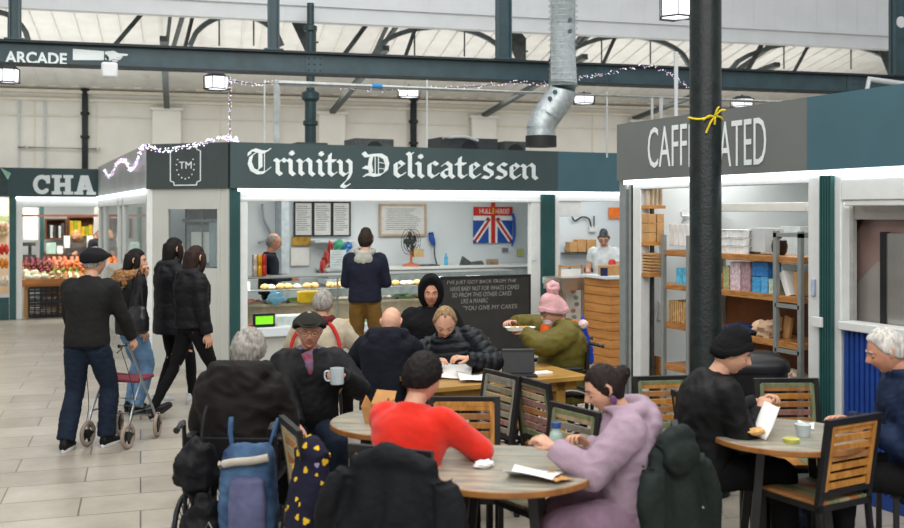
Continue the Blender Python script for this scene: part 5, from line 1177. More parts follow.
for k in range(4):
    cbox('white_carton', 669+k*5, 673.6+k*5, 224, 245.5+k*.4, .5, .15, trayw, 'slim white carton in a row on the top shelf left of the thick column', 'carton', 'slim white cartons left of the thick column')
mb = MB(); c = onXb(678, 216, 1.0); mb.ball(c, (.12,.16,.11), jit=.5, nu=18, nv=12, seed=4); small('wrapped_bundle', mb, mat('clear_wrap', '#c4c8c8', rough=.3), 'clear wrapped bundle above the slim white cartons', 'bundle')
# items on second shelf
packs = [(716, 722, 273, 287, 'Tan', '#b88858', 'small tan packet'), (723, 729, 266, 291, 'Olive', '#a0a070', 'olive patterned packet'), (730, 740, 262, 292, 'pinkwhite', '#d0bcc2', 'pink and white tall carton'), (741, 750, 262, 292, 'maroon', '#a88a90', 'maroon topped carton'), (752, 760.5, 277, 293, 'blue1', '#3f9ad0', 'light blue box'), (752, 768, 262, 276.5, 'blue2', '#2f7cc0', 'deep blue box stacked on the light blue ones'), (761, 767.5, 277, 293.5, 'blue3', '#58a8d8', 'pale blue box'), (768.5, 774, 279, 294, 'greenw', '#b8ccb0', 'pale green small box')]
for a, b, y0, y1, n_, h_, lab in packs: cbox('packet', a, b, y0, y1, .48, .14, mat('pack_'+n_, h_, rough=.45, var=.3, scale=30), lab+' on the middle rack shelf', 'box')
for k, (a, b) in enumerate(((676, 682), (682.5, 689))): cbox('blue_packet', a, b, 268, 286.5, .48, .12, mat('pack_cyan', '#5ab4d8', rough=.4, var=.3, scale=20), ['cyan packet left of the pair beside the thick column', 'cyan packet touching the thick column'][k], 'packet')
o = cbox('white_book', 782, 787, 271, 297, .46, .2, paper, 'white folder leaning on the middle rack shelf', 'folder', rot=(R(-24),0,0)); o2 = cbox('brown_folder', 794, 800, 272, 297, .46, .2, cardm, 'brown board leaning right of the white folder', 'board', rot=(R(-8),0,0))
cbox('brown_box', 773, 781, 272, 296, .62, .12, mat('dim_card', '#8e6a44', rough=.8), 'dim brown box behind the rack post on the middle shelf', 'box')
# third shelf
mb = MB(); 
for q in range(9): y = yat(671+q*2.1, XC+.5); mb.box((XC+.58, y, 1.0+.10), (.2, .016, .19+.01*math.sin(q*2)), rot=(.05*math.sin(q*3),0,0))
small('paper_bag_roll', mb, mat('kraft', '#c8a26c', rough=.8, var=.2, scale=30), 'row of upright kraft paper bags left of the thick column', 'paper bags')
mb = MB(); c = onXb(741, 330, .5); mb.ball((c.x, c.y, 1.035), (.12,.17,.045), jit=.5, nu=20, nv=12, seed=9); small('dark_cloth', mb, cloth('navy_cloth', '#26304c'), 'crumpled navy cloth on the lower rack shelf', 'cloth')
mb = MB(); c = onXb(767, 327, .5); mb.ball((c.x, c.y, 1.06), (.09,.10,.08), jit=.6, nu=20, nv=12, seed=10); small('paper_bag', mb, mat('pale_kraft', '#d0ae90', rough=.8), 'pale crumpled paper bag on the lower rack shelf', 'paper bag')
for k, (a, b) in enumerate(((775, 781), (783, 790))): cbox('serving_board', a, b, 316, 339, .58, .03, cardm, ['brown board leaning behind the pale paper bag', 'second brown board leaning nearest the stall post'][k], 'board', rot=(R(12),0,0))
for k, (px) in enumerate((778, 795)): mb = MB(); c = onXb(px, 378, .5); mb.ball((c.x, c.y, .70), (.11,.11,.08), jit=.5, nu=20, nv=12, seed=12+k); small('wrapped_loaf', mb, mat('loaf_wrap', '#b89880', rough=.3, hex2='#d8c8b8', scale=14), ['wrapped bread loaf on the low shelf beside the black bin', 'wrapped bread loaf on the low shelf beside the stall post'][k], 'loaf')
XC = XC_
# cardboard left cluster: own shelf rack
lr = empty('shelving_rack', (5.6, 7.65, 0), 0, 'narrow rack stacked with cardboard boxes at the coffee stall corner', 'shelving')
def k3(): mb = MB(); mb.M = Matrix.Translation(-lr.location); return mb
la, lb = 5.43, 5.61
for z in (2.07, 1.73, 1.44): mb = k3(); mb.b2(la, lb, 7.62, 7.84, z-.03, z); mb.build('shelf', mat('orange_shelf', '#c88a3c', rough=.5, hex2='#a07040', scale=3), lr)
mb = k3()
for y in (la+.02, lb-.02): mb.b2(y-.015, y+.015, 7.79, 7.82, 0, 2.3)
mb.build('upright', steelg, lr)
n = 0
for z, h_, cols, rows_ in ((2.07, .22, 4, 1), (1.73, .085, 2, 3), (1.44, .02, 1, 7)):
    for r_ in range(rows_):
        for c_ in range(cols):
            w_ = (lb-la)/cols; y = la+w_*c_; 
            if z == 2.07: mb = MB(); mb.cyl((y+w_/2, 7.67, z), (y+w_/2, 7.67, z+h_), w_*.42, n=16); small('cup_sleeve', mb, mat('pale_tube', '#b8a890', rough=.7), 'pale upright tube of cups on the top of the corner rack', 'tube', 'tubes of cups on the corner rack')
            elif z == 1.73: bx('cardboard_box', y+.006, y+w_-.006, 7.635, 7.80, z+r_*(h_+.003), z+r_*(h_+.003)+h_, cardm, 'small cardboard box stacked in the corner rack', 'box', 'small cardboard boxes in the corner rack')
            else: bx('flat_carton', y+.01, y+w_-.01, 7.63+rnd.uniform(-.02,.01), 7.80, z+r_*.028, z+r_*.028+.02, cardm, 'flattened carton in a loose pile in the corner rack', 'carton', 'flattened cartons in the corner rack')
for k, (a, b, y0, y1, lab) in enumerate(((656, 666, 240, 265, 'white paper sheet hung crooked on the rack above the kraft bags'), (655, 667, 300, 324, 'crumpled white paper sheet hung low on the rack upright'))):
    d_ = .36; A = onXb(a, y0, d_); B = onXb(b, y1, d_); mb = MB(); mb.M = Matrix.Translation((A.x, 0, 0)); nn_ = 8
    vs = []; 
    for i in range(nn_+1):
        for j in range(nn_+1):
            u, v_ = i/nn_, j/nn_; vs.append((.02*math.sin(u*5+v_*3+k), A.y+(B.y-A.y)*(u*(.8-.3*v_)+.15*v_+.1), A.z+(B.z-A.z)*(v_*.9+.12*u)))
    mb.add(vs, [(i*(nn_+1)+j, (i+1)*(nn_+1)+j, (i+1)*(nn_+1)+j+1, i*(nn_+1)+j+1) for i in range(nn_) for j in range(nn_)]); o = mb.build('paper_sheet', paper, sharp=180); sm = o.modifiers.new('s', 'SOLIDIFY'); sm.thickness = .002; tag(o, lab, 'paper sheet')
cbox('wood_board', 641, 660, 355, 415, .3, .03, wood, 'low orange wooden panel at the coffee stall corner', 'panel')
# things on the back wall of the coffee stall
for k, (a, b, y0, y1, m_, lab) in enumerate(((715, 728, 212, 224, mat('pale_green', '#a8c8a0', rough=.6), 'pale green notice on the coffee stall wall'), (731, 744, 212, 226, paper, 'white notice left of the coffee stall shelf'), (760, 772, 212, 228, paper, 'white notice above the frosted box'), (774, 790, 212, 232, mat('pale_grey_sheet', '#c4cccc', rough=.6), 'pale grey sheet above the round jar'))): cbox('notice', a, b, y0, y1, 2.42, .02, m_, lab, 'notice')
mb = MB(); y0, y1 = yat(760, XC+2.3), yat(736, XC+2.3); z_ = onXb(748, 224, 2.3).z; mb.b2(XC+2.2, XC+2.5, y0, y1, z_-.02, z_); small('wall_shelf', mb, steelg, 'thin dark shelf on the coffee stall back wall', 'shelf')
cbox('wall_unit', 715, 800, 226, 262, 1.9, .5, mat('unit_white', '#c6cccc', rough=.4, var=.05), 'white cabinet behind the rack in the coffee stall', 'cabinet')
o = cbox('wall_socket', 811, 821, 317, 327, -.04, .04, alu, 'white socket box low on the coffee stall post', 'socket'); cbox('switch', 810.5, 814, 279, 296, -.0, .02, mat('blue_white', '#a8b4c8', rough=.4), 'small white door latch on the coffee stall frame', 'latch')
# black bin
bn = empty('waste_bin', cam(752, 7.5), R(-24), 'large black plastic bin behind the man in the black beanie', 'bin')
mb = MB(); mb.rings([ring(V((0,0,z)), V((1,0,0)), V((0,1,0)), a, a*.9, 28, 4) for z, a in ((0,.20),(.05,.22),(.83,.235))]); mb.build('body', blackp, bn)
mb = MB(); mb.rings([ring(V((0,0,z)), V((1,0,0)), V((0,1,0)), a, a*.9, 28, 4) for z, a in ((.83,.25),(.87,.255),(.91,.24),(.955,.17),(.97,.05))]); mb.build('lid', blackp, bn)
# dark glass window of coffee counter, floor kickboard
p = cfM(); p.b2(XC+.03, XC+.06, yat(808, XC), yat(640, XC), 0, .12); p.build('kickboard', greyframe, cf)
# ============================================================ FURNITURE
blacksteel = mat('black_steel', '#1b1b1c', rough=.4, var=.15)
slats = [mat('slat_'+n, h, rough=.5, kind='wood', scale=6, stretch=(3,1,1), hex2=h2, bump=.1) for n, h, h2 in (('honey', '#c08840', '#9a6428'), ('olive', '#7d8460', '#5e6648'), ('tan', '#a87848', '#8a5c34'), ('rose', '#9a7468', '#7a5650'), ('pale', '#b0a080', '#8e8060'), ('grey', '#8a8678', '#6e6a5e'))]
def headv(a): return FW*math.cos(R(a))+RT*math.sin(R(a))
def make_chair(px, d, a, label, pal=(0,2,0,2,0,0,2), seatc=(2,1,2), group=None, back=True, top_pale=False):
    # px, d: position of the middle of the chair back
    loc = cam(px, d)+headv(a)*.24; root = empty('cafe_chair', loc, yawof(a), label, 'chair', group)
    for sx in (-1, 1):
        mb = MB(); mb.bar((sx*.195, .19, 0), (sx*.195, .19, .44), .028, .028); mb.build('leg', blacksteel, root)
        mb = MB(); mb.bar((sx*.195, -.24, 0), (sx*.195, -.19, .46), .028, .028); mb.build('leg', blacksteel, root)
    mb = MB()
    for sx in (-1, 1): mb.bar((sx*.195, -.19, .45), (sx*.195, -.26, .915), .035, .03, up=V((0,1,0)))
    mb.bar((-.212, -.26, .905), (.212, -.26, .905), .03, .035); mb.bar((-.195, -.205, .52), (.195, -.205, .52), .025, .03)
    mb.build('back_frame', blacksteel, root)
    mb = MB(); Zs = [.545+.33*i/6.5 for i in range(7)]
    f_ = lambda z: -.19-(z-.45)*.1505
    for sx in (-1, 1): mb.bar((sx*.165, f_(.53), .53), (sx*.165, f_(.885), .885), .028, .03, 7, up=V((0,1,0)))
    mb.bar((-.17, f_(.88), .882), (.17, f_(.88), .882), .03, .026, 7)
    for i, z in enumerate(Zs): mb.bar((-.155, f_(z), z+.01), (.155, f_(z), z+.01), .018, .034, pal[i % len(pal)])
    mb.build('backrest', slats+[slats[0], slats[pal[0]]], root, bevel=.002)
    mb = MB(); mb.b2(-.21, .21, .175, .21, .425, .455, 0); mb.b2(-.21, .21, -.21, -.18, .425, .455, 0)
    for sx in (-1, 1): mb.b2(sx*.21, sx*.18, -.21, .21, .425, .455, 0)
    mb.build('seat_frame', blacksteel, root)
    mb = MB()
    for i in range(5): mb.b2(-.20+i*.08, -.122+i*.08, -.2, .2, .455, .473, seatc[i % len(seatc)])
    mb.build('seat', slats, root, bevel=.002)
    return root
def stool(px, d, label):
    root = empty('stool', cam(px, d), yawof(0), label, 'stool'); mb = MB(); mb.b2(-.19, .19, -.18, .18, .42, .455); mb.build('seat', slats[2], root, bevel=.004)
    for sx in (-1, 1):
        for sy in (-1, 1): mb = MB(); mb.bar((sx*.16, sy*.15, .42), (sx*.18, sy*.17, 0), .028, .028); mb.build('leg', blacksteel, root)
make_chair(851, 5.32, -30, 'empty honey-slatted chair with black frame at the lower right, seat towards the round table', (0,0,0,2,0,0,0), (2,1,4))
make_chair(787, 6.5, 178, 'chair with olive and honey slats beyond the right round table', (1,0,2,3,2,0,2), (0,2,1))
make_chair(664, 6.6, 172, 'olive-topped chair standing behind the woman in the lilac hoodie', (1,1,0,2,0,2,0), (1,2,1))
make_chair(500, 6.75, -122, 'grey-brown chair pushed against the long wooden table, left of its twin', (5,3,5,5,4,5,5), (5,3,5))
make_chair(534, 6.5, 62, 'brown chair back to back with the grey-brown one at the long wooden table', (1,3,3,2,3,4,3), (2,3,4))
make_chair(573, 5.55, -124, 'dark chair with olive top slats behind the bottle on the grey round table', (1,1,4,5,4,5,4), (5,4,1))
make_chair(464, 5.85, 180, 'black-framed honey-slatted chair directly behind the person in the red sweater', (0,4,0,2,0,2,0), (2,0,4))
c8 = make_chair(294, 5.15, 68, 'chair seen from the side with navy and yellow clothing over it', (4,2,4,2,4,2,4), (2,4,4))
c9 = make_chair(392, 4.62, 22, 'chair of the person in red, hidden under a black coat', (0,2,0), (2,1,2))
c10 = make_chair(672, 5.02, -80, 'chair of the woman in lilac, covered by a green jacket', (0,2,0), (2,1,2))
make_chair(690, 5.92, 80, 'chair carrying the man in the black beanie', (0,2,0), (2,1,2))
make_chair(968, 5.65, -80, 'chair carrying the silver-haired man in the blue coat', (0,2,0), (2,1,2))
make_chair(306, 7.1, 172, 'chair under the man in the flat cap', (0,2,0), (2,1,2)); stool(386, 7.75, 'stool under the bald man in the navy coat')
stool(320, 8.9, 'stool under the man with the red scarf'); make_chair(466, 8.6, 180, 'chair under the reading man in the quilted jacket', (0,2,0), (2,1,2)); make_chair(424, 9.95, 172, 'chair under the man with the raised hood', (0,2,0), (2,1,2))
def top_mat(n, cols):
    m = bpy.data.materials.new(n); m.use_nodes = True; nt = m.node_tree; N = nt.nodes; L = nt.links; b = N['Principled BSDF']
    tc = N.new('ShaderNodeTexCoord'); br = N.new('ShaderNodeTexBrick'); br.inputs['Scale'].default_value = 1; br.inputs['Brick Width'].default_value = 1.3; br.inputs['Row Height'].default_value = .085; br.inputs['Mortar Size'].default_value = .0015
    br.inputs['Color1'].default_value = (*lin(cols[0]), 1); br.inputs['Color2'].default_value = (*lin(cols[1]), 1); br.inputs['Mortar'].default_value = (*lin('#4a443c'), 1); L.new(tc.outputs['Object'], br.inputs['Vector'])
    n_ = N.new('ShaderNodeTexNoise'); n_.inputs['Scale'].default_value = 5; n_.inputs['Detail'].default_value = 8; mp = N.new('ShaderNodeMapping'); mp.inputs['Scale'].default_value = (1,5,1); L.new(tc.outputs['Object'], mp.inputs[0]); L.new(mp.outputs[0], n_.inputs['Vector'])
    mx = N.new('ShaderNodeMix'); mx.data_type = 'RGBA'; cr = N.new('ShaderNodeValToRGB'); cr.color_ramp.elements[0].position = .4; cr.color_ramp.elements[1].position = .65; L.new(n_.outputs['Fac'], cr.inputs[0]); L.new(cr.outputs[0], mx.inputs[0])
    L.new(br.outputs['Color'], mx.inputs[6]); mx.inputs[7].default_value = (*lin(cols[2]), 1); L.new(mx.outputs[2], b.inputs['Base Color']); b.inputs['Roughness'].default_value = .3; return m
topm = top_mat('reclaimed_top', ('#8c8f88', '#767a72', '#a89c86')); rimm = mat('table_rim', '#a06c38', rough=.5, kind='wood', scale=5, hex2='#7c4e26')
def round_table(px, d, r, label, z=.75):
    root = empty('round_table', cam(px, d), yawof(10), label, 'table')
    mb = MB(); mb.lathe([(0, z-.032), (r-.004, z-.032), (r, z-.028), (r, z-.004), (r-.004, z-.0005), (0, z-.0005)], n=48); mb.build('rim', rimm, root)
    mb = MB(); mb.lathe([(0, z-.001), (r-.006, z-.001), (r-.008, z+.001), (0, z+.001)], n=48); mb.build('tabletop', topm, root)
    for i in range(4):
        a = R(45+90*i); mb = MB(); mb.bar((math.cos(a)*.22, math.sin(a)*.22, z-.03), (math.cos(a)*.31, math.sin(a)*.31, 0), .045, .03); mb.build('leg', blacksteel, root)
    mb = MB(); 
    for i in range(2): a = R(45+90*i); mb.bar((math.cos(a)*.24, math.sin(a)*.24, z-.045), (-math.cos(a)*.24, -math.sin(a)*.24, z-.045), .04, .025)
    mb.build('brace', blacksteel, root); return root
round_table(503, 4.93, .46, 'grey-topped round table in front between the red sweater and the lilac hoodie')
round_table(400, 6.02, .42, 'round table with kraft takeaway boxes beside the flat-capped man')
round_table(786, 5.66, .43, 'round table between the beanie man and the silver-haired man')
# long wooden table
P1_ = cam(589, 7.67); P0_ = cam(430, 7.10); ex = (P1_-P0_).normalized(); yaw_ = math.atan2(ex.y, ex.x)
lt = empty('long_table', P0_, yaw_, 'long honey-coloured wooden table where the quilted-jacket man reads', 'table'); LT = (P1_-P0_).length
honey = mat('honey_top', '#b08a48', rough=.3, kind='wood', scale=4, stretch=(.4,4,1), hex2='#8e6830', bump=.05)
mb = MB(); 
for i in range(6): mb.b2(0, LT, i*.115, i*.115+.113, .72, .755)
mb.build('tabletop', honey, lt, bevel=.003)
mb = MB(); mb.b2(.06, LT-.06, .08, .11, .64, .72); mb.b2(.06, LT-.06, .58, .61, .64, .72); mb.build('apron', honey, lt)
for x in (.1, LT-.2):
    for y in (.12, .57): mb = MB(); mb.b2(x-.04, x+.04, y-.04, y+.04, 0, .72); mb.build('leg', honey, lt, bevel=.004)
mb = MB(); mb.bar((LT-.2, .35, .12), (LT-.75, .35, .68), .06, .05); mb.bar((.1, .35, .12), (.65, .35, .68), .06, .05); mb.b2(LT-.23, LT-.17, .12, .57, .08, .14); mb.b2(.07, .13, .12, .57, .08, .14); mb.build('brace', honey, lt)
# bench-like box below right
def ltw(x, y, z): return lt.matrix_basis @ V((x, y, z))
bpy.context.view_layer.update()
# ============================================================ PEOPLE
def seated(px, d, a, label, head=(0,0,0), **k): k.update(sit=True, head=head); return figure(label, px, d, a, k)
def standing(px, d, a, label, head=(0,0,0), **k): k.update(sit=False, head=head); return figure(label, px, d, a, k)
darkc = cloth('charcoal_fleece', '#1c1c1c'); blackc = cloth('black_nylon', '#101114', rough=.6); navyc = cloth('navy_wool', '#10131d'); brownb = cloth('brown_black', '#130e0e', rough=.7); denim = cloth('dark_denim', '#172130'); jean = cloth('light_denim', '#5f7f9e', var=.3)
blackt = cloth('black_trousers', '#0c0c0e'); soleW = mat('sole_white', '#c8c8c4', rough=.6); soleB = mat('sole_black', '#151515', rough=.6); leather = mat('black_leather', '#141416', rough=.35)
# 1 man with walker
r_, k = standing(87, 8.5, 6, 'man in charcoal fleece, dark jeans and flat cap walking behind a wheeled walker', head=(-22, 6, 0), H=1.71, lean=10, rh=(.30, .30, .84), lh=(-.24, .28, .86), lf=(-.13, -.12, .085), rf=(.13, .10, .085), rel=(.6,-1,-.2), lel=(-.6,-1,-.2))
body(k, r_, hm=H_GREY, rc=.9); hair(k, r_, H_GREY, 'short', .008); flatcap(k, r_, cloth('cap_black', '#141417')); top(r_, k, darkc, e=.036, hem=.06, coll=.05, shw=1.12, amp=.006, name='fleece_jacket', r=(.085,.066,.048)); legs(r_, k, denim, r=(.105,.082,.078), amp=.009, seed=2)
for n in 'lr': shoe(r_, k, n, blackc, soleW)
# 3 woman by the stall
r_, k = standing(131, 10.0, 42, 'woman in black coat with tan fur collar and light jeans, hand at her mouth', head=(-38, 6, 0), H=1.64, lh=(.10, .10, 1.38), rh=(.24, .0, .85), lf=(-.1,.06,.085))
body(k, r_, hm=H_DARK, lc=.9, ld=(.1,.15,1), lp=(.3,-1,0)); longhair(k, r_, H_DARK, length=.06); top(r_, k, blackc, e=.028, hem=.10, seed=3, name='coat'); legs(r_, k, jean, r=(.095,.072,.068), seed=4, amp=.008)
for n in 'lr': shoe(r_, k, n, blackc, soleB)
mb = MB(); hooddown(mb, k, r=.062, drop=.02, big=1.12); me = remesh(mb, .010, 2); disp(me, lambda p: .016*noise.noise(p*55)+.008*noise.noise(p*120)); linkmesh('fur_collar', me, cloth('tan_fur', '#a0774e', hex2='#5e4028', scale=25), r_, sharp=180)
hbg = empty('handbag', cam(138, 9.72, .98), yawof(42), 'soft black leather handbag hanging at the hip of the fur-collared woman', 'bag')
mb = MB(); mb.rings([ring(V((0,0,z)), V((1,0,0)), V((0,1,0)), a, b, 20, 3) for z, a, b in ((-.15,.10,.04),(-.12,.15,.07),(0,.15,.075),(.10,.12,.05),(.13,.09,.02))]); me = remesh(mb, .012, 2); disp(me, fabricfn(.006, 10)); linkmesh('pouch', me, leather, hbg, sharp=180)
mb = MB(); mb.tube([(-.09,0,.11), (-.05,0,.35), (0,.02,.47), (.05,0,.35), (.09,0,.11)], .012, smooth=4, flat=.5); mb.build('strap', leather, hbg)
# 4a, 4b two women
r_, k = standing(192, 9.75, 52, 'woman in short black quilted jacket and leggings with long brown hair, striding', head=(14, 4, 0), H=1.68, rh=(.24, .06, .80), lh=(-.24, .0, .82), lf=(-.09, -.36, .12), rf=(.09, .26, .085))
k['pitchl'] = -22; body(k, r_, hm=H_BROWN); longhair(k, r_, H_BROWN, length=.24); top(r_, k, blackc, e=.050, hem=.02, seed=5, amp=.007, quilt=.13, k=k, hood=.05, name='quilted_jacket', r=(.088,.072,.055), qamp=.007) if False else top(r_, k, blackc, e=.050, hem=.02, seed=5, amp=.007, quilt=.13, hood=.05, name='quilted_jacket', r=(.088,.072,.055), qamp=.007); legs(r_, k, blackt, r=(.088,.058,.043), seed=6, name='leggings')
for n in 'lr': shoe(r_, k, n, leather, soleB, boot=True)
r_, k = standing(171, 10.45, 50, 'dark-haired woman in long black padded coat and pale trainers behind the striding one', head=(2, 0, 0), H=1.74, rh=(.22, .10, .84), lh=(-.24, .0, .84), lf=(-.09, -.10, .085), rf=(.09, .20, .085))
body(k, r_, hm=H_DARK); longhair(k, r_, H_DARK, length=.12); top(r_, k, cloth('black_padded', '#131418', rough=.6), e=.045, hem=.20, seed=7, quilt=.16, hood=.05, hemw=.03, name='padded_coat', r=(.086,.070,.055), qamp=.006); legs(r_, k, blackt, r=(.088,.058,.045), seed=8)
for n in 'lr': shoe(r_, k, n, cloth('white_mesh', '#c4c6c8'), soleW)
# 5 fruit seller
r_, k = standing(78, 21.0, 158, 'blonde stallholder in grey coat behind the fruit display', head=(-30, 20, 0), H=1.66, rh=(.10,.30,1.15), lh=(-.15,.35,1.12))
body(k, r_, hm=H_BLOND, vox=.02); longhair(k, r_, H_BLOND, length=.10); top(r_, k, cloth('grey_coat', '#4a4644'), e=.035, vox=.02, name='coat'); legs(r_, k, blackt, vox=.02)
r_, k = standing(96, 21.0, 100, 'customer or helper in dark jacket half hidden beside the blonde stallholder', head=(0, 10, 0), H=1.74)
body(k, r_, hm=H_DARK, vox=.02); hair(k, r_, H_DARK); top(r_, k, cloth('slate_jacket', '#24262c'), e=.035, vox=.02, name='jacket'); legs(r_, k, blackt, vox=.02)
# 6 man behind the counter
r_, k = standing(268, 13.9, 72, 'balding man with glasses in dark top behind the deli counter', head=(-12, 8, 0), H=1.72, lean=4, rh=(.2,.3,1.1), lh=(-.1,.3,1.1))
body(k, r_, sk=skin_red, hm=H_GREY); hair(k, r_, H_GREY, 'balding', .006); glasses(k, r_, ironk); top(r_, k, cloth('navy_polo', '#171c28'), e=.024, coll=.03, name='shirt'); legs(r_, k, blackt)
# 7 customer
r_, k = standing(365, 12.1, 4, 'customer in navy hooded top, dark cap and brown trousers at the deli counter', head=(-8, 2, 0), H=1.80, lh=(-.16, .28, 1.12), rh=(.18, .28, 1.12))
body(k, r_, hm=H_BROWN); hair(k, r_, H_BROWN, 'full', .010); beanie(k, r_, cloth('cap_brown', '#2e2823'), name='cap', zf=.35, th=.004)
top(r_, k, cloth('navy_sweat', '#191c2b'), e=.042, hem=.05, shw=1.1, seed=9, name='hooded_top', r=(.088,.070,.05)); legs(r_, k, cloth('brown_cord', '#6e5226'), r=(.105,.08,.07), seed=10, amp=.009)
mb = MB(); hooddown(mb, k, r=.045, drop=.05); garment('hood', mb, cloth('grey_hood', '#9a9a90'), r_, .010, .005, 9)
for n in 'lr': shoe(r_, k, n, leather, soleB)
# 8 red scarf man
r_, k = seated(320, 8.9, 8, 'grey-haired man seen from behind in cream coat with dark red scarf', head=(-8, 4, 0), H=1.68, lean=10, lh=(-.2,.35,.85), rh=(.2,.35,.85))
body(k, r_, hm=H_GREY); hair(k, r_, H_GREY, 'short', .012); top(r_, k, cloth('cream_coat', '#b5aa94'), e=.055, hem=.10, shw=1.1, seed=11, name='coat', r=(.095,.075,.055)); legs(r_, k, blackt)
mb = MB(); hooddown(mb, k, r=.05, drop=-.03, big=.95); garment('scarf', mb, cloth('maroon_scarf', '#5a1c20'), r_, .010, .006, 14)
mb = MB(); T = k['T']; p3 = k['spine'][3]
for q in (-1, 1): mb.tube([p3+T @ V((q*.07,-.10,.01)), p3+T @ V((q*.14,-.13,-.05)), p3+T @ V((q*.20,-.15,-.15)), p3+T @ V((q*.235,-.15,-.30))], [.016,.020,.020,.014], smooth=4, n=10)
garment('red_strap', mb, cloth('red_wool', '#b02a24'), r_, .010, .003, 12)
# 9 flat cap man
r_, k = seated(309, 6.85, 168, 'elderly man in flat cap, glasses and black coat raising a mug', head=(-4, 8, 0), H=1.74, lean=8, lh=(-.19, .30, .93), rh=(.10, .40, .62), lel=(-.8,-.2,-.8))
body(k, r_, sk=skin_red, hm=H_GREY, eyes='down', lc=.95, ld=(.8,.5,.3), lp=(.3,0,-.9)); hair(k, r_, H_WHITE, 'short', .006); flatcap(k, r_, cloth('cap_olive', '#22221c')); glasses(k, r_, ironk)
top(r_, k, blackc, e=.055, hem=.10, belly=.02, coll=.05, shw=1.15, seed=12, name='coat', r=(.095,.078,.06), hemw=.04); legs(r_, k, denim, r=(.105,.08,.07))
mb = MB(); hooddown(mb, k, r=.03, drop=-.04, big=.7); mb.tube([p3*0+k['spine'][3]+k['T'] @ V((x,.09,z)) for x, z in ((.05,.03),(.02,-.06),(-.01,-.15))], .03, smooth=4); collar(mb, k, h=.055, rad=.074); mb.tube([k['spine'][3]+k['T'] @ V((.02,.09,.03)), k['spine'][3]+k['T'] @ V((.01,.135,-.03)), k['spine'][3]+k['T'] @ V((0,.155,-.11))], [.04,.035,.012], smooth=4, n=12); garment('scarf', mb, mat('plaid_scarf', '#8a2c3a', rough=.9, hex2='#5c7c9c', scale=14), r_, .009, .004, 12)
mug = empty('mug', pt(337, 384, 6.52), yawof(0), 'pale grey mug held up by the man in the flat cap', 'mug')
mb = MB(); mb.lathe([(0,0),(.042,0),(.045,.005),(.045,.105),(.041,.105),(.041,.01),(0,.01)], n=28); mb.build('bowl', mat('mug_grey', '#b8c4c8', rough=.35), mug)
mb = MB(); mb.tube([(-.043,0,.085), (-.075,0,.08), (-.08,0,.05), (-.07,0,.025), (-.043,0,.02)], .006, smooth=4); mb.build('handle', mat('mug_grey', '#b8c4c8'), mug)
# 10 bald man navy coat
r_, k = seated(386, 7.75, 6, 'bald man in navy coat bent forward with his back to the camera', head=(-6, 34, 0), H=1.66, lean=18, lh=(-.2,.38,.82), rh=(.2,.38,.82))
body(k, r_, hm=H_FAIR); hair(k, r_, H_FAIR, 'bald', .004); top(r_, k, navyc, e=.050, hem=.32, shw=1.0, hood=.070, seed=13, name='coat', r=(.090,.075,.055), hbig=1.15, hunch=.03); legs(r_, k, blackt)
# 11 hooded man
r_, k = seated(430, 9.45, 170, 'man with his black hood up sitting behind the quilted-jacket man', head=(-6, 8, 0), H=1.86, lean=6, lh=(-.2,.3,.8), rh=(.2,.3,.8))
body(k, r_, sk=skin_red, hm=H_BROWN); hair(k, r_, H_BROWN, 'short', .006); hoodup(k, r_, cloth('hood_black', '#0c0d0f')); top(r_, k, cloth('black_parka', '#0e0f12'), e=.06, hem=.10, coll=.06, shw=1.15, seed=14, name='parka', r=(.098,.08,.06)); legs(r_, k, blackt)
# 12 reader
r_, k = seated(461, 7.95, 184, 'man in black quilted down jacket reading papers at the long wooden table', head=(6, 36, 0), H=1.80, lean=22, side=17, lh=(-.06, .38, .90), rh=(.20, .34, .86), lel=(-1,-.2,-.5), rel=(1,-.2,-.5))
body(k, r_, hm=H_FAIR, eyes='down', lc=.5, rc=.5); hair(k, r_, H_FAIR, 'receding', .009); top(r_, k, cloth('down_black', '#11151a', rough=.42, bump=.12), e=.050, hem=.08, coll=.06, shw=1.12, quilt=.062, amp=.004, seed=15, name='down_jacket', r=(.092,.078,.052), vox=.010, qamp=.013, sm=2); legs(r_, k, denim)
# 13 wheelchair user
r_, k = seated(240, 5.85, 4, 'grey-haired person seen from behind in dark brown hooded coat in a wheelchair', head=(-14, 14, 4), H=1.61, seat=.48, lean=12, lh=(-.16,.30,.74), rh=(.16,.30,.74), lf=(-.14,.50,.16), rf=(.14,.50,.16))
body(k, r_, hm=H_GREY); hair(k, r_, H_GREY, 'full', .022, seed=3); top(r_, k, brownb, e=.090, hem=.10, shw=1.18, hood=.085, seed=16, name='hooded_coat', r=(.108,.095,.06), hbig=1.3, amp=.014, freq=6); legs(r_, k, blackt)
for n in 'lr': shoe(r_, k, n, leather, soleB)
# 14 red sweater
r_, k = seated(407, 5.0, 28, 'dark-haired person in bright red sweater seen from behind at the front round table', head=(-16, 14, 0), H=1.64, lean=15, lh=(-.10,.40,.84), rh=(.14,.36,.82), rel=(1,-.1,-.5), lel=(-1,-.1,-.5))
body(k, r_, hm=H_DARK); hair(k, r_, H_DARK, 'short', .020, seed=5, rough=.35); top(r_, k, cloth('red_knit', '#d02614', rough=.9, var=.08, bump=.5, bscale=200, sheen=.2), e=.030, hem=.08, shw=1.14, seed=17, name='sweater', r=(.082,.066,.046), coll=.012); legs(r_, k, blackt)
mb = MB(); collar(mb, k, h=.03, rad=.052); 
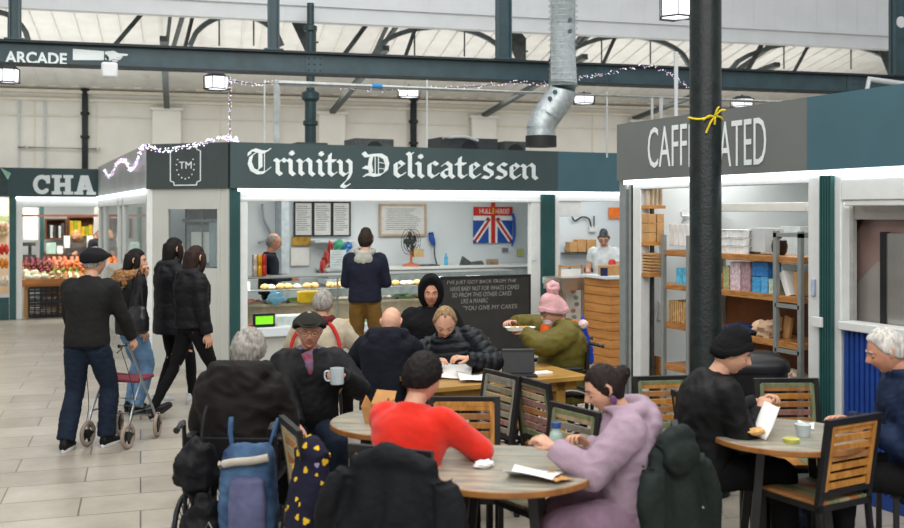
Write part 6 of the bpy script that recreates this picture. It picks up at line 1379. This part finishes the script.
# 15 lilac hoodie
r_, k = seated(633, 4.95, -84, 'woman with tied brown hair in lilac hooded sweatshirt eating at the front round table', head=(8, 24, 0), H=1.60, lean=13, lh=(-.14, .40, .87), rh=(.13, .23, .83), lel=(-.5,-.6,-1), rel=(.5,-.6,-1))
body(k, r_, hm=H_BROWN, eyes='down', lc=.6, rc=.7); longhair(k, r_, mat('hair_soft_brown', '#1f1512', rough=.62, spec=.2, var=.35, scale=60, stretch=(1,1,.15), bump=.5, bscale=160), length=0, bun=True)
lil = cloth('lilac_fleece', '#9c8795', var=.08); top(r_, k, lil, e=.042, hem=.12, shw=1.05, hood=.055, seed=18, name='hooded_top', r=(.100,.082,.052), amp=.012, freq=7, belly=.02, hbig=1.15, vox=.010); legs(r_, k, cloth('mauve_joggers', '#8d7386'), r=(.115,.09,.075), amp=.009)
mb = MB(); M_ = Matrix.Translation(k['hc']) @ k['HR'].to_4x4(); mb.M = M_
for q in (-1, 1): mb = MB(); mb.M = M_; mb.ball((q*.088, -.004, -.050), (.006, .017, .024)); mb.build('earring', mat('purple_earring', '#5e3a66', rough=.4), r_)
# 16 pink hat
r_, k = seated(564, 8.5, -92, 'person in olive padded coat and pink bobble hat eating in a wheelchair', head=(4, 20, 0), H=1.62, seat=.46, lean=6, lh=(-.13, .36, 1.0), rh=(.12, .42, 1.06), lf=(-.14,.55,.2), rf=(.14,.55,.2))
body(k, r_, hm=H_BROWN, lc=.7, rc=.7, eyes='down'); beanie(k, r_, cloth('pink_knit', '#c79a9c', bump=.6, bscale=60), name='bobble_hat', bob=cloth('pink_fur', '#d0a0a4'), th=.026, zf=.25)
top(r_, k, cloth('olive_padded', '#5c5422', rough=.6), e=.085, hem=.14, belly=.05, shw=1.05, seed=19, name='padded_coat', r=(.120,.100,.07), amp=.010, freq=7, hood=.06, coll=.05, hemw=.05); legs(r_, k, cloth('olive_padded', '#5c5422'), r=(.14,.12,.09), name='coat_skirt')
glasses(k, r_, ironk)
mb = MB(); hooddown(mb, k, r=.055, drop=-.08, big=.85); mb.ball(k['spine'][3]+k['T'] @ V((0,.14,-.02)), (.09,.06,.09)); garment('scarf', mb, cloth('orange_scarf', '#d05a20'), r_, .009, .006, 14)
mb = MB(); mb.M = Matrix.Translation(k['hc']) @ k['HR'].to_4x4(); mb.ball((0,.075,-.065), (.055,.045,.045), jit=.4); garment('face_cover', mb, cloth('white_scarf', '#c4b4b0'), r_, .008, .005, 14)
# 17 cook
r_, k = standing(605, 14.9, 205, 'cook in white t-shirt and patterned head scarf working in the kitchen hatch', head=(14, 26, 0), H=1.78, lean=6, lh=(-.15,.36,1.12), rh=(.15,.34,1.12))
body(k, r_, hm=H_BROWN, eyes='down'); beanie(k, r_, cloth('grey_scarf', '#5e6468', hex2='#2c3034', scale=40), name='head_scarf', zf=.42, th=-.002); glasses(k, r_, ironk)
mb = MB(); torso(mb, k, .024, .08, .01, True, 1.05)
for n in 'lr': sh, el = k['sh'+n], k['el'+n]; mb.tube([k['spine'][3]*.35+sh*.65-V((0,0,.02)), sh, sh*.4+el*.6], [.055,.072,.064], n=14, smooth=4)
garment('t_shirt', mb, cloth('white_cotton', '#c8d0d0'), r_); legs(r_, k, blackt)
# 18 beanie man
r_, k = seated(703, 5.78, 80, 'man in black beanie and black jacket unwrapping food at the right round table', head=(-22, 20, 0), H=1.76, lean=16, lh=(-.10, .40, .88), rh=(.12, .30, .88), lel=(-.6,-.6,-1), rel=(.6,-.6,-1))
body(k, r_, hm=H_DARK, eyes='down', lc=.7, rc=.7); hair(k, r_, H_DARK, 'short', .006); beanie(k, r_, cloth('black_knit', '#0e0e10', bump=.6, bscale=60), th=.013, zf=.36)
top(r_, k, cloth('black_bomber', '#0c0d0e', rough=.6), e=.048, hem=.09, coll=.05, shw=1.12, seed=20, name='jacket', r=(.096,.080,.052), amp=.010, freq=7); legs(r_, k, blackt, r=(.110,.085,.070), amp=.008)
for n in 'lr': shoe(r_, k, n, leather, soleB)
# 19 silver-haired man
r_, k = seated(920, 5.62, -80, 'silver-haired man in blue coat at the right edge leaning over the round table', head=(0, 20, 0), H=1.84, lean=16, lh=(-.10, .32, .80), rh=(.12, .36, .80))
body(k, r_, sk=skin_red, hm=H_WHITE, eyes='down'); hair(k, r_, H_WHITE, 'short', .010, seed=8, rough=.3); top(r_, k, cloth('blue_coat', '#14233e', rough=.7), e=.060, hem=.14, coll=.07, shw=1.1, seed=21, name='coat', r=(.105,.085,.058), hood=.05, amp=.009); legs(r_, k, blackt)
for n in 'lr': shoe(r_, k, n, leather, soleB)
# ============================================================ WHEELED AIDS
greyt = mat('grey_tube', '#8e9496', rough=.3, metal=.7); tyre = mat('grey_tyre', '#8a7c70', rough=.7); hubm = mat('hub_black', '#17181a', rough=.5)
def wheel(root, c, r, t=.02, ax=V((1,0,0)), tm=None, spokes=0, name='wheel', yaw=0):
    mb = MB(); mb.M = Matrix.Translation(V(c)) @ Matrix.Rotation(yaw, 4, 'Z'); mb.tube([(0, math.cos(a)*(r-t), math.sin(a)*(r-t)) for a in [2*math.pi*i/32 for i in range(32)]], t, n=10, loop=True); o = mb.build(name, tm or tyre, root)
    mb = MB(); mb.M = Matrix.Translation(V(c)) @ Matrix.Rotation(yaw, 4, 'Z'); mb.cyl((-.022,0,0), (.022,0,0), r*.35 if not spokes else .03, n=20)
    if spokes:
        for i in range(spokes): a = 2*math.pi*i/spokes; mb.tube([(0,0,0), (0, math.cos(a)*(r-t), math.sin(a)*(r-t))], .003, n=5)
    else:
        for i in range(5): a = 2*math.pi*i/5; mb.bar((0,0,0), (0, math.cos(a)*(r-t*1.2), math.sin(a)*(r-t*1.2)), .02, .022)
    mb.build('hub', hubm, o); return o
ro = empty('wheeled_walker', cam(124, 8.75), yawof(14), 'grey four-wheeled walking frame with maroon seat pushed by the man in the fleece', 'walking frame'); ro.scale = (.74, .95, 1)
for sx in (-1, 1):
    mb = MB(); mb.tube([(sx*.24,-.34,.88), (sx*.24,-.26,.88), (sx*.24,-.20,.84), (sx*.25,-.05,.60), (sx*.26,.18,.24), (sx*.26,.22,.14)], .013, smooth=4); mb.tube([(sx*.24,-.02,.56), (sx*.26,-.20,.30), (sx*.26,-.26,.12)], .012, smooth=3); mb.tube([(sx*.26,-.18,.30), (sx*.26,.16,.28)], .010); mb.build('side_frame', greyt, ro)
    mb = MB(); mb.tube([(sx*.24,-.38,.885), (sx*.24,-.26,.885)], .018, n=12); mb.tube([(sx*.22,-.30,.86), (sx*.22,-.38,.83)], .006); mb.build('handle', hubm, ro)
    wheel(ro, (sx*.26,-.26,.112), .112, .021); wheel(ro, (sx*.26,.24,.112), .112, .021, yaw=R(18))
    mb = MB(); mb.bar((sx*.26,.22,.22), (sx*.26,.24,.10), .05, .02); mb.build('fork', hubm, ro)
    mb = MB(); mb.tube([(sx*.23,-.34,.87), (sx*.28,-.25,.6), (sx*.30,-.2,.35), (sx*.28,-.26,.2)], .004, smooth=4); mb.build('brake_cable', hubm, ro)
mb = MB(); mb.b2(-.24, .24, -.08, .16, .53, .56); mb.tube([(-.26,.17,.56), (.26,.17,.56)], .018); mb.build('seat', mat('maroon_seat', '#6a2230', rough=.6), ro, bevel=.01)
mb = MB(); mb.tube([(-.26,-.02,.32), (.26,-.02,.32)], .010); mb.tube([(-.26,.12,.22), (.26,.12,.22)], .010); mb.tube([(-.26,-.1,.40), (.26,-.1,.40)], .010); mb.build('cross_bar', greyt, ro)
def wheelchair(px, d, a, label, bh=0., rw=.30):
    root = empty('wheelchair', cam(px, d), yawof(a), label, 'wheelchair'); tm = hubm
    for sx in (-1, 1):
        wheel(root, (sx*.31, -.08, rw), rw, .016, tm=hubm, spokes=20, name='rear_wheel')
        mb = MB(); mb.tube([(sx*.335, -.08+math.cos(t)*(rw-.05), rw+math.sin(t)*(rw-.05)) for t in [2*math.pi*i/32 for i in range(32)]], .008, n=6, loop=True); mb.build('push_rim', greyt, root)
        wheel(root, (sx*.27, .38, .09), .09, .02, tm=hubm, name='caster')
        mb = MB(); mb.tube([(sx*.26,-.34,.90-bh), (sx*.26,-.26,.92-bh), (sx*.26,-.23,.86-bh), (sx*.26,-.21,.20)], .013, smooth=4); mb.tube([(sx*.26,-.22,.50), (sx*.26,.32,.50), (sx*.26,.40,.30), (sx*.24,.55,.12)], .013, smooth=4); mb.tube([(sx*.26,-.22,.70), (sx*.26,.2,.70), (sx*.26,.26,.5)], .011, smooth=3); mb.tube([(sx*.27,.36,.42), (sx*.27,.38,.09)], .012); mb.tube([(sx*.26,-.2,.25), (sx*.26,.3,.25)], .011); mb.build('side_frame', tm, root)
        mb = MB(); mb.b2(sx*.26-.03, sx*.26+.03, -.18, .18, .70, .73); mb.build('armrest', hubm, root, bevel=.01)
        mb = MB(); mb.tube([(sx*.26,-.36,.90-bh), (sx*.26,-.27,.92-bh)], .019, n=12); mb.build('push_handle', hubm, root)
        mb = MB(); mb.b2(sx*.14-.07, sx*.14+.07, .44, .58, .06, .08); mb.build('footplate', hubm, root)
    mb = MB(); mb.b2(-.25, .25, -.2, .24, .465, .50); mb.build('seat', blackc, root, bevel=.01)
    mb = MB(); mb.b2(-.25, .25, -.245, -.225, .50, .84-bh); mb.build('backrest', blackc, root, bevel=.008); return root
wheelchair(241, 5.85, 4, 'black wheelchair with a blue backpack hung on it at the lower left', bh=.10, rw=.19)
wheelchair(556, 8.5, -92, 'dark wheelchair under the person in the pink bobble hat')
# backpack on the wheelchair
bp_ = empty('backpack', cam(249, 5.33, .47), yawof(6), 'blue and grey-violet backpack with pale band hanging behind the wheelchair', 'backpack')
mb = MB(); mb.rings([ring(V((0,0,z)), V((1,0,0)), V((0,1,0)), a, b, 26, 3.2) for z, a, b in ((-.30,.11,.06),(-.28,.15,.085),(-.05,.165,.095),(.15,.15,.09),(.27,.135,.07),(.30,.10,.05))]); me = remesh(mb, .012, 2); disp(me, fabricfn(.008, 9)); linkmesh('pack', me, cloth('pack_blue', '#1f3350', hex2='#4c6888', scale=6), bp_, sharp=180)
mb = MB(); mb.rings([ring(V((.02,-.085,z)), V((1,0,0)), V((0,1,0)), a, b, 22, 3.5) for z, a, b in ((-.29,.08,.02),(-.27,.105,.035),(-.0,.105,.045),(.13,.09,.04),(.15,.07,.015))]); me = remesh(mb, .010, 2); disp(me, fabricfn(.005, 9)); linkmesh('pocket', me, cloth('pack_violet', '#5a5d7c', var=.15), bp_, sharp=180)
mb = MB(); mb.tube([(-.13,-.085,.205), (-.05,-.098,.225), (.05,-.098,.235), (.13,-.085,.25)], .021, n=10, smooth=3, flat=1); mb.build('pale_band', cloth('pale_band', '#aca598'), bp_)
for q in (-1, 1): mb = MB(); mb.tube([(q*.10,.03,.27), (q*.12,.05,.36), (q*.13,.10,.42), (q*.12,.05,.33)], .014, smooth=3, flat=.5); mb.build('strap', cloth('pack_strap', '#34506e'), bp_)
for px, d, z, s_, lab in ((197, 5.45, .60, (.13,.09,.16), 'black pouch bag hanging left on the wheelchair'), (205, 5.4, .33, (.11,.08,.15), 'second black bag hanging low on the wheelchair with pale triangle')):
    mb = MB(); mb.ball((0,0,0), s_, jit=.5, nu=20, nv=14, seed=px); me = remesh(mb, .012, 2); disp(me, fabricfn(.008, 9)); b_ = empty('pouch_bag', cam(px, d, z), 0, lab, 'bag'); linkmesh('pouch', me, blackc, b_, sharp=180); mb = MB(); mb.tube([(.02,0,s_[2]*.8), (.05,.08,s_[2]+.1), (.08,.15,s_[2]+.15)], .01, smooth=3); mb.build('strap', blackc, b_)
    if px == 205: mb = MB(); p_ = -FW*(s_[1]+.004)+RT*.04; mb.tube([p_+RT*a_+V((0,0,b2_)) for a_, b2_ in ((-.03,-.03),(.03,-.03),(0,.025))], .004, loop=True, n=6); mb.build('triangle_logo', soleW, b_)
mb = MB(); mb.M = Matrix.Translation(cam(193, 5.5, .27)) @ Matrix.Rotation(yawof(4), 4, 'Z'); mb.box((0,0,0), (.07,.16,.14)); o = mb.build('battery_box', mat('battery_blue', '#1d5a98', rough=.4), bevel=.02); tag(o, 'blue box beside the wheel of the lower-left wheelchair', 'battery box')
# blue carrier bag & pom pom on second wheelchair
mb = MB(); mb.rings([ring(V((0,0,z)), V((1,0,0)), V((0,1,0)), a, b, 20, 2.6) for z, a, b in ((-.16,.05,.04),(-.14,.10,.07),(0,.09,.06),(.12,.05,.03),(.20,.02,.015),(.26,.015,.012))]); me = remesh(mb, .010, 2); disp(me, fabricfn(.010, 14)); o = linkmesh('carrier_bag', me, mat('blue_film', '#1b3fae', rough=.35, var=.3, scale=14), None, sharp=180); o.location = cam(583, 8.55, .86); tag(o, 'bright blue carrier bag hanging from the wheelchair behind the pink hat', 'carrier bag')
mb = MB(); mb.ball((0,0,0), (.045,.045,.04), jit=.4); me = remesh(mb, .008, 1); disp(me, lambda p: .006*noise.noise(p*90)); o = linkmesh('glove', me, cloth('pale_pink', '#c8b0b2'), None, sharp=180); o.location = cam(583, 8.45, 1.06); tag(o, 'pale pink glove stuffed on the wheelchair handle', 'glove')
# ============================================================ COATS OVER CHAIRS AND TABLE ITEMS
def draped(px, d, a, label, m, w=.26, drop=.62, name='draped_coat', seed=0, amp=.02, parts=None, top_=.93, skew=0., depth=.10, sleeves=True):
    loc = cam(px, d); root = empty(name, loc, yawof(a), label, 'coat')
    mb = MB(); S = []
    for t_ in range(11):
        u = t_/10; z = top_+.02-u*drop; wd = w*(.80+.28*min(1, u*2.2)); dp = depth*(.45+.75*min(1, u*1.6)); S.append(ring(V((skew*u, -.02-.05*u, z)), V((1,0,0)), V((0,1,0)), wd, dp, 44, 2.6))
    mb.rings(S)
    mb.tube([(-w*.7,-.02,top_-.02), (0,-.03,top_+.03), (w*.7,-.02,top_-.02)], [.05,.06,.05], n=12, smooth=4)
    if sleeves:
        for q in (-1, 1): mb.tube([(q*w*.9,-.04,top_-.05), (q*(w+.04),-.07,top_-.25), (q*(w+.02),-.06,top_-.52)], [.06,.062,.05], n=14, smooth=4)
    me = remesh(mb, .012, 2)
    def fn(p): return amp*.9*math.sin(p.x*34+noise.noise(V((p.x*4, p.z*3, seed)))*5)*sstep(top_+.02, top_-.25, p.z)*.6+amp*noise.noise(V((p.x*11+seed, p.y*8, p.z*4)))+.004*noise.noise(p*40)
    disp(me, fn); linkmesh('cloth_body', me, m, root, sharp=180); return root
bc_ = cam(392, 4.62)
cc = draped(396, 4.55, 22, 'black winter coat draped over the chair of the person in red', cloth('coat_black', '#0e1013', rough=.75), w=.27, drop=.78, seed=2, depth=.10, top_=.87)
gj = draped(668, 4.84, -42, 'dark green hooded jacket hung over the chair of the woman in lilac', cloth('jacket_green', '#1b2320', rough=.75), w=.195, drop=.80, seed=5, depth=.09, top_=.85)
mb = MB(); mb.tube([(-.12,-.03,.88), (-.06,-.06,.93), (.02,-.07,.94), (.09,-.05,.90)], [.04,.05,.05,.04], n=12, smooth=3); mb.ball((-.02,-.09,.84), (.13,.07,.09)); garment('hood', mb, MATS['jacket_green'], gj, .010, .010, 9)
mb = MB(); mb.ball((.05,-.165,.60), .006); mb.build('stud', greyt, gj)
fj = draped(316, 5.0, 50, 'navy children\'s garment with yellow flowers lying over the side chair', None or cloth('navy_floral', '#17172a'), w=.13, drop=.60, seed=8, depth=.09, top_=.80, sleeves=False, name='patterned_coat')
mb = MB(); rr = random.Random(4)
cap = [o for o in fj.children][0].data
cand = [p for p in cap.polygons if p.normal.z > -.2]; rr.shuffle(cand); used = []
for p in cand:
    c = p.center
    if all((c-u).length > .040 for u in used) and len(used) < 70:
        used.append(c.copy()); n_ = p.normal; x_, y_ = frame(n_)
        R_ = rr.uniform(.008,.018); mb.rings([[c+n_*h_+x_*math.cos(t)*q_*(1+.22*math.cos(3*t+R_*900))+y_*math.sin(t)*q_*(1+.22*math.cos(3*t+R_*900)) for t in [2*math.pi*i/15 for i in range(15)]] for h_, q_ in ((-.004,R_),(.003,R_*.9))], m=0 if rr.random() < .8 else 1)
mb.build('flower_print', [mat('flower_yellow', '#d8b020', rough=.8), mat('flower_lilac', '#9088a8', rough=.8)], fj)
# kraft boxes
kraft = mat('kraft_box', '#b4854e', rough=.8, var=.1)
for k_, (px, py, d, a, lab) in enumerate(((377, 421, 5.95, 25, 'open kraft takeaway box standing on the middle round table'), (398, 424, 5.8, 60, 'second kraft takeaway box beside the shoulder of the red sweater'))):
    root = empty('takeaway_box', cam(px, d, .751), yawof(a), lab, 'box'); mb = MB(); w1, w2, h_ = .055, .075, .10
    for q in (-1, 1): mb.rings([[V((x, q*y, z)) for x, y, z in ((-w1,w1*.8,0),(w1,w1*.8,0),(w2,w2*.8,h_),(-w2,w2*.8,h_))], [V((x, q*(y-.003), z)) for x, y, z in ((-w1,w1*.8,0),(w1,w1*.8,0),(w2,w2*.8,h_),(-w2,w2*.8,h_))]])
    for q in (-1, 1): mb.rings([[V((q*x, y, z)) for x, y, z in ((w1,-w1*.8,0),(w1,w1*.8,0),(w2,w2*.8,h_),(w2,0,h_+.06),(w2,-w2*.8,h_))], [V((q*(x-.003), y, z)) for x, y, z in ((w1,-w1*.8,0),(w1,w1*.8,0),(w2,w2*.8,h_),(w2,0,h_+.06),(w2,-w2*.8,h_))]])
    mb.b2(-w1, w1, -w1*.8, w1*.8, 0, .003); mb.build('tray', kraft, root); mb = MB(); mb.add([(-w2,w2*.8,h_),(w2,w2*.8,h_),(w2*.9,w2*.8+.06,h_+.075),(-w2*.9,w2*.8+.06,h_+.075),(-w2,w2*.8+.003,h_),(w2,w2*.8+.003,h_),(w2*.9,w2*.8+.063,h_+.075),(-w2*.9,w2*.8+.063,h_+.075)], [(0,1,2,3),(7,6,5,4),(0,4,5,1),(1,5,6,2),(2,6,7,3),(3,7,4,0)]); mb.build('lid', kraft, root)
def sheet(name, px, d, a, z, w_, h_, m, lab, tilt=0, curl=.01, cat='paper', roll=0):
    mb = MB(); n_ = 10; vs = [(w_*(i/n_-.5), h_*(j/n_-.5), curl*math.sin(i/n_*4+j/n_*2)+curl*(abs(i/n_-.5)*2)) for i in range(n_+1) for j in range(n_+1)]
    mb.add(vs, [(i*(n_+1)+j, (i+1)*(n_+1)+j, (i+1)*(n_+1)+j+1, i*(n_+1)+j+1) for i in range(n_) for j in range(n_)]); o = mb.build(name, m, sharp=180); s_ = o.modifiers.new('s', 'SOLIDIFY'); s_.thickness = .002; o.location = cam(px, d, z); o.rotation_euler = (R(tilt), R(roll), yawof(a)); return tag(o, lab, cat)
sheet('newspaper', 452, 7.62, 5, .80, .30, .30, paper, 'white open paper held by the reading man, its left leaf', tilt=18, curl=.014, roll=0); sheet('newspaper', 474, 7.45, -6, .775, .24, .26, paper, 'white paper leaf lying flat at the right hand of the reading man', tilt=4, curl=.012)
tb = empty('tablet', cam(518, 7.72, .757), yawof(176), 'black tablet propped in its cover on the long wooden table', 'tablet')
mb = MB(); mb.box((0,.0,.10), (.255,.012,.19), rot=(R(14),0,0)); mb.build('screen_back', blackp, tb, bevel=.005); mb = MB(); mb.b2(-.127, .127, .03, .17, 0, .010); mb.build('keyboard_cover', blackp, tb); mb = MB(); mb.bar((-.127,.024,.195),(.127,.024,.195),.008,.004); mb.build('edge', greyt, tb)
mb = MB(); mb.box((0,0,0), (.16,.09,.012)); o = mb.build('notebook', paper); o.location = cam(541, 7.75, .763); o.rotation_euler = (0,0,yaw_); tag(o, 'small white notepad right of the tablet on the long table', 'notepad')
mb = MB(); mb.lathe([(0,0),(.035,0),(.045,.03),(.045,.034),(.038,.03),(0,.006)], n=24); mb.M = Matrix.Identity(4); o = mb.build('saucer', mat('cream_china', '#d8cfa8', rough=.3)); o.location = cam(489, 7.9, .757); tag(o, 'small cream dish at the elbow of the reading man', 'dish')
def tray(px, d, a, z, lab, w_=.2, l_=.12, tilt=0, fm=None):
    root = empty('paper_tray', cam(px, d, z), yawof(a), lab, 'food tray'); mb = MB(); n_ = 10
    mb.rings([ring(V((0,0,zz)), V((1,0,0)), V((0,1,0)), w_/2*q, l_/2*q, 26, 3.4) for zz, q in ((0,.8),(.0,.82),(.03,1.0),(.028,.97),(.004,.79))]); mb.build('tray', paper, root)
    mb = MB(); rr = random.Random(px)
    for q in range(10): mb.ball((rr.uniform(-w_*.25,w_*.25), rr.uniform(-l_*.25,l_*.25), .022), (.022,.02,.014), jit=.4, seed=q, nu=10, nv=7)
    mb.build('food', fm or mat('chips', '#b98e50', rough=.6, var=.3), root); root.rotation_euler.x = R(tilt); return root
tray(520, 8.38, -92, 1.015, 'white paper tray of food held by the person in the pink hat', .12, .26)
sheet('wrapper', 533, 4.72, -70, .765, .20, .24, paper, 'white food wrapper under the hands of the woman in lilac', tilt=2, curl=.016); sheet('wrapper', 553, 4.68, -40, .762, .12, .16, kraft, 'brown paper wrapper showing under the white one', tilt=2, curl=.010)
mb = MB(); mb.ball((0,0,0), (.05,.035,.02), jit=.4, nu=16, nv=10); o = mb.build('napkin', paper); o.location = cam(484, 4.9, .77); tag(o, 'crumpled white napkin at the elbow of the red sweater', 'napkin')
bo = empty('drink_bottle', cam(556, 5.12, .751), 0, 'small clear bottle with yellow label and blue cap on the front round table', 'bottle')
mb = MB(); mb.lathe([(0,0),(.032,0),(.036,.01),(.036,.10),(.030,.125),(.022,.135),(.022,.15),(0,.15)], n=24); mb.build('glass_body', mat('juice_glass', '#a0b8b0', rough=.15, var=.1), bo); mb = MB(); mb.lathe([(.037,.025),(.0375,.026),(.0375,.085),(.037,.086)], n=24); mb.build('label_wrap', yel, bo); mb = MB(); mb.lathe([(0,.178),(.025,.178),(.026,.15),(.0,.15)], n=24); mb.build('cap', mat('cap_blue', '#2a4a80', rough=.4), bo)
sheet('wrapper', 752, 5.6, 30, .775, .16, .14, paper, 'crumpled white wrapper under the hands of the beanie man', tilt=8, curl=.03); sheet('wrapper', 768, 5.55, 70, .84, .10, .20, paper, 'white paper sleeve raised between the fingers of the beanie man', tilt=60, curl=.02)
mb = MB(); mb.ball((0,0,0), (.05,.03,.022), jit=.4); o = mb.build('sandwich', breadm); o.location = cam(757, 5.5, .80); tag(o, 'piece of bread at the hands of the beanie man', 'sandwich')
mb = MB(); mb.lathe([(0,0),(.035,0),(.045,.06),(.047,.065),(.043,.06),(0,.004)], n=24); o = mb.build('plastic_tub', mat('clear_tub', '#b8c4c4', rough=.15, var=.05)); o.location = cam(803, 5.6, .752); tag(o, 'clear plastic tub on the right round table', 'tub')
mb = MB(); mb.lathe([(0,0),(.04,0),(.045,.02),(0,.02)], n=24); o = mb.build('dip_pot', mat('lime_lid', '#b8b850', rough=.4)); o.location = cam(791, 5.45, .752); tag(o, 'yellow-green lidded pot on the right round table', 'pot')
sheet('receipt', 806, 5.85, 20, .757, .09, .2, paper, 'white receipt strip lying beyond the clear tub', curl=.006)
bgs = empty('rucksack', cam(790, 6.15, .16), 0, 'dark rucksack with pale clutter under the right round table', 'bag')
mb = MB(); mb.ball((0,0,0), (.18,.13,.16), jit=.5, nu=20, nv=14); me = remesh(mb, .014, 2); disp(me, fabricfn(.012, 9)); linkmesh('sack', me, cloth('rucksack', '#1c2230', hex2='#50586a', scale=12), bgs, sharp=180)
# ============================================================ LIGHT AND CAMERA
w = bpy.data.worlds.new('world'); sc.world = w; w.use_nodes = True
bg = w.node_tree.nodes['Background']; bg.inputs[0].default_value = (.98,.985,1,1); bg.inputs[1].default_value = .68
def area(name, loc, size, power, rot=(0,0,0), color=(1,1,1), sy=None):
    l = bpy.data.lights.new(name, 'AREA'); l.energy = power; l.shape = 'RECTANGLE'; l.size = size; l.size_y = sy or size; l.color = color
    o = bpy.data.objects.new(name, l); col.objects.link(o); o.location = loc; o.rotation_euler = rot; return o
area('deli_fill', (5.0, 14.0, 2.6), 4.6, 85, sy=1.6, color=(1,.98,.94))  # this and the stall lights below are added to brighten roofed interiors
area('kitchen_fill', (8.7, 13.5, 2.6), 2.0, 34, sy=1.2)
area('fruit_stall_fill', (.9, YF+1.0, 2.6), 3, 110, sy=1.2, color=(1,.96,.88)); area('left_stall_fill', (-1.6, YF+.5, 2.5), 1.2, 25, sy=.6)
area('coffee_stall_fill', (XC+1.0, 6.9, 2.6), 1.2, 40, sy=2.4, color=(1,.97,.92)); area('hood_fill', (XC+.08, 4.3, 2.08), .05, 3, sy=2.4, color=(1,.95,.9))
area('side_kitchen_fill', (2.6, 16.5, 2.55), .8, 30, sy=4)
area('case_fill', ((xa+xb)/2, YD+.62, 1.12), xb-xa-.1, 22, sy=.25)  # unseen pair of lights added in the case to brighten the food
area('case_fill_low', ((xa+xb)/2, YD+.52, .74), xb-xa-.1, 9, sy=.3)
# the hall skylight, then three unseen fills added to brighten the rear
area('skylight', tuple(FW*8+V((0,0,9))), 9, 900, sy=9, color=(1,.99,.97))
area('front_fill', tuple(FW*-2+V((0,0,7.5))), 14, 900, rot=(R(68), 0, -math.atan2(S_, C_)), sy=3, color=(1,.98,.95))  # added high behind the viewer to lift the rear wall
area('rear_fill', tuple(E1*3+E2*22.6+V((0,0,4.75))), 26, 260, rot=(0,0,math.atan2(E1.y,E1.x)), sy=1.2)  # added under the boarded roof, which keeps the sky out
area('rear_bounce_fill', tuple(E1*3+E2*20.6+V((0,0,3.3))), 26, 470, rot=(R(180),0,math.atan2(E1.y,E1.x)), sy=2)  # upward bounce added to brighten the roof underside
c = bpy.data.cameras.new('camera'); co = bpy.data.objects.new('camera', c); col.objects.link(co)
co.location = (0, 0, EYE); co.rotation_euler = (R(90), 0, -math.atan2(S_, C_)); c.sensor_width = 36; c.lens = 36*1000/904; c.shift_y = -(264-213)/904
c.dof.use_dof = True; c.dof.focus_distance = 8.6; c.dof.aperture_fstop = 2.0
c.clip_end = 200; sc.camera = co
sc.view_settings.view_transform = 'Standard'; sc.view_settings.look = 'None'; sc.view_settings.gamma = 1; sc.view_settings.exposure = -0.02; sc.view_settings.use_curve_mapping = False
